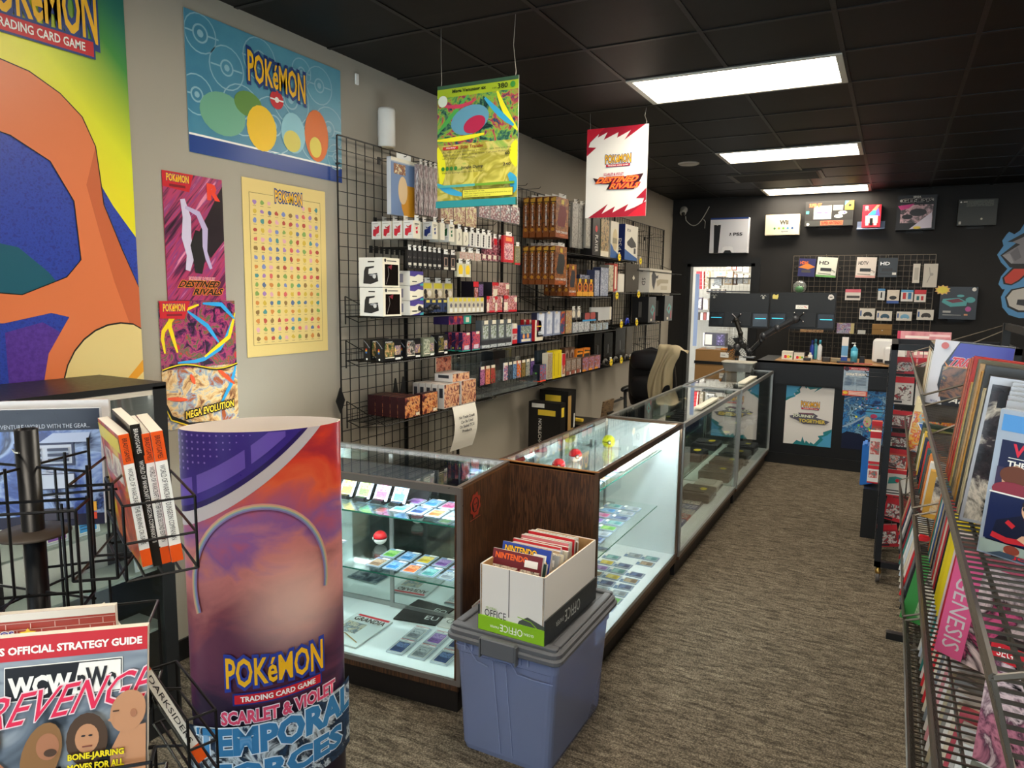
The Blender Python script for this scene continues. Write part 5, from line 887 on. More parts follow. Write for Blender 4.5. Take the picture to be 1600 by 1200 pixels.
b.F=(Vector((CW/2+q,-CD/2-q-.003,0)),Vector((-1,0,0)),Vector((0,0,1)),Vector((0,-1,0)),CW+2*q,.055)
b.F=(Vector((CW/2,-CD/2-q-.003,.055)),Vector((-1,0,0)),Vector((0,0,-1)),Vector((0,-1,0)),CW,.055); b.lay=1; b.art([('t','GLOBAL',.14,.45,.30,.62,TW),('t','OFFICE',.31,.3,.66,.78,TW),('t','PAPER',.68,.5,.82,.65,TW)])
b.F=(Vector((CW/2+q+.003,CD/2,.09)),Vector((0,-1,0)),Vector((0,0,-1)),Vector((1,0,0)),CD,.09); b.lay=1; b.art([('t','OFFICE',.35,.25,.65,.75,mat('#b0b4b0',.5)),('t','PAPER',.68,.4,.82,.6,mat('#b0b4b0',.5))])
tag(b.obj('tray',r),'lime green and charcoal tray printed upside down')
mg=[('maroon','#6a1f2a',['NINTENDO']),('dark green','#1f3a34',[]),('blue','#243f96',['NINTENDO','POWER']),('cream','#d8d0bc',[]),('teal','#2a5a6a',[]),('grey','#9a9a98',[]),('dark red','#8a2024',[]),('cream','#d0c8b0',[]),('pale blue','#a8b8c4',[]),('black','#22242a',[]),('tan','#b09a78',[]),('red','#c42a34',[]),('cream','#dcd4c0',[]),('crimson','#b81e2c',[]),('pink','#d87a80',[]),('red orange','#d0442c',[]),('cream','#e0d8c8',[]),('scarlet','#c81e2a',[]),('brown','#6a4a34',[]),('off white','#d8d8d0',[])]
for i,(nm,c,tx) in enumerate(mg):
    h=.245+.008*(i%3)+(.035 if i in (0,2) else 0); it=[('r',0,0,1,1,mat(c,.3)),('r',0.03,.2,.97,.8,artm((c,'#e0d8c8','#3a3438'),20,.25,1,seed=i))]
    for k,t_ in enumerate(tx): it.append(('t',t_,.06+.2*k,.885-.10*k,.72+.25*k,.965-.10*k,ORG if not k and i==0 else YEL,TXT if i==2 else None,{'bold':.03,'ow':.05}))
    it.append(('r',.66,.84,.92,.93,WHT))
    o=card(.205,.012,h,SLEEVE if False else mat('#c8c4c0',.2),front=it).obj('magazine',None,(cx-.02+rnd.uniform(-.012,.02),cy-.20+i*.0185,.518),(-.26 if i<9 else -.08,0,-.02+rnd.uniform(-.03,.03)))
    tag(o,f'{nm} bagged magazine standing in the paper carton, '+ORN[i]+(' to the viewer' if i<2 else ' from the front'),'magazine','bagged magazines in the paper carton')
# ================================================================== BLACK COUNTER
DY=7.72; CBK=mat('#111216',.4); CBK2=mat('#0c0c0e',.45)
r=emp('service_counter',(0,DY,0),0,'long black service counter with light wood top at the end of the aisle','counter')
b=MB(); b.bx(-1.22,2.2,0,.03,.83,1.065,CBK).bx(-1.22,2.2,.0,.04,.822,.834,BLK); b.obj('upper_fascia',r)
b=MB(); b.bx(-1.2,2.2,.03,.06,.10,.83,CBK2); b.obj('front_panel',r)
b=MB(); b.bx(-1.2,2.2,.0,.06,.0,.11,BLK).bx(-1.2,2.2,-.006,.0,.1,.115,BLK); b.obj('base_board',r)
b=MB(); b.bx(-1.22,2.2,.0,.75,1.045,1.065,CBK).bx(-1.05,2.2,.02,.74,1.065,1.073,WALLIGHT); b.obj('counter_top',r)
b=MB(); b.bx(-1.22,-1.19,.03,.75,.0,1.045,CBK); b.obj('end_panel',r)
jt=mat('#4b9cc6',.4); jd=mat('#1f7a84',.4)
it=[('r',0,0,1,1,mat('#dedbd8',.3)),('p',[(0,1),(.35,1),(.22,.9),(.26,.86),(.16,.84),(.2,.79),(0,.73)],jt),('p',[(.22,.9),(.35,1),(.3,.99),(.28,.92),(.3,.86),(.18,.8),(.0,.71),(0,.76),(.2,.82),(.18,.86),(.26,.88)],jd),
 ('p',[(.35,1),(.78,.98),(.58,.88),(.66,.95),(.5,.92),(.44,.96),(.42,.93)],jd),
 ('p',[(1,0),(.62,0),(.78,.12),(.74,.16),(.85,.18),(.82,.22),(1,.28)],jt),('p',[(.62,0),(.7,0),(.84,.12),(.8,.15),(.92,.2),(1,.26),(1,.3),(.82,.24),(.86,.2),(.72,.17),(.76,.13)],jd),('p',[(.2,0),(.7,0),(.58,.06),(.56,.03),(.48,.08),(.46,.03),(.4,.14),(.38,.05),(.28,.07)],jd)]+logo(.33,.59,.72,.72)+[
 ('p',[(.1,.47),(.3,.5),(.28,.53),(.6,.54),(.7,.5),(.66,.47),(.95,.42),(.85,.36),(.4,.35),(.25,.41),(.12,.44)],mat('#5a5868',.4)),('t','JOURNEY',.17,.445,.63,.505,mat('#e0e4d0',.4),mat('#203c3c',.4),{'bold':.04,'ow':.05}),('t','TOGETHER',.3,.375,.86,.435,mat('#e0c860',.4),mat('#203c3c',.4),{'bold':.04,'ow':.05}),('t','SCARLET & VIOLET',.32,.515,.6,.53,mat('#c03a50',.4))]
o=card(.452,.003,.625,mat('#dedbd8',.3),front=it).obj('counter_poster',None,(-.69,DY+.027,.215)); tag(o,'white poster with jagged blue corners reading journey together','poster')
sea=artm(('#0f2a5c','#1d5a9c','#3a8ac8','#17386a','#8ab8d8','#24485c'),7,.3,1.2)
it=[('r',0,0,1,1,sea),('p',[(0,0),(1,0),(1,.08),(.7,.12),(.35,.26),(.1,.28),(0,.24)],mat('#101836',.3)),('l',[(0,.8),(.2,.86),(.4,.97)],.03,mat('#8a9ab0',.3)),('l',[(0,.35),(.2,.42),(.45,.55)],.035,mat('#9ab0c8',.3)),('d',.62,.62,.17,mat('#4f9ac4',.3),.7),('d',.62,.56,.07,mat('#a83a5c',.3),.7),('d',.5,.46,.08,mat('#c8b898',.3),1.5)]
rq=random.Random(5)
for i in range(26): it.append(('d',.25+rq.random()*.7,.25+rq.random()*.6,.012+.012*rq.random(),mat(rq.choice(('#e8e03c','#d85a7a','#e8e8e0','#7ac83a','#c8a0d0')),.4)))
o=card(.44,.003,.62,mat('#1d4a80',.3),front=it).obj('counter_poster',None,(-.15,DY+.027,.225)); tag(o,'deep blue sea coloured poster with pink and yellow dots, right of the white poster','poster')
it=[('r',0,0,1,1,artm(('#8fa8c0','#a8bccc','#7a94b0'),8,.3,1)),('r',0,.9,1,1,mat('#b03a44',.4)),('d',.12,.93,.1,mat('#3a2a3c',.4)),('t','DONATE NOW!',.1,.70,.92,.80,TW,mat('#2c3c58',.4),{'bold':.05,'ow':.04}),('r',0,0,1,.18,mat('#d85a48',.4)),('d',.12,.1,.1,mat('#e8c83c',.4),.6)]
for i in range(7): it+=[('r',.06,.62-i*.04,.45,.635-i*.04,mat('#4a5a70',.4)),('r',.52,.62-i*.04,.92,.635-i*.04,mat('#4a5a70',.4))]
for i in range(3): it.append(('r',.25,.13-i*.045,.94,.15-i*.045,TW))
it.append(('t','BREAST CANCER',.3,.925,.95,.975,TW))
o=card(.222,.002,.285,mat('#8fa8c0',.3),front=it).obj('donation_flyer',None,(-.28,DY-.003,.762)); tag(o,'pale blue flyer reading donate now taped to the counter front','flyer')
TZ=1.0745
def prod(px0,px1,pt,pb,y,d,name,body,fr,label,cat,z=None,group=None,rz=0,left=(),top=(),z1=None):
    x0=on(1,y,px0,pb)[0]; x1=on(1,y,px1,pb)[0]; pm=(px0+px1)/2; Z0=on(1,y,pm,pb)[2] if z is None else z; Z1=on(1,y,pm,pt)[2] if z1 is None else z1
    return tag(card(x1-x0,d,Z1-Z0,body,front=fr,left=left,top=top).obj(name,None,((x0+x1)/2,y+d/2,Z0),(0,0,rz)),label,cat,group)
cbx=[('r',0,0,1,1,mat('#e0d8c8',.4)),('r',0,.68,1,1,mat('#cfc8bc',.4)),('d',.35,.35,.16,RED),('d',.62,.35,.15,mat('#e0c43a',.4)),('d',.82,.38,.1,mat('#5aa03a',.4)),('d',.15,.38,.08,mat('#e8e8e8',.4))]
prod(1221,1238,549,563,7.88,.10,'candy_box',mat('#e0d8c8',.4),cbx,'white candy box with red and yellow dots, left of two on the counter','box',TZ)
prod(1240,1256,551,564,7.88,.10,'candy_box',mat('#4a4440',.4),cbx,'dark topped candy box with red and yellow dots, right of two on the counter','box',TZ)
def bottle(px,pb,y,R,H,c,capc,lab,name='bottle',pump=False,lbl=None):
    x=on(1,y,px,pb)[0]; b=MB(); b.lathe([(R*.9,0),(R,.006),(R,H*.68),(R*.45,H*.78),(R*.4,H*.82)],mat(c,.3),n=18).lathe([(R*.5,H*.80),(R*.5,H),(0,H)] if not pump else [(R*.35,H*.80),(R*.35,H*.88),(R*.12,H*.88),(R*.12,H*.97),(R*.3,H*.97),(R*.3,H),(0,H)],mat(capc,.3),n=14)
    if pump: b.bx(-R*.9,0,-.006,.006,H*.95,H,mat(capc,.3))
    if lbl: b.lathe([(R*1.01,H*.12),(R*1.01,H*.6)],mat(lbl,.4),n=18)
    return tag(b.obj(name,None,(x,y,TZ)),lab,name.replace('_',' '))
bottle(1280,560,7.98,.022,.21,'#c8ccd0','#2a8aa8','white spray bottle with teal cap on the counter','spray_bottle')
bottle(1268,556,8.06,.02,.2,'#1f3a9a','#1f3a9a','tall dark blue can behind the white cup on the counter','spray_can')
bottle(1273,556,8.12,.024,.21,'#4aa0b0','#2a7a9a','teal spray can between the blue can and white bottle','spray_can')
bottle(1266,554,7.96,.022,.075,'#dcd8cc','#dcd8cc','small white cup on the counter left of white bottle','cup')
bottle(1334,561,7.93,.032,.20,'#3a9ac0','#e8e8e4','blue pump bottle of hand gel on the counter','pump_bottle',True,'#58b0cc')
prod(1314,1324,527,558,7.96,.04,'wipes_box',mat('#cfd8e4',.4),[('r',0,0,1,.2,mat('#2a4a9a',.4)),('r',0,.25,1,.65,mat('#6aa0cc',.4)),('r',0,.65,1,1,mat('#e4dcd8',.4))],'tall blue and white carton beside the pump bottle','carton',TZ)
for i,(px,w,h,c,l) in enumerate(((1291,.08,.045,'#2a2622','black stapler sized gadget right of the white bottle'),(1306,.09,.04,'#8a7c60','tan gadget on the counter left of the tall carton'),(1261,.07,.03,'#202024','small black gadget right of candy boxes'),(1347,.05,.07,'#141416','small black speaker right of the pump bottle'),(1322,.16,.02,'#1a1a1c','flat black keyboard edge in front of the pump bottle'),(1338,.3,.006,'#b04a44','red and white flat sheet on the counter'))):
    x=on(1,7.86,px,560)[0]; b=MB(); b.rb(-w/2,w/2,-.03,.03,0,h,mat(c,.35),.008); tag(b.obj('desk_gadget' if i<5 else 'paper_sheet',None,(x,7.87+ (0 if i<4 else -.07),TZ)),l,'gadget' if i<5 else 'paper')
def printer(px0,px1,pt,pb,y,d,lab):
    x0=on(1,y,px0,pb)[0]; x1=on(1,y,px1,pb)[0]; Z1=on(1,y,(px0+px1)/2,pt)[2]; r=emp('receipt_printer',((x0+x1)/2,y,TZ),0,lab,'printer'); w=x1-x0; h=Z1-TZ
    b=MB(Matrix.Rotation(R90,4,'X')@Matrix.Identity(4)); b.rb(-w/2,w/2,.0,h,-d,0,mat('#d9d9d9',.35),.03,4); b.obj('housing',r); MB().bx(-w*.35,w*.35,-.004,0,.01,.04,BLK).obj('paper_slot',r)
printer(1362,1416,531,562,8.02,.2,'rounded light grey monitor back standing on the counter'); printer(1379,1398,543,570,7.86,.12,'small white rounded terminal at the counter edge, behind the black rack post')
pkf=[('r',0,0,1,1,artm(('#c87a8a','#d898a0','#b8687c'),5,.3,.5,const=False)),('r',.15,.78,.6,.86,mat('#f0e4e4',.4)),('r',.6,.85,.98,.92,mat('#f0d0d8',.4)),('r',.34,.5,.42,.58,mat('#e8d08a',.4)),('r',.34,.25,.4,.4,TW),('r',.45,.28,.6,.36,TW),('r',0,0,.06,1,mat('#c03a5a',.4))]
prod(1398,1482,518,575,8.25,.01,'pink_board',mat('#c87a8a',.4),pkf,'glossy pink board with white lines standing behind the black rack frame','board',TZ)
# monitors on twin arm
mb1=mat('#151617',.4); cy=mat('#3ab8d8',.4,emit=.6)
def monitor(x0,x1,z0,z1,y,lab,rz,st):
    r=emp('computer_monitor',((x0+x1)/2,y,z0),rz,lab,'monitor','twin monitors'); w=x1-x0;h=z1-z0
    b=MB(); b.bx(-w/2,w/2,0,.03,0,h,mb1).bx(-w/2+.005,w/2-.005,-.02,0,.44*h,h-.004,mb1); b.bx(-w*.22,w*.22,-.028,0,.06*h,.44*h,mat('#1b1c1e',.4)); b.obj('back_shell',r)
    MB().bx(-w/2+.01,w/2-.01,.03,.032,.01,h-.01,mat('#0c0e12',.1)).obj('screen',r)
    for s in (-1,1):
        gi_=MB().bx(min(s*w*.25,s*w*.48),max(s*w*.25,s*w*.48),-.012,0,.05*h,.42*h,mat('#101113',.15)).obj('glossy_inset',r)
        tag(MB().bx(min(s*w*.28,s*w*.46),max(s*w*.28,s*w*.46),-.014,-.012,.27*h,.285*h,cy).obj('light_bar',gi_),'cyan light bar')
    for (u,c,kk) in st:
        b=MB(); b.F=(Vector((u*w-.03,-.0205,h*.80)),Vector((1,0,0)),Vector((0,0,1)),Vector((0,-1,0)),.06,.06); b.lay=1;b.hold=0
        if kk=='round': b.art([('p',[(.05,.5),(.2,.9),(.6,1),(.95,.7),(1,.3),(.6,.1),(.5,-.0),(.4,.1),(.1,.2)],mat(c,.5)),('r',.3,.45,.75,.6,mat('#4a4a48',.5))])
        elif kk=='gull': b.art([('l',[(0,.7),(.25,.95),(.5,.6),(.75,.95),(1,.7)],.14,mat(c,.5),1),('d',.5,.45,.2,mat(c,.5)),('d',.42,.5,.05,TXT),('d',.58,.5,.05,TXT)])
        else: b.art([('p',[(.05,.1),(0,.6),(.2,.95),(.6,.7),(.95,.95),(1,.5),(.85,.05)],mat(c,.5))])
        b.obj('sticker',r)
    return r
monitor(-1.797,-1.172,1.385,1.755,8.0,'left dark computer monitor seen from behind, two pale stickers',.03,((-.42,'#9a9a94','gull'),(.40,'#b0b0aa','gull')))
m2=monitor(-1.16,-.521,1.39,1.77,7.98,'right dark computer monitor seen from behind, white name plate',-.02,((-.42,'#cfc06a','blob'),(.42,'#c8c4c0','round')))
b=MB(); b.bx(-.06,.06,-.034,-.028,.21,.25,WHT); b.F=(Vector((-.06,-.0345,.21)),Vector((1,0,0)),Vector((0,0,1)),Vector((0,-1,0)),.12,.04); b.lay=1;b.hold=0; b.art([('l',[(.1,.3),(.2,.6),(.3,.35),(.4,.55),(.5,.35),(.62,.5)],.02,TXT),('l',[(.68,.65),(.8,.5),(.9,.3)],.05,RED)]); b.obj('name_plate',m2)
r=emp('monitor_arm',(-1.335,7.93,TZ-.01),0,'black twin arm monitor stand clamped on the counter','monitor arm')
am=mat('#2e2f31',.3,.4); b=MB(); b.rb(-.06,.06,-.05,.05,0,.02,mat('#8a8c8e',.3,.7),.01).lathe([(.025,.02),(.022,.08),(0,.082)],am,n=14); b.obj('clamp_base',r)
def arm(ps,rr,nm,m_=am):
    b=MB(); 
    for a,c_ in zip(ps,ps[1:]): b.tube(a,c_,rr,m_,8)
    for p in ps: b.ball(p,rr*1.25,m_,10)
    b.obj(nm,r)
arm([(-.01,0,.07),(-.10,0,.17)],.026,'lower_arm'); arm([(.01,0,.07),(.115,0,.19),(.135,0,.24)],.026,'lower_arm')
arm([(-.10,0,.17),(-.105,0,.26),(-.16,.01,.40)],.024,'upper_arm',mat('#2c2a26',.35,.4)); arm([(.135,0,.24),(.27,.0,.33),(.44,.0,.43)],.034,'upper_arm',mat('#3a3c40',.3,.3))
for (u,z) in ((-.16,.42),(.47,.45)):
    b=MB(); 
    for s in (-1,1):
        for q in (-1,1): b.tube((u,.012,z),(u+s*.045,.016,z+q*.045),.008,am,6); b.ball((u+s*.045,.008,z+q*.045),.008,CHR,8)
    b.obj('vesa_plate',r)
# fan
x,y_=-1.40,7.58
r=emp('desk_fan',(x,7.56,.969),.15,'black round desk fan behind the clear bin','fan'); b=MB(); b.lathe([(.075,0),(.07,.018),(.02,.03),(.014,.12),(0,.12)],BLK,n=20); b.obj('base',r)
b=MB()
for rr in (.115,.10,.08,.06,.04): 
    P=[(rr*math.cos(2*PI*k/24),-.045+(.115-rr)*-.3,.235+rr*math.sin(2*PI*k/24)) for k in range(25)]; b.path(P,.0022,BLK,4)
for k in range(24): a=2*PI*k/24; b.path([(.03*math.cos(a),-.07,.235+.03*math.sin(a)),(.115*math.cos(a),-.045,.235+.115*math.sin(a)),(.10*math.cos(a),.035,.235+.10*math.sin(a)),(.03*math.cos(a),.05,.235+.03*math.sin(a))],.0016,BLK,3)
b.lathe([(.03,-.074),(.032,-.066),(.0,-.064)],mat('#3a3a3e',.3),(0,0,.235),16,'y'); b.obj('cage',r)
b=MB(Matrix.Translation((0,0,.235))); 
for k in range(4): 
    a=k*PI/2; c_,s_=math.cos(a),math.sin(a); P=[(.02,-.01,.01),(.09,-.02,.045),(.095,.01,-.02),(.02,.012,-.012)]; b.add([(p[0]*c_-p[2]*s_,p[1],p[0]*s_+p[2]*c_) for p in P],[(0,1,2,3)],mat('#1c1c1e',.3))
b.obj('blades',r); b=MB(); b.lathe([(.035,.0),(.042,.05),(.035,.08),(.0,.082)],BLK,(0,0,.235),16,'y'); b.obj('motor',r)
# clear bin on last case
r=emp('clear_bin',(-1.34,7.40,.970),0,'translucent grey plastic bin standing on the far glass case','bin'); b=MB(); BIN=glassm('#d8dcde',1,1.4,.5,'#9a9c9c',.05)
R=[ring(-.13,.13,-.08,.08,0,.02),ring(-.15,.15,-.1,.1,.075,.02),ring(-.155,.155,-.105,.105,.08,.02),ring(-.155,.155,-.105,.105,.088,.02)]; n=len(R[0]); fs=[tuple(range(n-1,-1,-1))]
for k in range(3):
    for i in range(n): j=(i+1)%n; fs.append((k*n+i,k*n+j,(k+1)*n+j,(k+1)*n+i))
b.add(sum(R,[]),fs,BIN); b.obj('tub',r); MB().rb(-.16,.16,-.11,.11,.088,.10,mat('#b8b4a8',.4),.02).obj('lid',r)
# brown boxes left of the counter
r=emp('side_table',(-1.73,8.2,0),0,'low black table carrying brown boxes left of counter','table'); MB().bx(-.3,.3,-.3,.3,.70,.73,BLK).obj('table_top',r)
for s in (-1,1):
    for q in (-1,1): MB().bx(s*.27-.02,s*.27+.02,q*.27-.02,q*.27+.02,0,.70,BLK).obj('leg',r)
KR=mat('#9a7446',.75)
def kbox(x0,x1,y0,y1,z0,z1,lab,tape='#b89868'):
    w,d,h=x1-x0,y1-y0,z1-z0; tag(card(w,d,h,KR,front=[('r',.0,.93,1,.96,mat('#7c5c36',.8))],top=[('r',0,.46,1,.54,mat(tape,.4))]).obj('cardboard_box',None,((x0+x1)/2,(y0+y1)/2,z0)),lab,'cardboard box')
kbox(-1.93,-1.53,8.0,8.35,.732,.965,'brown cardboard box beneath the equal one left of the counter'); kbox(-1.93,-1.52,8.0,8.35,1.0,1.125,'flat brown cardboard box left of the monitors, upper one')
tag(card(.42,.37,.033,BLK).obj('tray',None,(-1.73,8.18,.966)),'thin black tray between the two brown cardboard boxes','tray')
tag(card(.09,.002,.055,WHT,front=[('r',.1,.4,.6,.5,TXT)]).obj('shipping_label',None,(-1.61,7.997,1.05)),'white label on the front of upper brown box','label')
b=MB(); b.rb(-.07,.07,-.05,.05,0,.02,mat('#e08a28',.5),.02); tag(b.obj('orange_cloth',None,(-1.6,8.1,1.126)),'bright orange folded cloth on the upper brown box','cloth')
b=MB(); b.rb(-.05,.05,-.04,.04,0,.03,mat('#cfd2d4',.3),.01); tag(b.obj('clear_packet',None,(-1.78,8.1,1.126)),'crumpled clear packet on the upper brown box','packet')
# office chair with jacket
r=emp('office_chair',(-2.06,7.1,0),0,'black padded office chair with beige jacket draped on it, left of the cases','office chair'); LEA=mat('#161618',.35,bump=.05,bscale=30)
def cushion(b,x0,x1,y0,y1,z0,z1,m_,pw=2.6,n=18,lean=0,taper=0):
    vs=[];K=10;cx,cy_,cz=(x0+x1)/2,(y0+y1)/2,(z0+z1)/2
    for i in range(K+1):
        f=-1+2*i/K; s_=(1-abs(f)**pw)**(1/pw) if abs(f)<1 else 0.0; s_=max(s_,.02)
        for k in range(n):
            a=2*PI*k/n; c_,q=math.cos(a),math.sin(a); ex=2/3.2; X=abs(c_)**ex*(1 if c_>=0 else -1); Y=abs(q)**ex*(1 if q>=0 else -1)
            vs.append((cx+X*(x1-x0)/2*s_*(1-taper*f),cy_+Y*(y1-y0)/2*s_+lean*f,cz+f*(z1-z0)/2))
    fs=[(i*n+k,i*n+(k+1)%n,(i+1)*n+(k+1)%n,(i+1)*n+k) for i in range(K) for k in range(n)]; fs+=[tuple(range(n-1,-1,-1)),tuple(K*n+k for k in range(n))]
    q=b.smooth; b.smooth=True; b.add(vs,fs,m_); b.smooth=q
b=MB(Matrix.Rotation(R90*1.0,4,'Z')); cushion(b,-.27,.27,-.28,.28,.42,.56,LEA); b.obj('seat',r)
b=MB(); cushion(b,-.24,.24,-.36,-.20,.56,1.22,LEA,4,lean=-.06,taper=.08); cushion(b,-.20,.20,-.43,-.33,.98,1.20,LEA,3); cushion(b,-.2,.2,-.40,-.31,.68,.95,LEA,3); b.obj('backrest',r)
for s in (-1,1): b=MB(); b.path([(s*.29,-.2,.48),(s*.32,-.15,.74)],.018,BLK,8); cushion(b,s*.31-.04,s*.31+.04,-.26,.12,.73,.79,LEA,3); b.obj('armrest',r)
b=MB(); b.lathe([(.03,.10),(.03,.42)],CHR,n=12)
for k in range(5): a=2*PI*k/5; b.tube((0,0,.1),(.3*math.cos(a),.3*math.sin(a),.07),.02,BLK,6); 
b.obj('pedestal',r)
for k in range(5): a=2*PI*k/5; b=MB(); b.lathe([(.03,-.015),(.03,.015)],BLK,(.3*math.cos(a),.3*math.sin(a),.031),12,'y'); b.obj('caster',r)
# jacket draped over right half
JK=mat('#9c8f72',.75,bump=.15,bscale=12); b=MB(); nu,nv=22,26; vs=[]
for i in range(nv+1):
    t=i/nv
    for k in range(nu+1):
        u=k/nu; x=.03+.05*(1-t)+u*(.25-.06*t)+.03*math.sin(t*6+u*2); 
        if t<.2: y=-.28-.13*(t/.2)**1+.0; z=1.20+.055*math.sin(t/.2*PI/2)
        else: q=(t-.2)/.8; y=-.44-.03*math.sin(u*16+q*4)*(.35+q)-.03*q; z=1.255-q*(.46+.13*math.sin(u*5+.6))-.05*u
        if t<.2: y+=-.02*math.sin(u*14)
        vs.append((x,y,z-.05*max(0,u-.7)*3*(t>0)))
fs=[(i*(nu+1)+k,i*(nu+1)+k+1,(i+1)*(nu+1)+k+1,(i+1)*(nu+1)+k) for i in range(nv) for k in range(nu)]
n0=len(vs); vs2=[(p[0],p[1]+.006,p[2]-.002) for p in vs]; fs2=[tuple(n0+q for q in reversed(f)) for f in fs]; b.smooth=True; b.add(vs+vs2,fs+fs2,JK)
o=b.obj('jacket',None,(-2.06,7.1,0)); tag(o,'beige jacket hanging over the back of the black office chair','jacket')
# things on the floor by the left wall
for pl,pr,pt,pb,zz,lab,nm in ((863,876,628,680,None,'shorter black chair carton standing on floor by the wall','front'),(880,900,607,660,None,'taller black and tan chair carton standing by the wall','back')):
    pass
def floorbox(px0,px1,ptop,x,d,z1,body,fr,lf,lab,name='carton'):
    y0=on(0,x,px0,ptop)[1]; y1=on(0,x,px1,ptop)[1]; Z=on(0,x,(px0+px1)/2,ptop)[2]
    b=card(y1-y0,d,Z,body,front=fr,left=lf); return tag(b.obj(name,None,(x-d/2,(y0+y1)/2,0),(0,0,R90)),lab,'carton')
CH_=mat('#1a1817',.4); tan=mat('#b08c50',.6)
floorbox(876,884,630,-2.42,.30,.8,CH_,[('r',0,0,1,1,CH_),('r',.2,.85,.7,.95,mat('#e8c83c',.5))],[('r',0,0,1,1,CH_),('r',.3,.86,.85,.92,mat('#e8c83c',.5)),('r',.1,.94,.5,.985,WHT),('t','NOBLECHAIR',.32,.5,.42,.82,TW,None,{'down':1}),('o',.4,.44,.12,.03,mat('#8a8a8a',.5))],'shorter black carton with yellow corner patches standing on the floor by the wall')
floorbox(888,900,610,-2.5,.28,.9,CH_,[('r',0,0,1,1,CH_),('r',0,0,.75,.6,tan),('r',0,.6,.4,.95,tan),('r',.75,.6,.9,.75,WHT),('d',.35,.45,.12,CH_),('d',.6,.45,.1,CH_)],[('r',0,0,1,1,CH_),('r',.2,.88,.75,.95,mat('#e8c83c',.5))],'taller black and tan carton behind the shorter black carton')
p=on(0,-2.70,940,640); b=MB(); b.bx(-.15,.15,-.01,.01,0,.62,artm(('#5a4632','#8a7050','#4a3826'),6,.6,.2,const=False,stretch=(1,1,6))); b.bx(-.02,.16,-.02,-.01,.47,.485,BLK); tag(b.obj('wood_board',None,(-2.66,p[1]-.1,.0),(.12,0,R90)),'weathered grey brown board leaning on the wall behind the cases','board')
p=on(0,-2.78,965,625); b=MB(); b.bx(-.22,.22,-.012,.012,-.01,.01,BLK).bx(-.22,-.20,-.012,.05,-.01,.01,BLK).bx(.2,.22,-.012,.05,-.01,.01,BLK); tag(b.obj('wall_bar',None,(LX+.06,p[1],p[2]),(0,0,R90)),'thin black bar fixed on the wall right of the leaning board','bar')
b=MB(); b.rb(-.3,.3,-.2,.2,0,.5,BLK,.02); b.rb(-.32,.32,-.22,.22,.5,.52,mat('#1c1a18',.4),.02); p=on(2,.52,905,660); tag(b.obj('black_crate',None,(p[0]+.03,p[1]+.1,0)),'low black crate behind the glass cases near the black cartons','crate')
tag(MB().rb(-.12,.12,-.02,.02,0,.03,mat('#d8b83a',.5),.01).obj('yellow_strap',None,(p[0]-.1,p[1]+.05,.52)),'yellow strap lying on the low black crate','strap')
tag(MB().rb(-.02,.02,-.03,.03,0,.05,WHT,.006).obj('white_adapter',None,(-2.80,on(0,-2.8,990,627)[1],on(0,-2.8,990,627)[2])),'small white plug adapter on the wall near the office chair','adapter')
# ================================================================== BACK WALL
GB=BY-.05
gridmat=mat('#63584a',.35,.6)
for i in range(3): gridpanel(-1.196+i*.534,.53,.95,2.25,'dark wire grid panel on the black back wall, '+('left','middle','right')[i]+' one',GB,'x','wire grid panels on the back wall',gridmat,.066)
def bw(px0,px1,pt,pb,d,name,body,fr,label,cat,y=GB-.02,hook=True,rz=0,group=None,left=(),bracket=False,tabc=None):
    yf=y-d; x0=on(1,yf,px0,pb)[0]; x1=on(1,yf,px1,pb)[0]; pm=(px0+px1)/2; Z0=on(1,yf,pm,pb)[2]; Z1=on(1,yf,pm,pt)[2]
    b=card(x1-x0,d,Z1-Z0,body,front=fr,left=left); o=tag(b.obj(name,None,((x0+x1)/2,y-d/2,Z0),(0,rz,0)),label,cat,group)
    if hook:
        hb=MB(); hb.path([(0,0,0),(0,-(.03+d+.02),0),(0,-(.03+d+.03),.02)],.003,mat('#8a8378',.3,.7),5)
        tag(hb.obj('peg_hook',None,((x0+x1)/2,GB+.005,Z1+.012)),'thin hook holding the '+' '.join(label.split()[:7]),'hook','hooks on the back wall grid')
    if bracket:
        hb=MB(); w=x1-x0; hb.bx(-w*.22,w*.22,-d*.8,0,-.004,0,BLK).bx(-w*.22,w*.22,-.004,0,-.03,0,BLK); tag(hb.obj('shelf_bracket',None,((x0+x1)/2,BY-.0,Z0-.001)),'small black ledge under the '+' '.join(label.split()[:6]),'ledge','ledges under console boxes')
    return o
def cablep(bg,t1,tc,acc): return [('r',0,0,1,1,mat(bg,.35)),('t',t1,.1,.62,.6,.80,mat(tc,.4),None,{'bold':.03}),('r',.2,.3,.75,.46,mat('#2a2828',.3)),('l',[(.75,.38),(.95,.3),(.8,.15),(.1,.18)],.03,mat('#2a2828',.3)),('r',.0,0,1,.1,mat(acc,.4)),('r',.75,.12,.96,.24,WHT)]
bw(1246,1272,404,432,.02,'cable_pack',mat('#2c2a5c',.35),[('r',0,0,1,1,mat('#2c2a60',.35)),('p',[(0,.5),(.5,.75),(1,.55),(.6,.4)],mat('#d8843a',.4)),('t','HDMI',.08,.68,.55,.85,mat('#e8702a',.4),None,{'bold':.03}),('r',.2,.22,.75,.36,mat('#4a4440',.3))],'purple cable pack with orange glow, leftmost on the back wall grid','cable pack',rz=.05)
bw(1274,1305,402,433,.02,'cable_pack',mat('#d8e0c8',.35),cablep('#dfe0d0','HD',"#2a2a2a",'#6aa85a'),'white and green HD cable pack on the back wall grid','cable pack',rz=.07)
bw(1336,1367,402,434,.02,'cable_pack',mat('#e0d0c8',.35),cablep('#e2d6cc','HDTV',"#4a4440",'#e0a8a0'),'cream and pink HDTV cable pack on the back wall grid','cable pack',rz=.03)
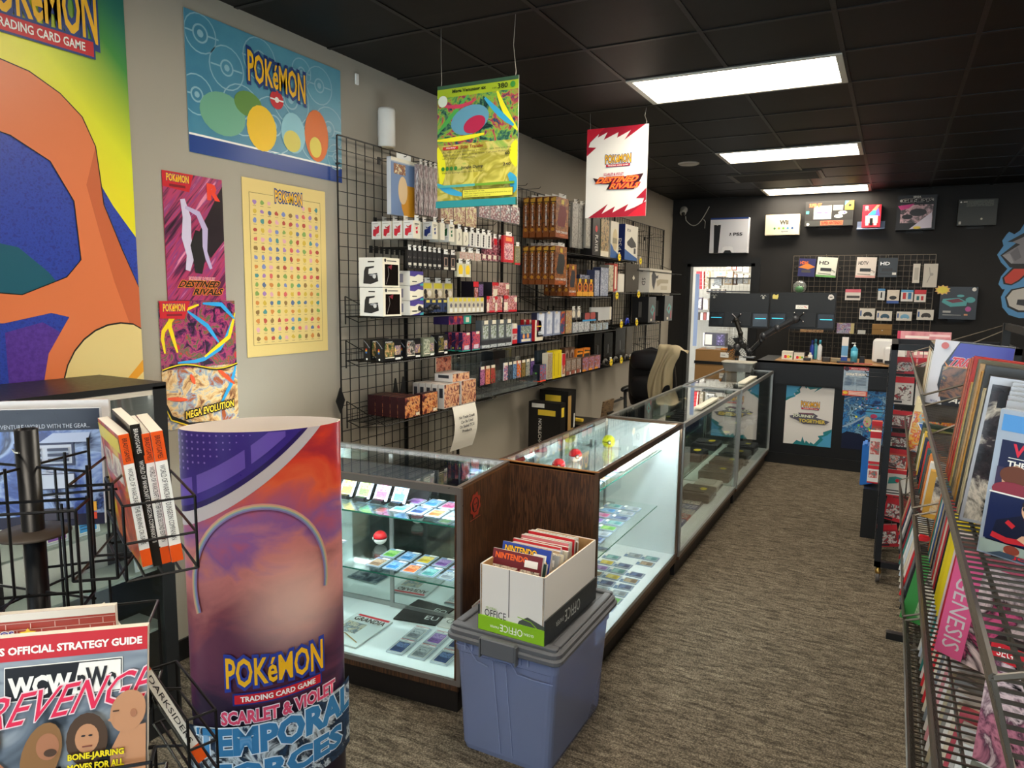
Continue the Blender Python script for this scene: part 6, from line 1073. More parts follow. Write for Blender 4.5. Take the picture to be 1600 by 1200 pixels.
bw(1371,1401,403,433,.02,'cable_pack',mat('#30343a',.35),cablep('#33383e','HD',"#e8ecf0",'#3a4048'),'dark grey HD cable pack right of the pink one','cable pack')
bw(1425,1436,412,442,.02,'cable_pack',mat('#d8d2c6',.4),[('r',.2,.15,.8,.8,mat('#bab4a8',.4))],'narrow white cable pack on the back wall grid','cable pack')
bw(1441,1463,412,449,.02,'cable_pack',mat('#cfc8bc',.4),[('r',0,0,1,1,mat('#cfc8bc',.4)),('l',[(.3,.2),(.5,.5),(.4,.85)],.06,mat('#a8a298',.4)),('d',.6,.55,.12,mat('#a8a298',.4))],'wide white pack on the upper right of the back wall grid','cable pack')
b=MB(); gx=on(1,GB-.05,1249,457); b.ball((0,0,.09),.085,glassm('#f4f8f4',1,1.45,.12),14,(1,.6,1)); b.ball((0,0,.06),.055,mat('#2f7a3c',.4),12,(1,.6,.8)); tag(b.obj('bubble_pack',None,(gx[0],GB-.07,gx[2]-.02)),'clear bubble pack with green toy behind the right monitor','toy pack')
bw(1320,1344,452,469,.02,'cable_pack',mat('#e0d8d0',.4),[('r',0,.72,1,1,mat('#d86a78',.4)),('r',.1,.2,.95,.42,mat('#4a4644',.4))],'white pack with pink header in the middle of the back grid','cable pack')
bw(1371,1382,451,469,.02,'cable_pack',mat('#d8d8d4',.4),[('r',0,.8,1,1,mat('#4a8ac0',.4)),('r',.4,.2,.6,.7,TXT)],'little white pack with blue header on the back grid','cable pack')
bw(1385,1404,453,474,.03,'controller_pack',mat('#e0d4c4',.4),[('r',0,0,1,.2,mat('#3a5aa0',.4)),('d',.5,.42,.3,mat('#2a2826',.4),.6)],'cream pack with black controller picture on the back grid','controller pack')
bw(1407,1426,453,471,.03,'controller_pack',mat('#e0dcd8',.4),[('r',0,.8,1,1,mat('#5aa0d0',.4)),('r',.15,.2,.42,.75,mat('#c83a3c',.4)),('r',.58,.2,.85,.75,mat('#3a7aa8',.4))],'white pack with red and blue shapes on the back grid','controller pack')
bw(1428,1446,453,472,.03,'controller_pack',mat('#e4dcd4',.4),[('r',0,.65,1,1,mat('#d0343c',.4)),('r',.2,.15,.42,.5,mat('#2a6a6a',.4)),('r',.58,.15,.8,.5,mat('#c83a3c',.4))],'white pack with red header on the back grid','controller pack')
for (a,c,t,q,col,l) in ((1342,1366,482,499,'#2a2a28','white box with black gamepad picture, lower left of the back grid'),(1369,1393,486,501,'#3a5a70','white box with blue grey gamepad picture on the back grid'),(1400,1424,487,501,'#7ab0d0','white box with pale blue gamepad picture on the back grid'),(1432,1458,484,500,'#3a3430','stacked white boxes with dark gamepad picture, right edge of back grid')):
    bw(a,c,t,q,.06,'controller_box',mat('#dcd6cc',.4),[('r',0,0,1,1,mat('#dcd6cc',.4)),('d',.55,.5,.26,mat(col,.4),.55),('d',.35,.38,.1,mat(col,.4)),('d',.75,.38,.1,mat(col,.4)),('r',.05,.3,.15,.8,mat('#4a6aa0',.4))],l,'controller box')
r=emp('wire_shelf',(-.38,GB-.0,on(1,GB-.2,1340,522)[2]),0,'brown black wire shelf on the back wall grid behind the counter','wire shelf'); b=MB()
for i in range(61): b.tube((-.75+i*.025,-.01,0),(-.75+i*.025,-.28,0),.002,mat('#3a2f24',.4,.4),3)
for k in range(4): b.tube((-.75,-.02-k*.086,-.004),(.75,-.02-k*.086,-.004),.004,mat('#3a2f24',.4,.4),4)
b.obj('shelf_tray',r)
zs=on(1,GB-.2,1340,522)[2]+.004
def onsh(px0,px1,pt,d,name,body,fr,lab,cat):
    y=GB-.24; x0=on(1,y,px0,520)[0]; x1=on(1,y,px1,520)[0]; Z=on(1,y,(px0+px1)/2,pt)[2]; tag(card(x1-x0,d,max(.02,Z-zs),body,front=fr).obj(name,None,((x0+x1)/2,y+d/2,zs)),lab,cat)
onsh(1307,1334,505,.02,'comic_book',mat('#d8d0c0',.4),[('r',0,0,1,1,artm(('#2a3a6a','#c8ccd8','#8a5aa0','#e8d8a0'),16,.4,1)),('r',.8,0,1,1,mat('#d8c890',.4))],'bright patterned booklet on the back wall wire shelf','booklet')
onsh(1362,1393,507,.1,'wooden_box',mat('#a07a44',.6),[('r',0,.5,1,.53,mat('#6a4e28',.6)),('d',.52,.42,.03,WHT)],'tan box with dark seam on the back wall wire shelf','box')
onsh(1340,1352,516,.04,'plastic_piece',mat('#d8d8d4',.4),[],'tiny white piece on the back wall wire shelf','gadget'); onsh(1250,1286,514,.06,'cable_bundle',mat('#8a5a30',.6),[('r',0,0,1,1,artm(('#8a5a30','#c8a070','#5a3a20'),20))],'brown patterned bundle on the wire shelf under the right monitor','bundle')
# console boxes on ledges
ps5=[('r',0,0,1,1,mat('#d8d8de',.35)),('r',0,.95,1,1,mat('#1d3a7c',.4)),('p',[(.12,0),(.1,.80),(.28,.80),(.24,0)],mat('#1a1a1e',.35)),('r',.08,.80,.1,.86,WHT),('l',[(.09,.84),(.19,.79),(.3,.84)],.012,WHT),('p',[(.32,0),(.36,.16),(.42,.18),(.56,.18),(.62,.16),(.66,0)],mat('#e8e8ec',.35)),('p',[(.38,0),(.42,.07),(.56,.07),(.6,0)],mat('#1a1a1e',.35)),('t','PS5',.62,.48,.86,.57,mat('#3c3c42',.4),None,{'bold':.03}),('p',[(.53,.48),(.53,.57),(.555,.56),(.57,.53),(.545,.51),(.545,.48)],TXT),('p',[(.50,.49),(.53,.505),(.53,.49)],TXT),('p',[(.55,.49),(.58,.505),(.58,.49)],TXT)]
bw(1108,1167,340,395,.13,'console_box',mat('#d8d8de',.35),ps5,'white console box reading PS5 above the doorway','console box',y=BY-.002,hook=False,bracket=True)
wii=[('r',0,0,1,1,mat('#cabda4',.4)),('t','Wii',.42,.5,.68,.72,mat('#3c3934',.4),None,{'bold':.05}),('t','Sports',.48,.12,.68,.20,mat('#2f4f74',.4),None,{'bold':.04})]+[('d',.28+i*.13,.32,.035,mat(c,.4)) for i,c in enumerate(('#3a7a4a','#8a8a3a','#5aa03a','#3a7aa0','#2a4a80'))]
bw(1195,1248,335,367,.12,'console_box',mat('#dfd6c6',.4),wii,'cream console box reading Wii on the black wall','console box',y=BY-.002,hook=False,bracket=True)
sn=[('r',0,0,1,1,mat('#2a2826',.4)),('r',0,0,1,.22,mat('#3a3a38',.4)),('r',.18,.28,.55,.82,mat('#bab4aa',.4)),('r',.25,.52,.35,.56,mat('#5a4a8a',.4)),('r',.4,.52,.5,.56,mat('#5a4a8a',.4)),('r',.58,.62,.78,.82,mat('#a8a49c',.4)),('d',.78,.52,.09,mat('#c8c4bc',.4),.45),('d',.70,.38,.09,mat('#c8c4bc',.4),.45),('d',.82,.52,.02,mat('#5a4a8a',.4)),('r',.33,.03,.80,.21,mat('#d86a4a',.4)),('t','SUPER NINTENDO',.35,.06,.78,.18,mat('#7a2418',.4),None,{'bold':.04}),('t','SUPER SET',.08,.76,.34,.92,mat('#e0643a',.4),None,{'bold':.05}),('r',.02,.5,.08,.62,mat('#4ab0a8',.4)),('p',[(.82,.62),(.82,.98),(1,.98),(1,.62)],mat('#d8a83a',.4)),('p',[(.82,.8),(.9,.98),(.82,.98)],mat('#4a9ab0',.4)),('d',.92,.8,.03,BLK),('d',.07,.08,.03,WHT)]
bw(1257,1332,314,353,.12,'console_box',mat('#2a2826',.4),sn,'wide black console box reading super nintendo','console box',y=BY-.002,hook=False,bracket=True)
sw=[('r',0,0,1,1,mat('#d0283a',.4)),('p',[(.15,.45),(.5,.7),(.85,.85),(.95,.5)],mat('#7a6ad0',.4)),('p',[(.3,.55),(.5,.72),(.75,.8),(.7,.55)],mat('#4ab8c8',.4)),('p',[(.5,.75),(.75,.98),(.9,.98),(.75,.75)],mat('#d8a080',.4)),('r',.18,.18,.85,.52,mat('#d8cfc4',.4)),('r',.2,.08,.36,.42,WHT),('r',.42,.08,.58,.40,BLK),('r',.64,.08,.80,.42,WHT),('r',.15,.82,.3,.95,WHT),('t','SWITCH',.12,.74,.35,.80,TW)]
bw(1346,1375,320,355,.09,'console_box',mat('#d0283a',.4),sw,'bright red console box on a clear ledge','console box',y=BY-.002,hook=False,bracket=True)
b=MB(); LG=glassm('#dfeaff',1,1.45,.35,'#b8cce8'); b.bx(-.155,.155,-.11,0,0,.006,LG).bx(-.155,.155,-.003,0,.0,.10,LG); q=on(1,BY-.11,1360,356); tag(b.obj('acrylic_ledge',None,(q[0],BY-.001,q[2]-.012)),'wide pale acrylic ledge under the bright red console box','ledge')
ge=[('r',0,0,1,1,mat('#1c1a1c',.35)),('r',.08,.82,.92,.88,mat('#b8b4ac',.4)),('d',.1,.85,.04,mat('#b8b4ac',.4)),('t','GENESIS',.12,.80,.9,.90,TXT,mat('#c8c4bc',.4),{'bold':.05,'ow':.05}),('t','SEGA',.4,.92,.6,.98,mat('#b8b4ac',.4),None,{'bold':.04}),('r',.1,.2,.92,.72,artm(('#2a2426','#6a5c60','#a88a90','#c8a0a8','#3a3034'),8,.3,1)),('p',[(.02,.70),(.45,.76),(.3,.62),(.1,.58)],mat('#b83a7a',.4)),('d',.55,.5,.22,mat('#2a2628',.3),.5),('d',.28,.38,.14,mat('#1c1a1c',.3),.5),('p',[(.35,.02),(.9,.5),(.92,.05)],mat('#c8c0d0',.4)),('d',.55,.06,.1,mat('#d8c04a',.4),.4)]
bw(1399,1460,305,359,.13,'console_box',mat('#1c1a1c',.35),ge,'black console box reading genesis with pink patch','console box',y=BY-.002,hook=False,bracket=True)
xb=[('r',0,0,1,1,mat('#34352f',.4)),('r',.2,.72,.9,.95,artm(('#34352f','#5a5c4e','#3c3e36'),30,.4,.3)),('t','XBOX',.12,.88,.22,.93,TW),('d',.06,.90,.025,TW),('d',.62,.24,.03,mat('#c8c4b0',.4)),('r',.04,.05,.1,.16,mat('#b8b8b0',.4))]
bw(1495,1556,311,352,.1,'console_box',mat('#34352f',.4),xb,'dark green grey console box, rightmost on the black wall','console box',y=BY-.002,hook=False,bracket=True)
rt=[('r',0,0,1,1,mat('#2c3036',.3)),('p',[(.05,.52),(.3,.38),(.72,.42),(.74,.54),(.5,.66),(.08,.62)],mat('#5aa8ac',.4)),('p',[(.15,.58),(.35,.5),(.65,.55),(.5,.64)],mat('#7a3a48',.4)),('d',.82,.6,.13,mat('#5aa8ac',.4),.7),('d',.55,.72,.1,mat('#5aa8ac',.4),.4),('d',.9,.92,.06,WHT),('r',.1,.2,.32,.26,mat('#b0b0ac',.4)),('r',.1,.12,.6,.14,mat('#b0b0ac',.4)),('d',.78,.32,.08,mat('#c05a9a',.4)),('r',.68,.12,.78,.17,mat('#d89a70',.4))]
bw(1466,1524,448,499,.12,'console_box',mat('#2c3036',.3),rt,'dark console box with teal machine picture right of the back grid','console box',y=BY-.002,hook=False,bracket=True)
q=on(1,BY-.15,1473,453); b=MB(); b.add([((1 if i%2 else .74)*math.cos(PI*i/10)*.085,d_,(1 if i%2 else .74)*math.sin(PI*i/10)*.06) for d_ in (-.001,.001) for i in range(20)],[tuple(range(20)),tuple(range(39,19,-1))],mat('#e8b87a',.5)); b.add([(.8*(1 if i%2 else .74)*math.cos(PI*i/10)*.085,-.0016,.8*(1 if i%2 else .74)*math.sin(PI*i/10)*.06) for i in range(20)],[tuple(range(20))],mat('#ecdc5a',.5)); tag(b.obj('price_burst',None,(q[0],BY-.128,q[2])),'yellow starburst tag on the dark box with teal machine picture','price tag')
# camera
q=on(1,BY-.06,1067,332); r=emp('security_camera',(q[0],BY,q[2]),0,'small white round security camera by the corner of back wall','security camera'); b=MB(); b.lathe([(.05,0),(.05,-.02),(.03,-.03)],mat('#a8a49c',.4),(0,0,.04),16,'y'); b.ball((0,-.05,0),.045,mat('#b0aca4',.4),14); b.obj('housing',r); b=MB(); b.ball((.01,-.075,-.02),.028,BLK,12); b.obj('lens',r)
b=MB(); q2=on(1,BY-.01,1108,332); dx=q2[0]-q[0]; b.path([(0.03,-.02,-.05)]+[(dx*t,-.012,-.06-.18*math.sin(PI*t)+.13*t) for t in [i/10 for i in range(1,11)]],.006,mat('#a8a49a',.5),6); b.path([(dx*.8,-.012,-.10),(dx*.87,-.012,-.13),(dx*.86,-.012,-.22)],.006,mat('#a8a49a',.5),6); b.obj('cable',r)
# wall mural, abstract
def mur(px,py): p=on(1,BY-.001,px,py); return p[0],p[2]
def mpoly(b,pts,m_,k): b.add([(mur(x,y)[0],BY-.0008*k,mur(x,y)[1]) for x,y in pts]+[(mur(x,y)[0],BY-.0008*k+.0007,mur(x,y)[1]) for x,y in pts],[tuple(range(len(pts)))]+[(i,(i+1)%len(pts),len(pts)+(i+1)%len(pts),len(pts)+i) for i in range(len(pts))],m_)
b=MB(); MB_=mat('#5a9ad0',.5); mk=mat('#2a2a2c',.5)
mpoly(b,[(1600,350),(1594,360),(1585,366),(1577,362),(1573,366),(1566,376),(1568,384),(1558,398),(1564,410),(1574,420),(1564,432),(1560,444),(1566,452),(1570,452),(1564,464),(1566,480),(1576,492),(1592,497),(1640,497),(1650,340)],MB_,1)
mpoly(b,[(1640,362),(1600,364),(1574,378),(1590,378),(1563,399),(1578,418),(1640,418)],mk,2); mpoly(b,[(1640,368),(1600,370),(1582,378),(1594,382),(1566,399),(1580,412),(1640,412)],mat('#8c8a90',.5),3)
mpoly(b,[(1566,399),(1578,396),(1584,410),(1580,412)],mat('#a8a6ac',.5),4); mpoly(b,[(1578,396),(1590,386),(1596,402),(1586,408)],mat('#77757c',.5),4)
mpoly(b,[(1600,418),(1582,418),(1566,434),(1568,444),(1580,446),(1592,440),(1610,425)],mk,2); mpoly(b,[(1600,420),(1584,420),(1569,434),(1571,442),(1580,444),(1592,437),(1606,424)],mat('#d84a3c',.5),3)
mpoly(b,[(1600,448),(1580,452),(1570,464),(1574,480),(1590,488),(1640,488),(1640,450)],mk,2); mpoly(b,[(1600,450),(1582,454),(1573,465),(1577,478),(1592,485),(1640,485),(1640,452)],mat('#cfcbc4',.5),3); mpoly(b,[(1590,468),(1588,476),(1640,484),(1640,468)],mat('#3a3c42',.5),4)
tag(b.obj('wall_mural'),'cut-off painted mural in blue outline, grey facets and red shape, right edge','mural')
# ================================================================== BACK ROOM
for i in range(2): gridpanel(-3.3+i*.9,.9,.5,2.4,'white wire grid in the back room, '+('left','right')[i]+' half',12.26,'x','white grids in the back room',mat('#c8c6be',.5),.06)
def rb_(px0,px1,pt,pb,d,c,lab,cat='box',name='carton',fr=None):
    y=12.22-d; x0=on(1,y,px0,pb)[0]; x1=on(1,y,px1,pb)[0]; Z0=on(1,y,px0,pb)[2]; Z1=on(1,y,px0,pt)[2]; tag(card(x1-x0,d,Z1-Z0,mat(c,.5),front=fr or []).obj(name,None,((x0+x1)/2,y+d/2,Z0)),lab,cat)
for i in range(5): rb_(1088,1099,424+i*5.6,429+i*5.6,.15,'#b82a30','red boxed item in the back room stack, '+('top','second','third','fourth','bottom')[i]+' one',fr=[('r',.85,0,1,1,cream)])
rb_(1101,1107,424,451,.12,'#c8b890','patterned strip of boxes beside the red stack in back room',fr=[('r',0,0,1,1,artm(('#c8b890','#5a4a3a','#e8e0c8'),30))])
rb_(1118,1134,424,432,.2,'#d8b080','orange and green flat box on the top back room shelf',fr=[('d',.5,.5,.2,mat('#5ac0a0',.4),.6)]); 
k=0
for (a,c_,t,q_,col) in ((1135,1143,413,421,'#c8b090'),(1144,1150,413,422,'#a83a30'),(1151,1160,413,424,'#9a948c'),(1161,1170,413,426,'#b0a89c'),(1131,1144,424,445,'#c8a880'),(1146,1150,428,445,'#6a4a3c'),(1152,1160,428,443,'#a8a49c'),(1161,1169,430,444,'#b8a890'),(1112,1124,443,450,'#e8e6e0'),(1090,1096,465,484,'#5a5060'),(1098,1106,466,484,'#b0a8a0'),(1116,1127,424,446,'#e0e0dc')):
    k+=1; rb_(a,c_,t,q_,.14,col,f'{["tan","red","grey","pale grey","light tan","brown","silver grey","beige","white","purple grey","taupe","off white"][k-1]} item on the back room shelving seen through the doorway','box',fr=[('r',.1,.1,.9,.9,artm((col,'#e0dcd0','#5a5450'),26,.5,1,seed=k))])
for i in range(9): rb_(1104+i*3.2,1107+i*3.2,452,459,.1,('#8a8078','#c8c0b4','#5a5450','#b0a898')[i%4],f'small {("brown","cream","dark","beige")[i%4]} hanging pack in the back room, {ORD[i]}','pack','hanging_pack')
for i in range(7): rb_(1089+i*5.0,1093+i*5.0,488,500,.1,('#4a4440','#c8c0b4','#8a4a44','#d8d4cc')[i%4],f'lower {("dark","cream","dull red","white")[i%4]} pack on the back room grid, {ORD[i]}','pack','hanging_pack')
for z,x0,x1 in ((2.02,-2.75,-2.0),(1.80,-2.75,-2.05)): tag(MB().bx(x0,x1,11.95,12.24,z-.02,z,BLK).obj('back_room_shelf'),('upper' if z>1.9 else 'lower')+' black shelf in the back room seen through the doorway','shelf')
rb_(1098,1133,520,540,.2,'#3a3840','dark case with purple patches on the back room floor table',fr=[('r',.0,0,.06,1,WHT),('r',.1,.1,.4,.9,mat('#c8c0b0',.4)),('r',.6,.1,.95,.9,artm(('#4a3a6a','#2a2a30','#8a7ab0'),20))])
b=MB(); b.bx(-.03,.03,0,.003,0,1.1,mat('#8a94a8',.5)); q=on(1,BY+.9,1082,500); tag(b.obj('rolled_poster',None,(q[0]+.05,BY+.9,.95)),'narrow upright blue grey roll just inside the doorway','roll')
L=bpy.data.lights.new('back_room_lamp','AREA'); L.shape='RECTANGLE'; L.size=1.2;L.size_y=.6; L.energy=30; L.color=(1,.95,.86); o=bpy.data.objects.new('back_room_lamp',L); COL.objects.link(o); o.location=(-2.4,11.3,2.68)
# ================================================================== ROLLING RACK (far right)
RW=mat('#1b1a1a',.4,.4)
r=emp('rolling_rack',(0,4.72,0),0,'black rolling wire display rack on casters at the end of the book racks','rolling rack')
b=MB(); T=.022
for y in (.0,.62):
    for x in (.005,.60): b.bx(x,x+.035,y-.0,y+.035,.10,1.46,CBK)
    b.bx(.005,.635,y,y+.035,1.425,1.46,CBK).bx(.005,.635,y,y+.035,.10,.135,CBK)
for x in (.005,.60): b.bx(x,x+.035,.035,.62,1.425,1.46,CBK).bx(x,x+.035,.035,.62,.10,.135,CBK)
b.bx(.005,.635,.3,.33,.42,.45,CBK); b.obj('tube_frame',r)
b=MB()
for k in range(17): z=.16+k*.075; b.tube((.03,.3,z),(.61,.3,z),.003,RW,4).tube((-.0,.03,z),(-.0,.62,z),.003,RW,4)
for k in range(9): b.tube((.04+k*.07,.305,.14),(.04+k*.07,.305,1.42),.003,RW,4)
for k in range(8): b.tube((.002,.03+k*.08,.14),(.002,.03+k*.08,1.42),.003,RW,4)
b.obj('wire_grid',r)
for (x,y) in ((.03,.02),(.6,.02),(.03,.63),(.6,.63)):
    b=MB(); b.lathe([(.018,.055),(.018,.07),(.01,.10)],mat('#b08a4a',.3,.8),(x,y,0),12); b.lathe([(.028,-.012),(.032,-.008),(.032,.008),(.028,.012)],mat('#4a4440',.5),(x,y,.032),14,'x'); b.bx(x-.018,x-.014,y-.01,y+.01,.03,.065,CHR).bx(x+.014,x+.018,y-.01,y+.01,.03,.065,CHR); b.obj('caster',r)
REDG=[('red','#c8242e'),('white and red','#dcd6d0'),('dark grey','#2c2a2c'),('red','#b01e28'),('orange red','#d0482c')]
k=0
ZL=[(1.27,.10,'#b02430','shiny red clip strips top row'),(1.08,.17,'#cfc8c2','white and pale red packs'),(.93,.11,'#7a3a3c','red edged white cards'),(.80,.10,'#1f1e20','black cartridge packs'),(.66,.14,'#d0503c','red and orange packs'),(.50,.17,'#d8d2ca','white boxes with little teal pictures'),(.34,.15,'#c02a34','tilted red packs'),(.17,.14,'#a82028','red and grey packs in lowest row')]
for j,(z,h,c,l) in enumerate(ZL):
    for i in range(4):
        x=.085+i*.125; k+=1
        fr=[('r',0,0,1,1,mat(c,.35)),('r',.1,.15,.9,.7,artm((c,'#e0d8d0','#3a2a2c','#a03038'),26,.3,1,seed=j)),('r',0,.78,1,1,RED if j!=3 else mat('#8a2028',.4)),('r',.1,.05,.5,.13,TXT)]
        if j==5: fr=[('r',0,0,1,1,mat('#dcd6cc',.35)),('r',0,.85,1,1,RED),('p',[(.15,.45),(.2,.7),(.5,.75),(.85,.7),(.6,.5)],mat('#2f8a84',.4)),('d',.6,.6,.1,RED),('r',.1,.1,.8,.14,TXT),('r',.1,.2,.7,.24,TXT),('r',0,0,1,.05,RED)]
        o=card(.115,.03 if j!=5 else .05,h,mat(c,.35),front=fr).obj('accessory_pack',None,(x,4.72+.235-.0,z),(0,(.0,.0,.03,.0,.06,0,.16,-.2)[j],0)); tag(o,f'{l}, {ORD[i]} on the rolling rack','accessory pack','accessory packs on the rolling rack')
        hb=MB(); hb.path([(0,0,0),(0,-.10,0),(0,-.11,.01)],.002,RW,4); tag(hb.obj('peg_hook',None,(x,5.018,z+h+.004)),f'rolling rack hook over {" ".join(l.split()[:5])}, {ORD[i]}','hook','hooks on the rolling rack')
for i,(y,z,h,c,l) in enumerate(((4.82,.72,.20,'#d8d2cc','white and red packs on the left side of the rolling rack, lower'),(4.82,.60,.11,'#e0dcd4','white pack with red strip low on the left side of rolling rack'),(5.1,.80,.14,'#b84a3c','red pack on the left side of the rolling rack, upper'))):
    fr=[('r',0,.8,1,1,RED),('r',.1,.3,.9,.7,artm(('#dcd6cc','#c83a34','#3a8a84'),26,seed=i)),('r',0,0,1,.08,RED)]
    tag(card(.06,.06,h,mat(c,.35),front=fr,left=fr).obj('accessory_pack',None,(-.04,y,z)),l,'accessory pack')
for i in range(6):
    hb=MB(); hb.path([(0,0,0),(-.12,0,-.0),(-.13,0,.014)],.003,RW,4); tag(hb.obj('peg_hook',None,(.0,4.80+.06*(i%3),1.30-.0-(i//3)*.22-(i%3)*.03)),'bare black hook jutting from the left side of rolling rack','hook','bare side hooks of the rolling rack')
b=MB(); 
for i in range(9): b.add([(-.005*i,0.02*i,0),(.06,.02*i,.02),(.06,.02*i,.22),(-.05,.02*i,.20)],[(0,1,2,3)],mat('#1f6ac0',.5)) if False else b.rb(-.10+i*.012,-.09+i*.012+.01,-.05,.12,.0+.004*i,.30+.01*math.sin(i*2),mat('#1f6ac0',.45),.004)
tag(b.obj('blue_folder_stack',None,(-.03,5.75,.36)),'bundle of blue plastic folders jutting out behind the rolling rack','folders')
b=MB(); b.bx(-.12,.2,-.15,.2,.0,.36,BLK); tag(b.obj('low_stool',None,(.02,5.75,0)),'low black box under the blue folders behind rolling rack','box')
b=MB(); b.rb(-.03,.03,-.03,.03,0,.12,mat('#e0a81c',.4),.01); tag(b.obj('yellow_packet',None,(.13,5.72,.66-.30)),'yellow packet beside the blue folders','packet')
# ================================================================== NEAR BOOK RACKS
WR=mat('#5c564e',.35,.75)
def basket(r,x0,x1,y0,y1,z,lip=.07,nm='basket_shelf',st=.022):
    b=MB(); n=int((y1-y0)/st)
    for i in range(n+1):
        y=y0+i*(y1-y0)/n; b.path([(x0-.018,y,z+lip),(x0,y,z),(x1,y,z)],.0022,WR,4)
    for q in range(5): x=x0+.03+q*(x1-x0-.03)/4; b.tube((x,y0,z-.004),(x,y1,z-.004),.0032,WR,5)
    b.tube((x0-.018,y0,z+lip),(x0-.018,y1,z+lip),.004,WR,6).tube((x0-.009,y0,z+lip*.5),(x0-.009,y1,z+lip*.5),.0025,WR,4).tube((x0,y0,z-.002),(x0,y1,z-.002),.0035,WR,6)
    b.path([(x0-.018,y1,z+lip),(x1,y1,z+.22)],.003,WR,5).path([(x0,y1,z),(x1,y1,z)],.003,WR,5).path([(x0-.018,y0,z+lip),(x1,y0,z+.22)],.003,WR,5); b.path([(x0,y1-.03,z),(x1,y1-.03,z+.20)],.003,WR,5)
    b.obj(nm,r)
def rack(y0,y1,x0,x1,tiers,lab,top=1.62,low=.6):
    r=emp('book_rack',(0,0,0),0,lab,'book rack'); 
    b=MB()
    for y in (y0+.02,y1-.02): b.bx(x1-.02,x1+.01,y-.015,y+.015,0,top,BLK).bx(x0-.02,x1+.01,y-.02,y+.02,0.0,.035,BLK)
    b.bx(x1-.015,x1+.005,y0,y1,.05,.08,BLK).bx(x1-.015,x1+.005,y0,y1,top-.03,top,BLK); b.obj('upright_frame',r)
    for z in tiers: basket(r,x0+(.065 if z<low else 0),x1,y0,y1,z)
    return r
rack(.62,2.16,.105,.47,(1.375,1.075,.775,.475,.175),'nearest tiered wire book rack at the right edge, holding video cases and game boxes')
rack(2.24,3.98,.105,.47,(1.395,1.075,.755,.43,.12),'farther tiered wire book rack between the nearest one and the rolling rack')
def bk(name,x,y,z,w,t,h,body,fr,rz,tilt,lab,cat,group=None,left=(),back=0,lean=0):
    o=card(w,t,h,body,front=fr,left=left).obj(name,None,(x,y,z),(lean,tilt,rz)); return tag(o,lab,cat,group)
CASEC=mat('#4a4a4e',.2,0,.6)
def dvd(cols,seed=0): return [('r',.0,.0,1,1,mat('#b8bcc4',.15)),('r',.03,.02,.97,.95,artm(cols,10,.2,1,seed=seed)),('r',.1,.8,.9,.9,mat(cols[-1],.3))]
# top tier video cases, receding from the viewer
import colorsys
names=[('black','#1c1c20'),('teal','#2a5a5c'),('orange','#d8843a'),('amber','#d0a040'),('grey','#8a8a88'),('dark green','#2c3a30'),('cream','#d8cfb8'),('navy','#222c4c'),('red','#c0342c'),('brown','#6a4a34'),('white','#d8d6d0'),('tan','#b89468'),('crimson','#a02028'),('olive','#6a6a3c'),('yellow','#dcb83c')]
# front one with printed cover
skin=mat('#d8a888',.4); skin2=mat('#c08a6a',.4); hair=mat('#2a1e1a',.4); navy=mat('#1c2348',.3)
wk=[('r',0,0,1,1,mat('#a8b4c4',.12)),('r',.05,.03,.97,.80,navy),('r',.03,.86,1,.97,mat('#5a9ad8',.15)),('t','WALK HARD',.14,.70,.98,.785,mat('#d82c44',.3),None,{'bold':.03}),('r',.12,.685,1,.690,TW),('t','THE DEWEY COX STORY',.12,.63,.98,.67,TW,None,{'bold':.03}),
 ('r',.05,.46,1,.62,mat('#3a3250',.3)),('d',.2,.545,.10,skin,1.3),('d',.2,.575,.12,mat('#6a3a28',.4),.7),('d',.62,.545,.1,skin2,1.3),('d',.62,.585,.1,hair,.6),('d',.2,.47,.16,mat('#8a3040',.4),.5),('d',.62,.47,.17,mat('#14141c',.4),.5),
 ('r',.03,.44,1,.45,TW),('r',.04,.12,1,.44,mat('#14204c',.3)),('p',[(.5,.14),(.42,.22),(.66,.4),(1,.42),(1,.12)],mat('#cfd8e8',.3)),
 ('p',[(.1,.15),(.12,.26),(.3,.33),(.46,.32),(.52,.22),(.45,.14)],mat('#101430',.3)),('l',[(.1,.16),(.22,.14),(.42,.16)],.05,RED),('l',[(.34,.32),(.42,.25),(.45,.18)],.05,RED),('l',[(.2,.27),(.26,.24)],.04,RED),
 ('d',.38,.375,.085,skin,1.25),('d',.38,.41,.085,hair,.7),('d',.34,.38,.04,TXT,.6),('d',.43,.38,.04,TXT,.6),('p',[(.33,.2),(.3,.17),(.42,.13),(.5,.17),(.42,.22)],skin),('l',[(.48,.36),(.5,.3),(.47,.24)],.02,mat('#c8c8cc',.2)),
 ('p',[(.72,.12),(.66,.26),(.74,.36),(.9,.38),(1,.34),(1,.12)],mat('#4a3424',.4)),('d',.84,.30,.11,skin2,1.3),('r',.03,.03,1,.12,mat('#98a8a0',.3)),('d',.28,.075,.06,skin,1.0),('d',.28,.09,.06,mat('#8a3a28',.4),.7),('p',[(.1,.03),(.2,.065),(.4,.06),(.46,.03)],mat('#3a4a5c',.3)),('p',[(.5,.03),(.7,.1),(1,.12),(1,.03)],mat('#141420',.3)),('t','JOHN C. REILLY',.30,.035,.99,.06,RED,None,{'bold':.03})]
bk('video_case',.195,1.10,1.385,.15,.016,.198,mat('#aab4c0',.12,0,.6),wk,-.42,.06,'clear video case reading walk hard in red, frontmost on the right rack','video case')
yy=1.138
seq=[('#c03a44','red and yellow'),('#dce0e4','clear'),('#3a7ac0','blue topped'),('#e6e2da','white'),('#22242a','black')]
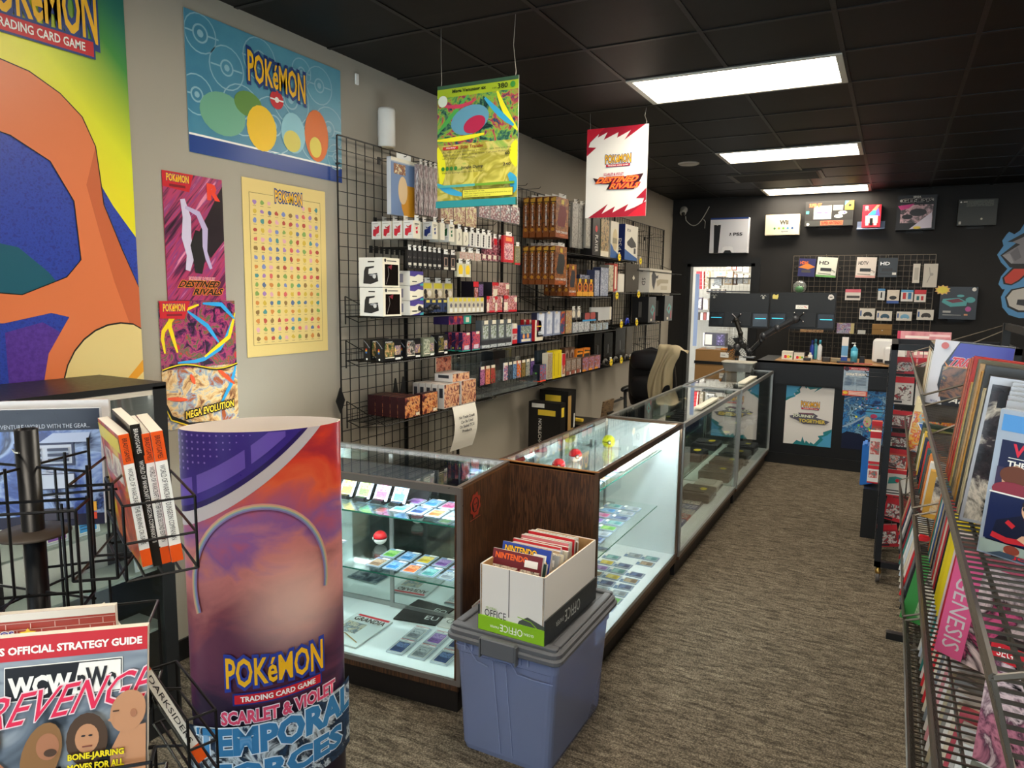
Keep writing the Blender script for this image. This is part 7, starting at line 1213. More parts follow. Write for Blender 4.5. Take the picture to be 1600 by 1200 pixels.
for i,(c,nm) in enumerate(seq):
    bk('video_case',.205+.004*i-.0,yy,1.385,.15,.016,.205+.004*i,mat('#8e969c',.15,0,.6),dvd((c,'#e8d060' if i==0 else '#c8ccd0','#3a3a44',c),i),-.40+.02*i,.06,f'{nm} video case {["just behind the walk hard case","second behind the walk hard case","third behind the walk hard case","fourth behind the walk hard case","fifth behind the walk hard case"][i]}','video case','video cases behind the walk hard case',left=[('r',0,0,1,1,mat(c,.3))]); yy+=.024
stk=(('black','#1a1a1e',.225),('cream','#cdbf98',.20),('dark grey','#3a3a3a',.235),('amber','#c8923a',.22),('tan','#b89a70',.23),('olive grey','#6a6654',.235),('yellow tan','#c8a860',.19),('red','#b83028',.235),('dull orange','#b8604a',.23),('brick orange','#c06848',.225))
for i,(nm,c,h) in enumerate(stk):
    bk('game_booklet',.187,1.27+i*.037,1.385,.15,.026,h,mat(c,.35),dvd((c,'#e0d8c8','#3a3438',c),i) if i<1 else [('r',0,0,1,1,mat(c,.3)),('r',.2,.1,.95,.9,artm((c,'#e0d8c8','#4a4438',c),9,.2,1,seed=i))],-.06,.10,f'{nm} booklet edge in the top tier of nearest rack, {ORN[i]} behind the clear cases','booklet','booklets on the top tier of the nearest rack',left=[('r',0,0,1,1,mat(c,.35)),('r',.2,.1,.8,.6,artm((c,c,'#e6dcc8',c),24,.3,1,seed=i))])
# TRICKSTYLE case on far unit
tk=[('r',0,0,1,1,mat('#d4d4dc',.2)),('p',[(.22,0),(.12,.3),(.14,.6),(.32,1),(1,1),(1,0)],mat('#2a2a30',.2)),('p',[(.30,.93),(.33,.98),(1,.98),(1,.72),(.22,.70)],mat('#3c40a8',.2)),('p',[(.16,.68),(.22,.62),(.6,.64),(1,.62),(1,.60),(.2,.60)],mat('#d8843a',.2)),('r',.16,.12,1,.60,artm(('#3a3028','#8a5a3a','#2a2c34','#b8904a','#4a5a7a'),7,.2,1.2)),('t','TRICKSTYLE',.20,.62,.97,.76,mat('#d8404c',.3),mat('#e8e0e8',.3),{'bold':.04,'ow':.04,'slant':1}),('t','Acclaim',.30,.05,.8,.13,TW,None,{'slant':1,'bold':.02}),('t','SEGA',.06,.03,.16,.06,mat('#2a4aa0',.4)),('d',.14,.92,.05,mat('#d87a7a',.4))]
bk('game_case',.205,2.50,1.405,.20,.014,.195,mat('#d4d4dc',.2,0,.6),tk,-.17,.07,'white bordered game case reading trickstyle, standing on the farther rack','game case')
for i,(nm,c) in enumerate((('pale grey','#c8ccd0'),('white','#e0dcd6'),('silver','#a8acb0'),('cream','#ded6c0'),('off white','#dedad0'),('tan','#b8945c'),('white and gold','#e0d4b0'),('brown edged white','#d8d0c4'),('beige','#cfc4a8'),('dark cream','#c4b48c'))):
    bk('game_booklet',.185,2.53+i*.032,1.405,.16,.022,.165+.01*(i%2),mat(c,.4),[('r',.0,.9,1,1,BLK)],-.12,.08,f'{nm} spine behind the trickstyle case, {ORN[i]} one','booklet','booklets behind the trickstyle case')
b=MB()
# second tier near: pink boxed games
pkg=[('r',0,0,1,1,mat('#d85a8a',.3)),('t','GENESIS',.04,.06,.20,.94,mat('#d8d0d4',.3),None,{'vert':1}) ,('r',.26,0,1,1,artm(('#3a1c34','#c04a7c','#e0b0c0','#5a2a4a','#1c1420'),8,.25,1.3)),('r',.3,.1,.9,.16,TW)]
def gen(c,acc,tx='GENESIS',seed=0): return [('r',0,0,1,1,mat(c,.3)),('r',.24,0,1,1,artm(('#2a1c24',acc,'#e0c8c8',c,'#1c1420'),8,.25,1.3,seed=seed)),('t',tx,.05,.30,.19,.95,mat('#c8c0c4',.3),None,{'rot':1}),('r',.3,.08,.9,.13,TW)]
def vert_text(fr,tx,u0,v0,u1,v1,m_): fr.append(('vt',tx,u0,v0,u1,v1,m_)); return fr
tier2=[('pink','#d85a8a'),('rose','#c86a84'),('brown','#6a4a44'),('red','#c0283a'),('white','#d8d0d0'),('yellow','#e0cc1c'),('yellow','#e0cc1c'),('yellow','#d8c41c'),('yellow','#dccc28'),('black','#1c1a1c'),('red','#b82430'),('cream','#d8ccb4'),('red','#c83030'),('grey','#8c8c8c'),('dark','#26242c'),('tan','#b0946c'),('blue','#3a5a9a'),('white','#d8d4cc'),('teal','#2a7a74'),('orange','#c86a34'),('brown','#5a4434'),('navy','#24304c')]
for i,(nm,c) in enumerate(tier2[:20]):
    fr=[('r',0,0,1,1,mat(c,.3)),('r',.24,.0,1,1,artm((c,'#2a1c24','#e0c8c8','#5a4a54'),8,.25,1.3,seed=i)),('tl','GENESIS' if i in (0,3,10) else 'GAME',.06,.30,.19,.95,mat('#d0c8cc',.3))]
    fr=[q for q in fr if q[0]!='tl']+([('t','GENESIS',.05,.08,.20,.80,mat('#cfc4c8',.3),None,{'down':-1})] if i in (0,3,10) else [])
    bk('boxed_game',.20,1.42+i*.030+(.05 if i else 0),1.082,.19 if i<1 else .16,.024,.19-.01*(i%2),mat(c,.3),fr,-.45 if i<1 else -.12,.12,f'{nm} boxed game in the second tier of the nearest rack, {ORN[i]} one','boxed game','boxed games in the second tier',left=[('r',0,0,1,1,mat(c,.3)),('r',.15,.12,.85,.5,artm((c,'#e6e0dc','#1c1a1c'),34,.3,1,seed=i))])
bk('boxed_game',.24,1.10,1.082,.20,.03,.18,mat('#2a2228',.3),[('r',0,0,1,1,artm(('#2a2228','#c07a90','#5a3a4c','#e0c8cc','#14121a'),9,.25,1.3)),('r',0,.86,.3,1,RED),('t','SEGA CD',.04,.90,.28,.97,TW),('r',.3,.82,.95,.90,mat('#a8a0a4',.3))],-.45,.05,'dark pink picture game box lying nearest in second tier, seen through the wires','boxed game')
# third tier: booklets
tier3=[('white','#d8d6d2'),('pale grey','#bcb8b4'),('rose red','#b8505c'),('cream','#d0c8b0'),('white','#dedad4'),('grey','#8a8884'),('tan','#b0a488'),('white','#d8d4d0'),('pink','#c88a90'),('off white','#d4d0c8'),('steel','#7a8088'),('cream','#d8d0bc'),('red','#c82c34'),('cream','#d4cab4'),('red','#d03038'),('white','#dcd8d4'),('teal','#2f7a74'),('grey','#9a9894'),('pale blue','#b8c4d4'),('white','#d8d8d8')]
for i,(nm,c) in enumerate(tier3):
    bk('game_booklet',.215,1.32+i*.040,.785,.19,.02,.20+.008*(i%3),mat(c,.4),[('r',0,0,1,1,mat(c,.35)),('r',.1,.2,.95,.9,artm((c,'#c8c0b4','#6a6460','#8a8a78'),7,.35,1,seed=i+4))],-.25,.16,f'{nm} booklet in the third tier of the nearest rack, {ORN[i]} one','booklet','booklets in the third tier',left=[('r',0,0,1,1,mat(c,.35)),('r',.3,.1,.7,.6,artm((c,'#8a8480','#e6e0d8'),40,.3,1,seed=i))])
bk('magazine',.27,1.12,.785,.24,.02,.20,mat('#8a8a84',.4),[('r',0,0,1,1,artm(('#6a6a60','#a8a498','#c8b868','#4a4a48','#b8b4b8'),5,.35,1,seed=2)),('t','FINAL QUEST',.3,.1,.95,.22,mat('#3a6a3c',.3))] if False else [('r',0,0,1,1,artm(('#6a6a60','#a8a498','#c8b868','#4a4a48','#b8b4b8'),5,.35,1,seed=2))],-.5,.05,'grey and yellow picture booklet nearest in third tier, seen through wires','booklet')
bk('magazine',.30,.90,.785,.26,.03,.19,mat('#9a98a0',.4),[('r',0,0,1,1,artm(('#9a98a0','#d8c8c0','#5a5a6c','#c8c488'),5,.35,1,seed=6))],-.5,.02,'pale lilac and green booklet low at the right edge','booklet')
bk('magazine',.30,.78,1.082,.24,.03,.17,mat('#4a3a30',.4),[('r',0,0,1,1,artm(('#4a3a30','#8a7458','#c8a868','#2a2420'),5,.35,1,seed=7))],-.5,.02,'brown booklet behind wires at the right edge','booklet')
# far unit: second tier and below
wi=[('r',0,0,1,1,mat('#c8d0d4',.3)),('r',0,0,1,1,artm(('#3a6a9a','#e0d8c8','#c83a34','#e0b03a','#8ab0c8'),16,.3,1)),('t','WIIP',.12,.52,.9,.72,mat('#3a6ac0',.3),TW,{'bold':.05,'ow':.05})]
bk('game_booklet',.185,3.36,1.085,.19,.014,.17,mat('#d8d0b8',.4),wi,-.12,.10,'cream backed booklet with blue letters and red picture on the farther rack','booklet')
for i in range(9): bk('game_booklet',.175,3.39+i*.028,1.085,.16,.02,.20+.006*(i%2),mat(('#ddd2b0','#d6cba8','#e0d6b8')[i%3],.6),[],-.1,.12,f'cream spine behind the blue lettered booklet, {ORN[i]} one','booklet','cream booklets on the farther rack')
t4=[('green','#3a8a44'),('black','#1e1e22'),('grey','#6a6a6c'),('red','#c8242c'),('white','#d8d4cc'),('cream','#cfc8b4'),('pale blue','#c0ccd8'),('white','#d8d8d4'),('teal','#3a7a78'),('dark red','#8a2028'),('black','#222226'),('grey','#8a8a88'),('white','#d0ccc8'),('navy','#24304c'),('red','#b83030'),('tan','#a89070')]
for i,(nm,c) in enumerate(t4):
    bk('boxed_game',.165,2.34+i*.06,.765,.17,.03,.20+.01*(i%2),mat(c,.3),[('r',.0,.0,1,1,mat(c,.3)),('r',.2,.1,.9,.9,artm((c,'#e0d8c8','#3a3438'),10,.3,1,seed=i))],-.15,.20,f'{nm} boxed game low in the farther rack, third tier, {ORN[i]} one','boxed game','boxed games in the farther rack third tier',left=[('r',0,0,1,1,mat(c,.3)),('r',.2,.2,.8,.7,mat('#d8d0c8',.4))])
for i in range(12):
    nm,c=names[(i*7+3)%15]
    bk('boxed_game',.20,2.36+i*.07,1.085,.17,.03,.14+.01*(i%3),mat(c,.3),[('r',.1,.1,.9,.9,artm((c,'#e0d8c8','#3a3438'),10,.3,1,seed=i))],-.1,.1,f'{nm} boxed game in the farther rack, second tier, {ORN[i]} one','boxed game','boxed games in the farther rack second tier',left=[('r',.1,.1,.9,.6,mat('#c8c0b8',.4))])
for i in range(14):
    nm,c=names[(i*5+1)%15]
    bk('boxed_game',.27,2.36+i*.075,.44,.17,.03,.20,mat(c,.3),[('r',.1,.1,.9,.9,artm((c,'#e0d8c8','#3a3438'),10,.3,1,seed=i+9))],-.1,.14,f'{nm} boxed game in the farther rack, fourth tier, {ORN[i]} one','boxed game','boxed games in the farther rack fourth tier',left=[('r',.1,.1,.9,.6,mat('#c8c0b8',.4))])
# rack behind with cardboard on top
rack(4.6,6.4,.95,1.35,(1.38,1.0,.6,.2),'wire rack in the background at right, with flat brown cartons on top',1.50)
rack(2.7,4.2,.62,.98,(1.45,1.1,.7,.3),'wire rack behind the book racks holding slim dark trays',1.56)
def flatb(x,y,z,w,d,h,c,rz,lab): tag(card(w,d,h,mat(c,.7),top=[('r',.05,.05,.95,.95,artm((c,'#8a7a60','#a89878'),6,.7,1))]).obj('flat_carton',None,(x,y,z),(0,0,rz)),lab,'carton')
flatb(1.13,5.2,1.392,.32,.7,.12,'#7a6a50',.1,'flat brown carton on top of the background rack, upper right'); flatb(1.12,5.9,1.392,.3,.5,.10,'#8a7a5e',-.1,'flat tan carton farther along the background rack top')
flatb(.80,3.3,1.462,.28,.5,.09,'#4a443c',.1,'dark flat tray on the rack behind the book racks, near one'); flatb(.79,3.85,1.462,.27,.42,.13,'#3a3834',.2,'dark flat tray on the rack behind the book racks, far one')
for i in range(5): flatb(.76,2.80+i*.07,1.462,.2,.05,.10+.02*(i%2),('#c8a8a0','#b8b0a8','#d0c4bc','#a89c94','#8a7c70')[i],.1,f'{("pinkish","pale grey","cream","taupe","brown")[i]} slim case end on the rack behind the book racks')
# ================================================================== STANDEE
SH=1.356; SA,SB=.213,.115; SR=math.atan2(.318,.265)
ca,sa=math.cos(SR),math.sin(SR); SX,SY=-1.535,1.40
def lens(a,off=0):
    c_,s_=math.cos(a),math.sin(a); p=2/1.75
    x=(SA+off)*abs(c_)**p*(1 if c_>=0 else -1)*1.0; y=(SB+off)*abs(s_)**p*(1 if s_>=0 else -1); return (x,y)
# front half runs a=pi..2pi (local -y side)
stm=bpy.data.materials.new('standee_print'); t=nt(stm); bs=t.nodes['Principled BSDF']; bs.inputs['Roughness'].default_value=.28
tc=t.nodes.new('ShaderNodeTexCoord'); 
def vnode(op,a=None,bv=None):
    n=t.nodes.new('ShaderNodeVectorMath'); n.operation=op
    if a is not None: t.links.new(a,n.inputs[0])
    if bv is not None: n.inputs[1].default_value=bv
    return n
mp=t.nodes.new('ShaderNodeMapping'); mp.inputs['Scale'].default_value=(1,1,1.6); mp.inputs['Rotation'].default_value=(0,.5,0)
n1=t.nodes.new('ShaderNodeTexNoise'); n1.inputs['Scale'].default_value=5; n1.inputs['Detail'].default_value=8; n1.inputs['Distortion'].default_value=.6; t.links.new(tc.outputs['Object'],mp.inputs[0]); t.links.new(mp.outputs[0],n1.inputs['Vector'])
sx=t.nodes.new('ShaderNodeSeparateXYZ'); t.links.new(tc.outputs['Object'],sx.inputs[0])
mr=t.nodes.new('ShaderNodeMapRange'); mr.inputs[1].default_value=.45; mr.inputs[2].default_value=1.36; t.links.new(sx.outputs['Z'],mr.inputs[0])
ad=t.nodes.new('ShaderNodeMath'); ad.operation='MULTIPLY_ADD'; ad.inputs[1].default_value=.55; t.links.new(n1.outputs['Fac'],ad.inputs[0]); t.links.new(mr.outputs[0],ad.inputs[2])
sb_=t.nodes.new('ShaderNodeMath'); sb_.operation='SUBTRACT'; sb_.inputs[1].default_value=.27; t.links.new(ad.outputs[0],sb_.inputs[0])
rp=t.nodes.new('ShaderNodeValToRGB'); e=rp.color_ramp.elements; cs=[(0,'#1a1626'),(.14,'#2c1f38'),(.22,'#5a3048'),(.34,'#6a3a50'),(.42,'#8a4a54'),(.52,'#b06a6a'),(.6,'#c87a78'),(.68,'#8a5a94'),(.76,'#b85868'),(.84,'#e0603c'),(.92,'#d8402c'),(1,'#a82838')]
for i,(p_,c_) in enumerate(cs):
    if i==0: e[0].color=lin(c_)
    elif i==len(cs)-1: e[-1].position=1; e[-1].color=lin(c_)
    else: x_=e.new(p_); x_.color=lin(c_)
t.links.new(sb_.outputs[0],rp.inputs[0])
ds=vnode('DISTANCE',tc.outputs['Object'],(.07,-.1,.86)); m2=t.nodes.new('ShaderNodeMapRange'); m2.inputs[1].default_value=.0; m2.inputs[2].default_value=.20; m2.inputs[3].default_value=.62; m2.inputs[4].default_value=0; m2.interpolation_type='SMOOTHSTEP'; t.links.new(ds.outputs['Value'],m2.inputs[0])
mx=t.nodes.new('ShaderNodeMix'); mx.data_type='RGBA'; mx.inputs[7].default_value=lin('#ffd8c8'); t.links.new(m2.outputs[0],mx.inputs[0]); t.links.new(rp.outputs[0],mx.inputs[6]); t.links.new(mx.outputs[2],bs.inputs['Base Color'])
r=emp('lobby_standee',(SX,SY,0),SR,'tall curved card standee reading temporal forces, in front of the glass case','standee')
b=MB(); b.smooth=True; NN=64; paper=mat('#e6dcd4',.6); vs=[];
for z in (0.0,.3,.6,.9,1.2,SH):
    for k in range(NN): vs.append((*lens(2*PI*k/NN),z))
fs=[(j*NN+k,j*NN+(k+1)%NN,(j+1)*NN+(k+1)%NN,(j+1)*NN+k) for j in range(5) for k in range(NN)]; b.add(vs,fs,stm)
vs=[]
for z in (0,SH):
    for k in range(NN): vs.append((*lens(2*PI*k/NN,-.0025),z))
b.add(vs,[(k,NN+k,NN+(k+1)%NN,(k+1)%NN) for k in range(NN)],paper)
vs=[(*lens(2*PI*k/NN),SH) for k in range(NN)]+[(*lens(2*PI*k/NN,-.0025),SH) for k in range(NN)]; b.add(vs,[(k,(k+1)%NN,NN+(k+1)%NN,NN+k) for k in range(NN)],paper)
# arc-length table of the front half
TB=[]; acc=0; prev=lens(PI)
for i in range(201):
    q=lens(PI+PI*i/200); acc+=math.hypot(q[0]-prev[0],q[1]-prev[1]); TB.append(acc); prev=q
def wrapf(u,v,l):
    s_=u*acc; lo=0
    for i in range(200):
        if TB[i+1]>=s_: lo=i; break
    f=(s_-TB[lo])/max(1e-6,TB[lo+1]-TB[lo]); a=PI+PI*(lo+min(1,f))/200; p=lens(a,.0006*l+.0006); return Vector((p[0],p[1],v*SH))
b.wrap=wrapf; b.F=(0,0,0,0,acc,SH); b.lay=1; b.hold=0; b.smooth=True
def band(f0,f1,u0,u1,m_,n=26):
    l=b.lay; b.lay+=1; vs=[]
    for i in range(n+1):
        u=u0+(u1-u0)*i/n; vs+=[wrapf(u,f0(u),l),wrapf(u,f1(u),l)]
    b.add(vs,[(2*i,2*i+2,2*i+3,2*i+1) for i in range(n)],m_)
Z=lambda z:z/SH
arcf=lambda u:Z(1.09)+ (1-Z(1.09))*max(0,u/.80)**1.55
silv=mat('#c4bcc0',.3); ppl=mat('#3c2a86',.3); ppl2=mat('#6a52b4',.3)
band(lambda u:min(1,arcf(u)-.0),lambda u:1.0,.0,.80,silv); band(lambda u:min(1,arcf(u)+.028),lambda u:1.0,.0,.72,mat('#2a1c5c',.3)); band(lambda u:min(1,arcf(u)+.040),lambda u:1.0,.0,.70,ppl)
for (u0,u1) in ((.02,.12),(.15,.40),(.43,.60)): band(lambda u:min(.998,arcf(u)+.058),lambda u:min(.998,arcf(u)+.095),u0,u1,ppl2,8)
b.hold=1; b.lay+=1
for i in range(16):
    for j in range(12):
        u=.03+i*.033; v=.995-j*.0135
        if v<arcf(u)+.115 or v>.996: continue
        s_=.011*(1-i/22); b.art([('r',u,v-s_*.42,u+s_,v,mat('#8a74cc',.3))])
b.hold=0; b.lay+=1
# rainbow ring
for wd,c in ((.075,'#8a78b0'),(.055,'#88a4b8'),(.036,'#c8b890'),(.016,'#d89888')):
    P=[(.46+.36*math.cos(a),Z(.93)+.36*acc/SH*1.25*math.sin(a)) for a in [math.radians(-10+i*7) for i in range(31)]]; l=b.lay; b.lay+=1; vs=[]
    for (u,v) in P: 
        k_=(1+wd*1.6); vs+=[wrapf(u,v,l),wrapf(.46+(u-.46)*(1-wd),Z(.93)+(v-Z(.93))*(1-wd),l)]
    b.add(vs,[(2*i,2*i+1,2*i+3,2*i+2) for i in range(len(P)-1)],mat(c,.3))
b.art([('t','POKéMON',.27,Z(.650),.77,Z(.725),YEL,mat('#2c3f9a',.3),{'logo':1,'bold':.02,'ow':.09,'skew':.01})])
def slab(u0,u1,z0,z1,sk,m_): band(lambda u:Z(z0)+sk*(u-u0),lambda u:Z(z1)+sk*(u-u0),u0,u1,m_,10)
slab(.30,.76,.592,.628,.02,mat('#24307a',.3)); slab(.31,.75,.597,.623,.02,RED)
b.art([('t','TRADING CARD GAME',.34,Z(.603),.72,Z(.619),TW,None,{'bold':.03,'skew':.02})])
b.art([('t','SCARLET & VIOLET',.24,Z(.535),.84,Z(.575),mat('#d84a6c',.3),mat('#e6dce6',.3),{'bold':.04,'ow':.05,'skew':.03})])
slab(.02,.98,.30,.515,.04,artm(('#16263c','#24405c','#101c2c','#c8d4dc','#1c3450'),9,.3,1.4))
tm=mat('#2f6a98',.25)
b.art([('t','TEMPORAL',.10,Z(.435),.96,Z(.520),mat('#3a7cae',.25),mat('#d4e4f0',.3),{'bold':.05,'ow':.035,'skew':.035}),('t','FORCES',.2,Z(.352),.88,Z(.42),mat('#3a7cae',.25),mat('#d4e4f0',.3),{'bold':.05,'ow':.035,'skew':.035})])
b.obj('printed_sleeve',r)
# ================================================================== LEFT CABINET
CX=-2.40
r=emp('display_cabinet',(0,0,0),0,'tall black glazed cabinet of graded cards under the big banner','display cabinet')
K=mat('#1a1b1c',.4); y0,y1=.2,1.73
b=MB(); b.bx(LX+.02,CX,y0,y1,1.355,1.378,K).bx(LX+.02,CX,y0,y1,.0,.12,K).bx(CX-.03,CX,y1-.055,y1,.12,1.365,K).bx(CX-.03,CX,y0,y0+.055,.12,1.365,K).bx(LX+.02,CX-.03,y1-.02,y1,.12,1.365,K).bx(LX+.02,CX-.03,y0,y0+.02,.12,1.365,K).bx(LX+.02,LX+.03,y0,y1,.12,1.365,mat('#b4b8b4',.5)); b.bx(CX-.03,CX,1.05,1.13,.12,1.365,K); b.obj('carcass',r); tag(MB().bx(CX-.06,CX-.04,y0+.06,y1-.06,1.335,1.345,mat('#fff6e6',.5,emit=40)).obj('light_strip',r),None)
b=MB(); b.bx(CX-.03,CX-.002,y0+.055,y1-.055,1.335,1.362,mat('#c8c2b4',.5)).bx(CX-.03,CX-.002,y0+.055,y1-.055,1.0,1.025,mat('#c8c2b4',.5)).bx(CX-.03,CX-.002,y0+.055,y1-.055,1.025,1.06,K); tag(b.obj('pale_trim',r),'pale trim strips')
for z in (1.0,.86,.66,.42): MB().bx(-2.61,CX-.03,y0+.02,y1-.02,z-.008,z,mat('#8a9490',.3)).obj('shelf',r)
MB().bx(CX-.012,CX-.008,y0+.055,y1-.055,.12,1.335,GLASS).obj('glass_front',r)
def slabcard(y,z,cn,lab):
    inst('graded_card',cardmesh(cn,True),(CX-.05,y,z+.003),(-.12,0,R90),lab,'graded card','graded cards in the left cabinet')
for px,py,cn,l in ((92,922,'purple','purple graded card in the black cabinet, left of the pole gap'),(140,905,'blue','pale blue graded card in the black cabinet beside the purple one'),(205,890,'yellow','gold graded card under the orange guide spines'),(240,880,'navy','blue and gold graded card at right end of cabinet shelf'),(228,945,'teal','teal and gold graded card alone on the lower cabinet shelf')):
    q=on(0,CX-.06,px,py); z=.86 if py<935 else .66; slabcard(q[1],z,cn,l)
# ================================================================== SPINNER RACK + BOOKS
SXY=(-1.385,.71)
r=emp('spinner_rack',(SXY[0],SXY[1],0),0,'black wire spinner rack with central pole at the lower left corner','spinner rack'); SPM=mat('#161618',.35,.4)
b=MB(); b.lathe([(.019,.04),(.019,1.47),(.016,1.47),(.016,1.3)],SPM,n=20); b.obj('pole',r); b=MB(); b.lathe([(.0,.0),(.26,.0),(.26,.03),(.03,.06)],SPM,n=28); b.obj('base',r)
b=MB(); b.lathe([(.02,1.265),(.062,1.272),(.06,1.277),(.02,1.280)],mat('#4a4038',.5,.3),n=28); b.obj('collar',r)
def spin(dx,dy,a): return (dx*math.cos(a)-dy*math.sin(a),dx*math.sin(a)+dy*math.cos(a))
WS=.0027
def wirebox(nm,cx,cy,rz,w,d,z0,z1,n=2):
    b=MB(Matrix.Translation((cx,cy,0))@Matrix.Rotation(rz,4,'Z'))
    for z in (z0,z1): b.path([(-w/2,-d/2,z),(w/2,-d/2,z),(w/2,d/2,z),(-w/2,d/2,z),(-w/2,-d/2,z)],WS,SPM,5)
    for i in range(n+1):
        u=-w/2+i*w/n; b.tube((u,-d/2,z0),(u,-d/2,z1),WS,SPM,5).tube((u,d/2,z0),(u,d/2,z1+.06),WS,SPM,5).tube((u,-d/2,z0),(u,d/2,z0),WS,SPM,5)
    b.obj(nm,r)
FA=.85   # facing: turned toward the viewer
for i,(a,zt) in enumerate(((.75,1.19),(.75+PI/2,1.22))):
    cx,cy=spin(0,-.135,a); wirebox('pocket',cx,cy,a,.25,.07,zt,zt+.17)
for i,a in enumerate((.80,.80+PI/2)):
    cx,cy=spin(0,-.135,a); wirebox('pocket',cx,cy,a,.27,.09,.90,1.06,2); wirebox('pocket',cx,cy,a,.27,.09,.52,.68,2)
b=MB()
for z in (1.40,1.16,1.02,.86,.6):
    for a in (.25,.25+PI/2): u=spin(.13,0,a); b.tube((-u[0],-u[1],z),(u[0],u[1],z),WS,SPM,5)
b.path([(.0,-.02,1.43),(.03,-.03,1.435)],.002,CHR,4); b.path([(-.0,-.02,1.43),(-.03,-.01,1.43)],.002,CHR,4)
for (x,y) in ((.14,.02),(.15,-.03),(-.1,.1)): b.tube((x,y,.45),(x,y,1.36),WS,SPM,5)
b.obj('wire_frame',r); r_sp=r
def face2(px,py,t): return at(px,py,t)
# magazine behind the pole: blue back cover
bc=[('r',0,0,1,1,artm(('#24306c','#3a5298','#8fa4cc','#1c2248','#4a6ab0'),5,.2,1)),('r',0,.82,1,1,mat('#141426',.25)),('r',0,0,1,.10,mat('#1c1830',.25)),('t','THE ADVENTURE WORLD WITH THE GEAR...',.05,.84,.92,.875,mat('#b8bcc8',.3)),('r',.86,.12,.94,.2,mat('#e0a02c',.3)),('r',.86,.05,.94,.11,mat('#d8482c',.3)),('r',.45,.06,.75,.16,mat('#3a3440',.3)),('r',.3,.52,.78,.72,mat('#2a3050',.3)),('r',.32,.54,.76,.70,mat('#b8c0d0',.3)),('r',.02,.45,.14,.62,mat('#2a3050',.3)),('r',.03,.47,.13,.60,mat('#b8c0d0',.3)),('r',.35,.32,.78,.46,mat('#2a3050',.3)),('r',.36,.33,.77,.45,mat('#b8c0d0',.3)),('p',[(.5,.72),(.62,.80),(.92,.80),(.9,.72)],mat('#a8b4d0',.3))]
for k in range(3):
    for q in range(2): bc.append(('r',.35+q*.22,.56+k*.045,.52+q*.22,.585+k*.045,mat('#3a4058',.3)))
for k in range(3): bc.append(('r',.34,.485-k*.012,.74,.49-k*.012,mat('#c8ccd8',.3)))
for k in range(3): bc.append(('r',.36,.285-k*.014,.74,.29-k*.014,mat('#c8ccd8',.3)))
p0=at(84,822,1.52); tag(card(.235,.016,.255,mat('#c8ccd4',.2),front=bc).obj('magazine',None,(p0[0]-.03,p0[1],p0[2]-.005),(-.03,0,.74)),'blue bagged magazine back cover with small screenshots behind the pole','magazine')
p0=at(88,819,1.56); tag(card(.25,.012,.27,mat('#d0ccca',.15,0,.6)).obj('magazine',None,(p0[0]-.03,p0[1]+.01,p0[2]),(-.03,0,.74)),'clear bagged magazine just behind the blue one','magazine')
# strategy guides with orange and white spines (spine turned to viewer)
OGM=mat('#ee5a1c',.35)
def guide(px,py,t,nm,spw,cv,lab,rz,tilt,tx='WORLD OF WARCRAFT',mid=TW,h=.25,dark=False,tc=TXT,pub='BRADYGAMES'):
    p=at(px,py,t); sp=[('r',0,0,1,1,mid),('r',0,.78,1,1,OGM if not dark else mid),('r',0,0,1,.13,OGM if not dark else mid),('t',pub,.28,.80,.72,.97,TXT if not dark else TW,None,{'down':1}),('t',tx,.28,.17,.74,.75,tc,None,{'down':1,'bold':.0})]
    sl=[('r',0,0,1,1,artm(cv,7,.3,1.2)),('r',.1,.6,.9,.8,artm((cv[1],'#e8e0c0',cv[0]),14,.3,1)),('r',0,.86,1,.97,mat(cv[2],.35))]
    c=card(spw,.21,h,mat('#e0dace',.5),front=sp,left=sl,right=sl); tag(c.obj('strategy_guide',None,(p[0],p[1],p[2]),(0,tilt,rz)),lab,'strategy guide','strategy guides in the spinner rack')
zc=1.385
guide(212,858,zc,'',.017,('#8a2a1c','#d8502c','#e0c83a'),'leftmost orange and white spined guide with red flaming cover',1.16,-.11,'WORLD OF WARCRAFT THE BURNING CRUSADE')
guide(231,857,zc+.02,'',.016,('#2a2a24','#5a4a3c','#1c1c1c'),'black spined guide between the orange spined ones',1.13,-.10,'WORLD OF WARCRAFT DUNGEON COMPANION II',mat('#24221f',.3),.27,True,TW)
guide(247,853,zc+.03,'',.018,('#6a3a8a','#3a4a8a','#8a8ab0'),'orange and white spined guide with purple cover, third in the row',1.10,-.10,'WORLD OF WARCRAFT MASTER GUIDE SECOND EDITION')
guide(264,850,zc+.03,'',.020,('#2a2420','#8a2a24','#c8402c'),'rightmost orange and white spined guide in the spinner rack',1.08,-.10,'WORLD OF WARCRAFT DUNGEON COMPANION')
guide(288,1146,1.40,'',.017,('#24241e','#5a5444','#3a3428'),'tilted orange and white guide low in the spinner rack reading darksiders',1.22,-.40,'DARKSIDERS',h=.285)
# pockets that carry the spine-out guides and the front guides
def pocket_at(px,py,t,rz,w,d,h,drop=0):
    p=at(px,py,t); x,y,z=p[0]-SXY[0],p[1]-SXY[1],p[2]-drop
    b=MB(Matrix.Translation((x,y,z))@Matrix.Rotation(rz,4,'Z'))
    for zz in (0,h*.5,h): b.path([(-w/2,-d/2,zz),(w/2,-d/2,zz),(w/2,d/2,zz),(-w/2,d/2,zz),(-w/2,-d/2,zz)],WS,SPM,5)
    for sx_ in (-1,1):
        for sy_ in (-1,1): b.tube((sx_*w/2,sy_*d/2,0),(sx_*w/2,sy_*d/2,h),WS,SPM,5)
    for k in (-.25,0,.25): b.tube((k*w,-d/2,0),(k*w,d/2,0),WS,SPM,5)
    b.M=Matrix.Identity(4); b.tube((0,0,z),(x,y,z),WS,SPM,5).tube((0,0,z+h),(x,y,z+h),WS,SPM,5); b.obj('pocket',r_sp)
pocket_at(237,858,1.41,1.12,.12,.235,.14,.012)
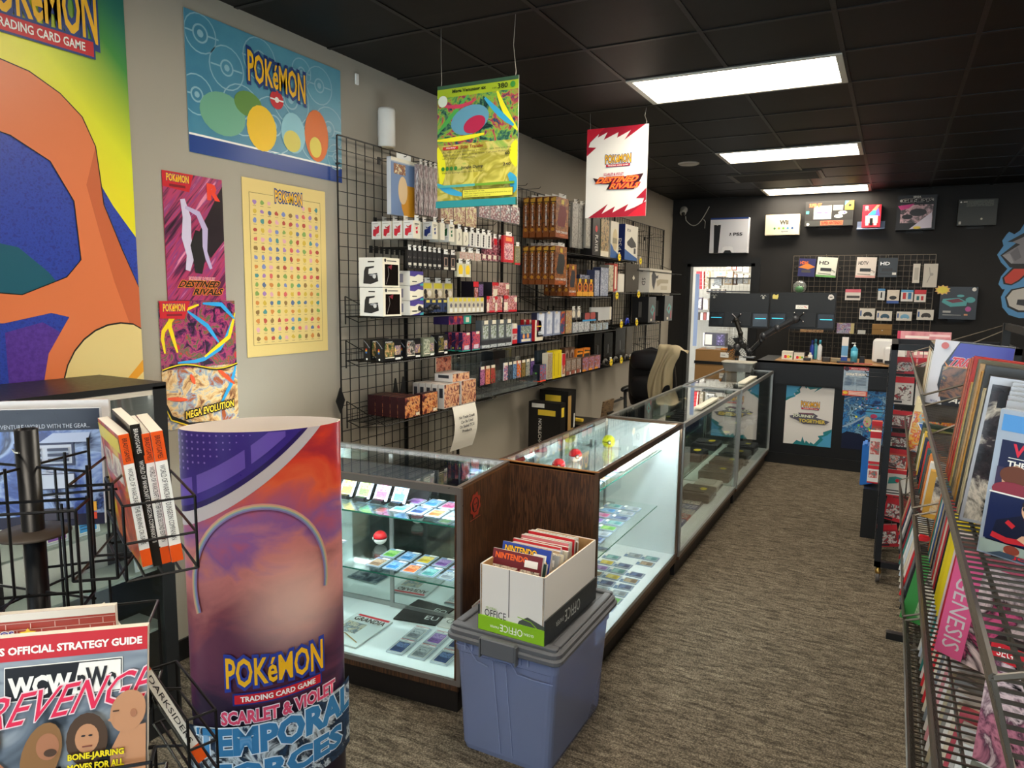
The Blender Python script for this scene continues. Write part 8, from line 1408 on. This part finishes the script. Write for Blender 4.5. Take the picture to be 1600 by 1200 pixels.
pocket_at(287,1150,1.40,1.22,.05,.23,.12,.02)
# front cover guide
p0=at(92,1304,.955)
sk=mat('#c08a64',.4); sk2=mat('#a87050',.4); hb_=mat('#8a6238',.45); hd=mat('#4a3422',.45); blkc=mat('#14141a',.3); YL=mat('#ecd61c',.35)
smoke=artm(('#3a4450','#6a7684','#98a2ac','#525c68'),6,.3,1.8,const=False)
wc=[('r',0,0,1,1,smoke),('r',0,.885,1,1,RED),('t',"PRIMA'S OFFICIAL STRATEGY GUIDE",.02,.915,.97,.955,TW,None,{'bold':.04}),
 ('r',.22,.69,.86,.86,TW),('r',.225,.695,.855,.855,blkc),('p',[(.58,.70),(.62,.85),(.85,.85),(.85,.70)],TW),('t','WCW',.24,.71,.58,.81,TW,None,{'bold':.05}),('t','nWo',.61,.715,.83,.825,TXT,None,{'bold':.03}),
 ('t','REVENGE',.1,.56,.98,.71,mat('#e02850',.3),mat('#f0d8dc',.3),{'slant':1,'skew':.10,'ow':.03})]
men=[
 # first man
 ('p',[(.0,.12),(.05,.26),(.2,.26),(.3,.16),(.32,.0),(0,0)],sk2),('d',.12,.36,.085,sk2,1.25),('d',.10,.42,.09,blkc,.7),('r',.02,.385,.2,.41,TW),
 # second man
 ('p',[(.22,.0),(.22,.15),(.32,.24),(.48,.24),(.56,.14),(.58,.0)],blkc),('d',.42,.28,.105,hb_,1.9,-.25),('d',.455,.315,.062,sk2,1.35),('d',.47,.285,.035,mat('#4a3424',.4),.7),('p',[(.30,.0),(.3,.12),(.36,.18),(.38,.0)],sk2),
 # third man
 ('p',[(.52,0),(.52,.14),(.62,.22),(.78,.22),(.84,.1),(.84,0)],blkc),('d',.67,.33,.115,hd,1.45),('d',.67,.335,.066,sk,1.4),('d',.65,.35,.012,TXT,.5),('d',.69,.35,.012,TXT,.5),('r',.645,.295,.7,.302,mat('#7a4034',.4)),
 # fourth man
 ('p',[(.80,.0),(.80,.26),(.86,.36),(1,.38),(1,0)],sk),('d',.90,.45,.10,sk,1.35,-.2),('p',[(.82,.44),(.785,.415),(.82,.40)],sk),('d',.93,.44,.018,sk2,1.5),('r',.815,.455,.85,.462,hd),
 ('l',[(.1,.05),(.4,.10),(.62,.16)],.09,sk2),('r',.52,.11,.6,.18,TW),
 ('t','BONE-JARRING',.57,.195,.88,.235,YL,blkc,{'bold':.04,'ow':.04}),('t','MOVES FOR ALL',.57,.15,.88,.185,YL,blkc,{'bold':.04,'ow':.04}),('t','62',.68,.075,.80,.14,YL,blkc,{'bold':.05,'ow':.04}),('t','WRESTLERS!',.6,.02,.93,.06,YL,blkc,{'bold':.04,'ow':.04})]
for (cx_,cy_) in ((.62,.1),(.86,.115)): men.append(('p',[(cx_+(.03 if i%2==0 else .013)*math.cos(PI/2+i*PI/5),cy_+(.024 if i%2==0 else .010)*math.sin(PI/2+i*PI/5)) for i in range(10)],mat('#e04a2c',.4)))
def up(it,dv):
    k=it[0]
    if k in('p','l'): return (k,[(u,v+dv) if v>.001 else (u,0) for u,v in it[1]])+it[2:]
    if k=='d': return ('d',it[1],it[2]+dv)+it[3:]
    if k=='r': return ('r',it[1],it[2]+dv,it[3],it[4]+dv,it[5])
    return ('t',it[1],it[2],it[3]+dv,it[4],it[5]+dv)+it[6:]
wc+=[up(q,.19 if q[0]=='t' or (q[0]=='p' and len(q[1])==10) else .15) for q in men]
tag(card(.215,.014,.275,mat('#d8d0c4',.4),front=wc).obj('strategy_guide',None,(p0[0],p0[1],p0[2]),(-.10,.035,.80)),'large strategy guide with red top band and wrestlers, lower left corner','strategy guide'); pocket_at(100,1306,.955,.80,.225,.035,.10,.004)
mr_=[('r',0,0,1,1,mat('#a84438',.35)),('r',0,.955,1,1,mat('#e0d8cc',.35))]
for i in range(3):
    mr_.append(('r',0,.94-i*.035,1,.943-i*.035,mat('#d8b8a8',.4)))
    for j in range(8): mr_.append(('r',.06+j*.125+(.06 if i%2 else 0),.908-i*.035,.064+j*.125+(.06 if i%2 else 0),.94-i*.035,mat('#d8b8a8',.4)))
mr_+=[('t','BROS.',.36,.875,.50,.915,mat('#5a4a8a',.4),TW,{'bold':.04}),('p',[(.56+(.045 if i%2==0 else .02)*math.cos(PI/2+i*PI/5),.895+(.030 if i%2==0 else .016)*math.sin(PI/2+i*PI/5)) for i in range(10)],mat('#ecc02c',.4)),('r',.4,.845,.95,.865,mat('#4a9a34',.4)),('r',0,.77,1,.845,mat('#24408c',.35)),('t','GET READY FOR MORE THAN A',.36,.79,.98,.83,YEL,None,{'bold':.03}),('r',0,.0,1,.77,mat('#1d2c68',.35)),('t','New',.84,.62,.95,.66,TW)]
p0=at(58,1214,1.16); tag(card(.28,.012,.275,mat('#d8d0c4',.4),front=mr_).obj('strategy_guide',None,(p0[0]-.02,p0[1],p0[2]),(-.03,0,.74)),'guide with brick wall print and blue band behind the wrestler guide','strategy guide'); pocket_at(52,1216,1.16,.74,.29,.035,.12,.004)
# loose rack piece and grey door at far left
tag(MB().bx(-.01,.01,-.15,.15,0,1.0,mat('#a8aca8',.5)).obj('partition_board',None,(-2.10,.62,.0),(0,0,.2)),'grey white panel edge at the far left beside the cabinet','panel')
SC.view_settings.view_transform='Standard'; SC.view_settings.look='None'; SC.view_settings.exposure=1.8; SC.view_settings.gamma=1
SC.cycles.transparent_max_bounces=32
W=bpy.data.worlds.new('sky'); SC.world=W; W.use_nodes=True; bg=W.node_tree.nodes['Background']; bg.inputs[0].default_value=(.78,.88,1,1); bg.inputs[1].default_value=1.6
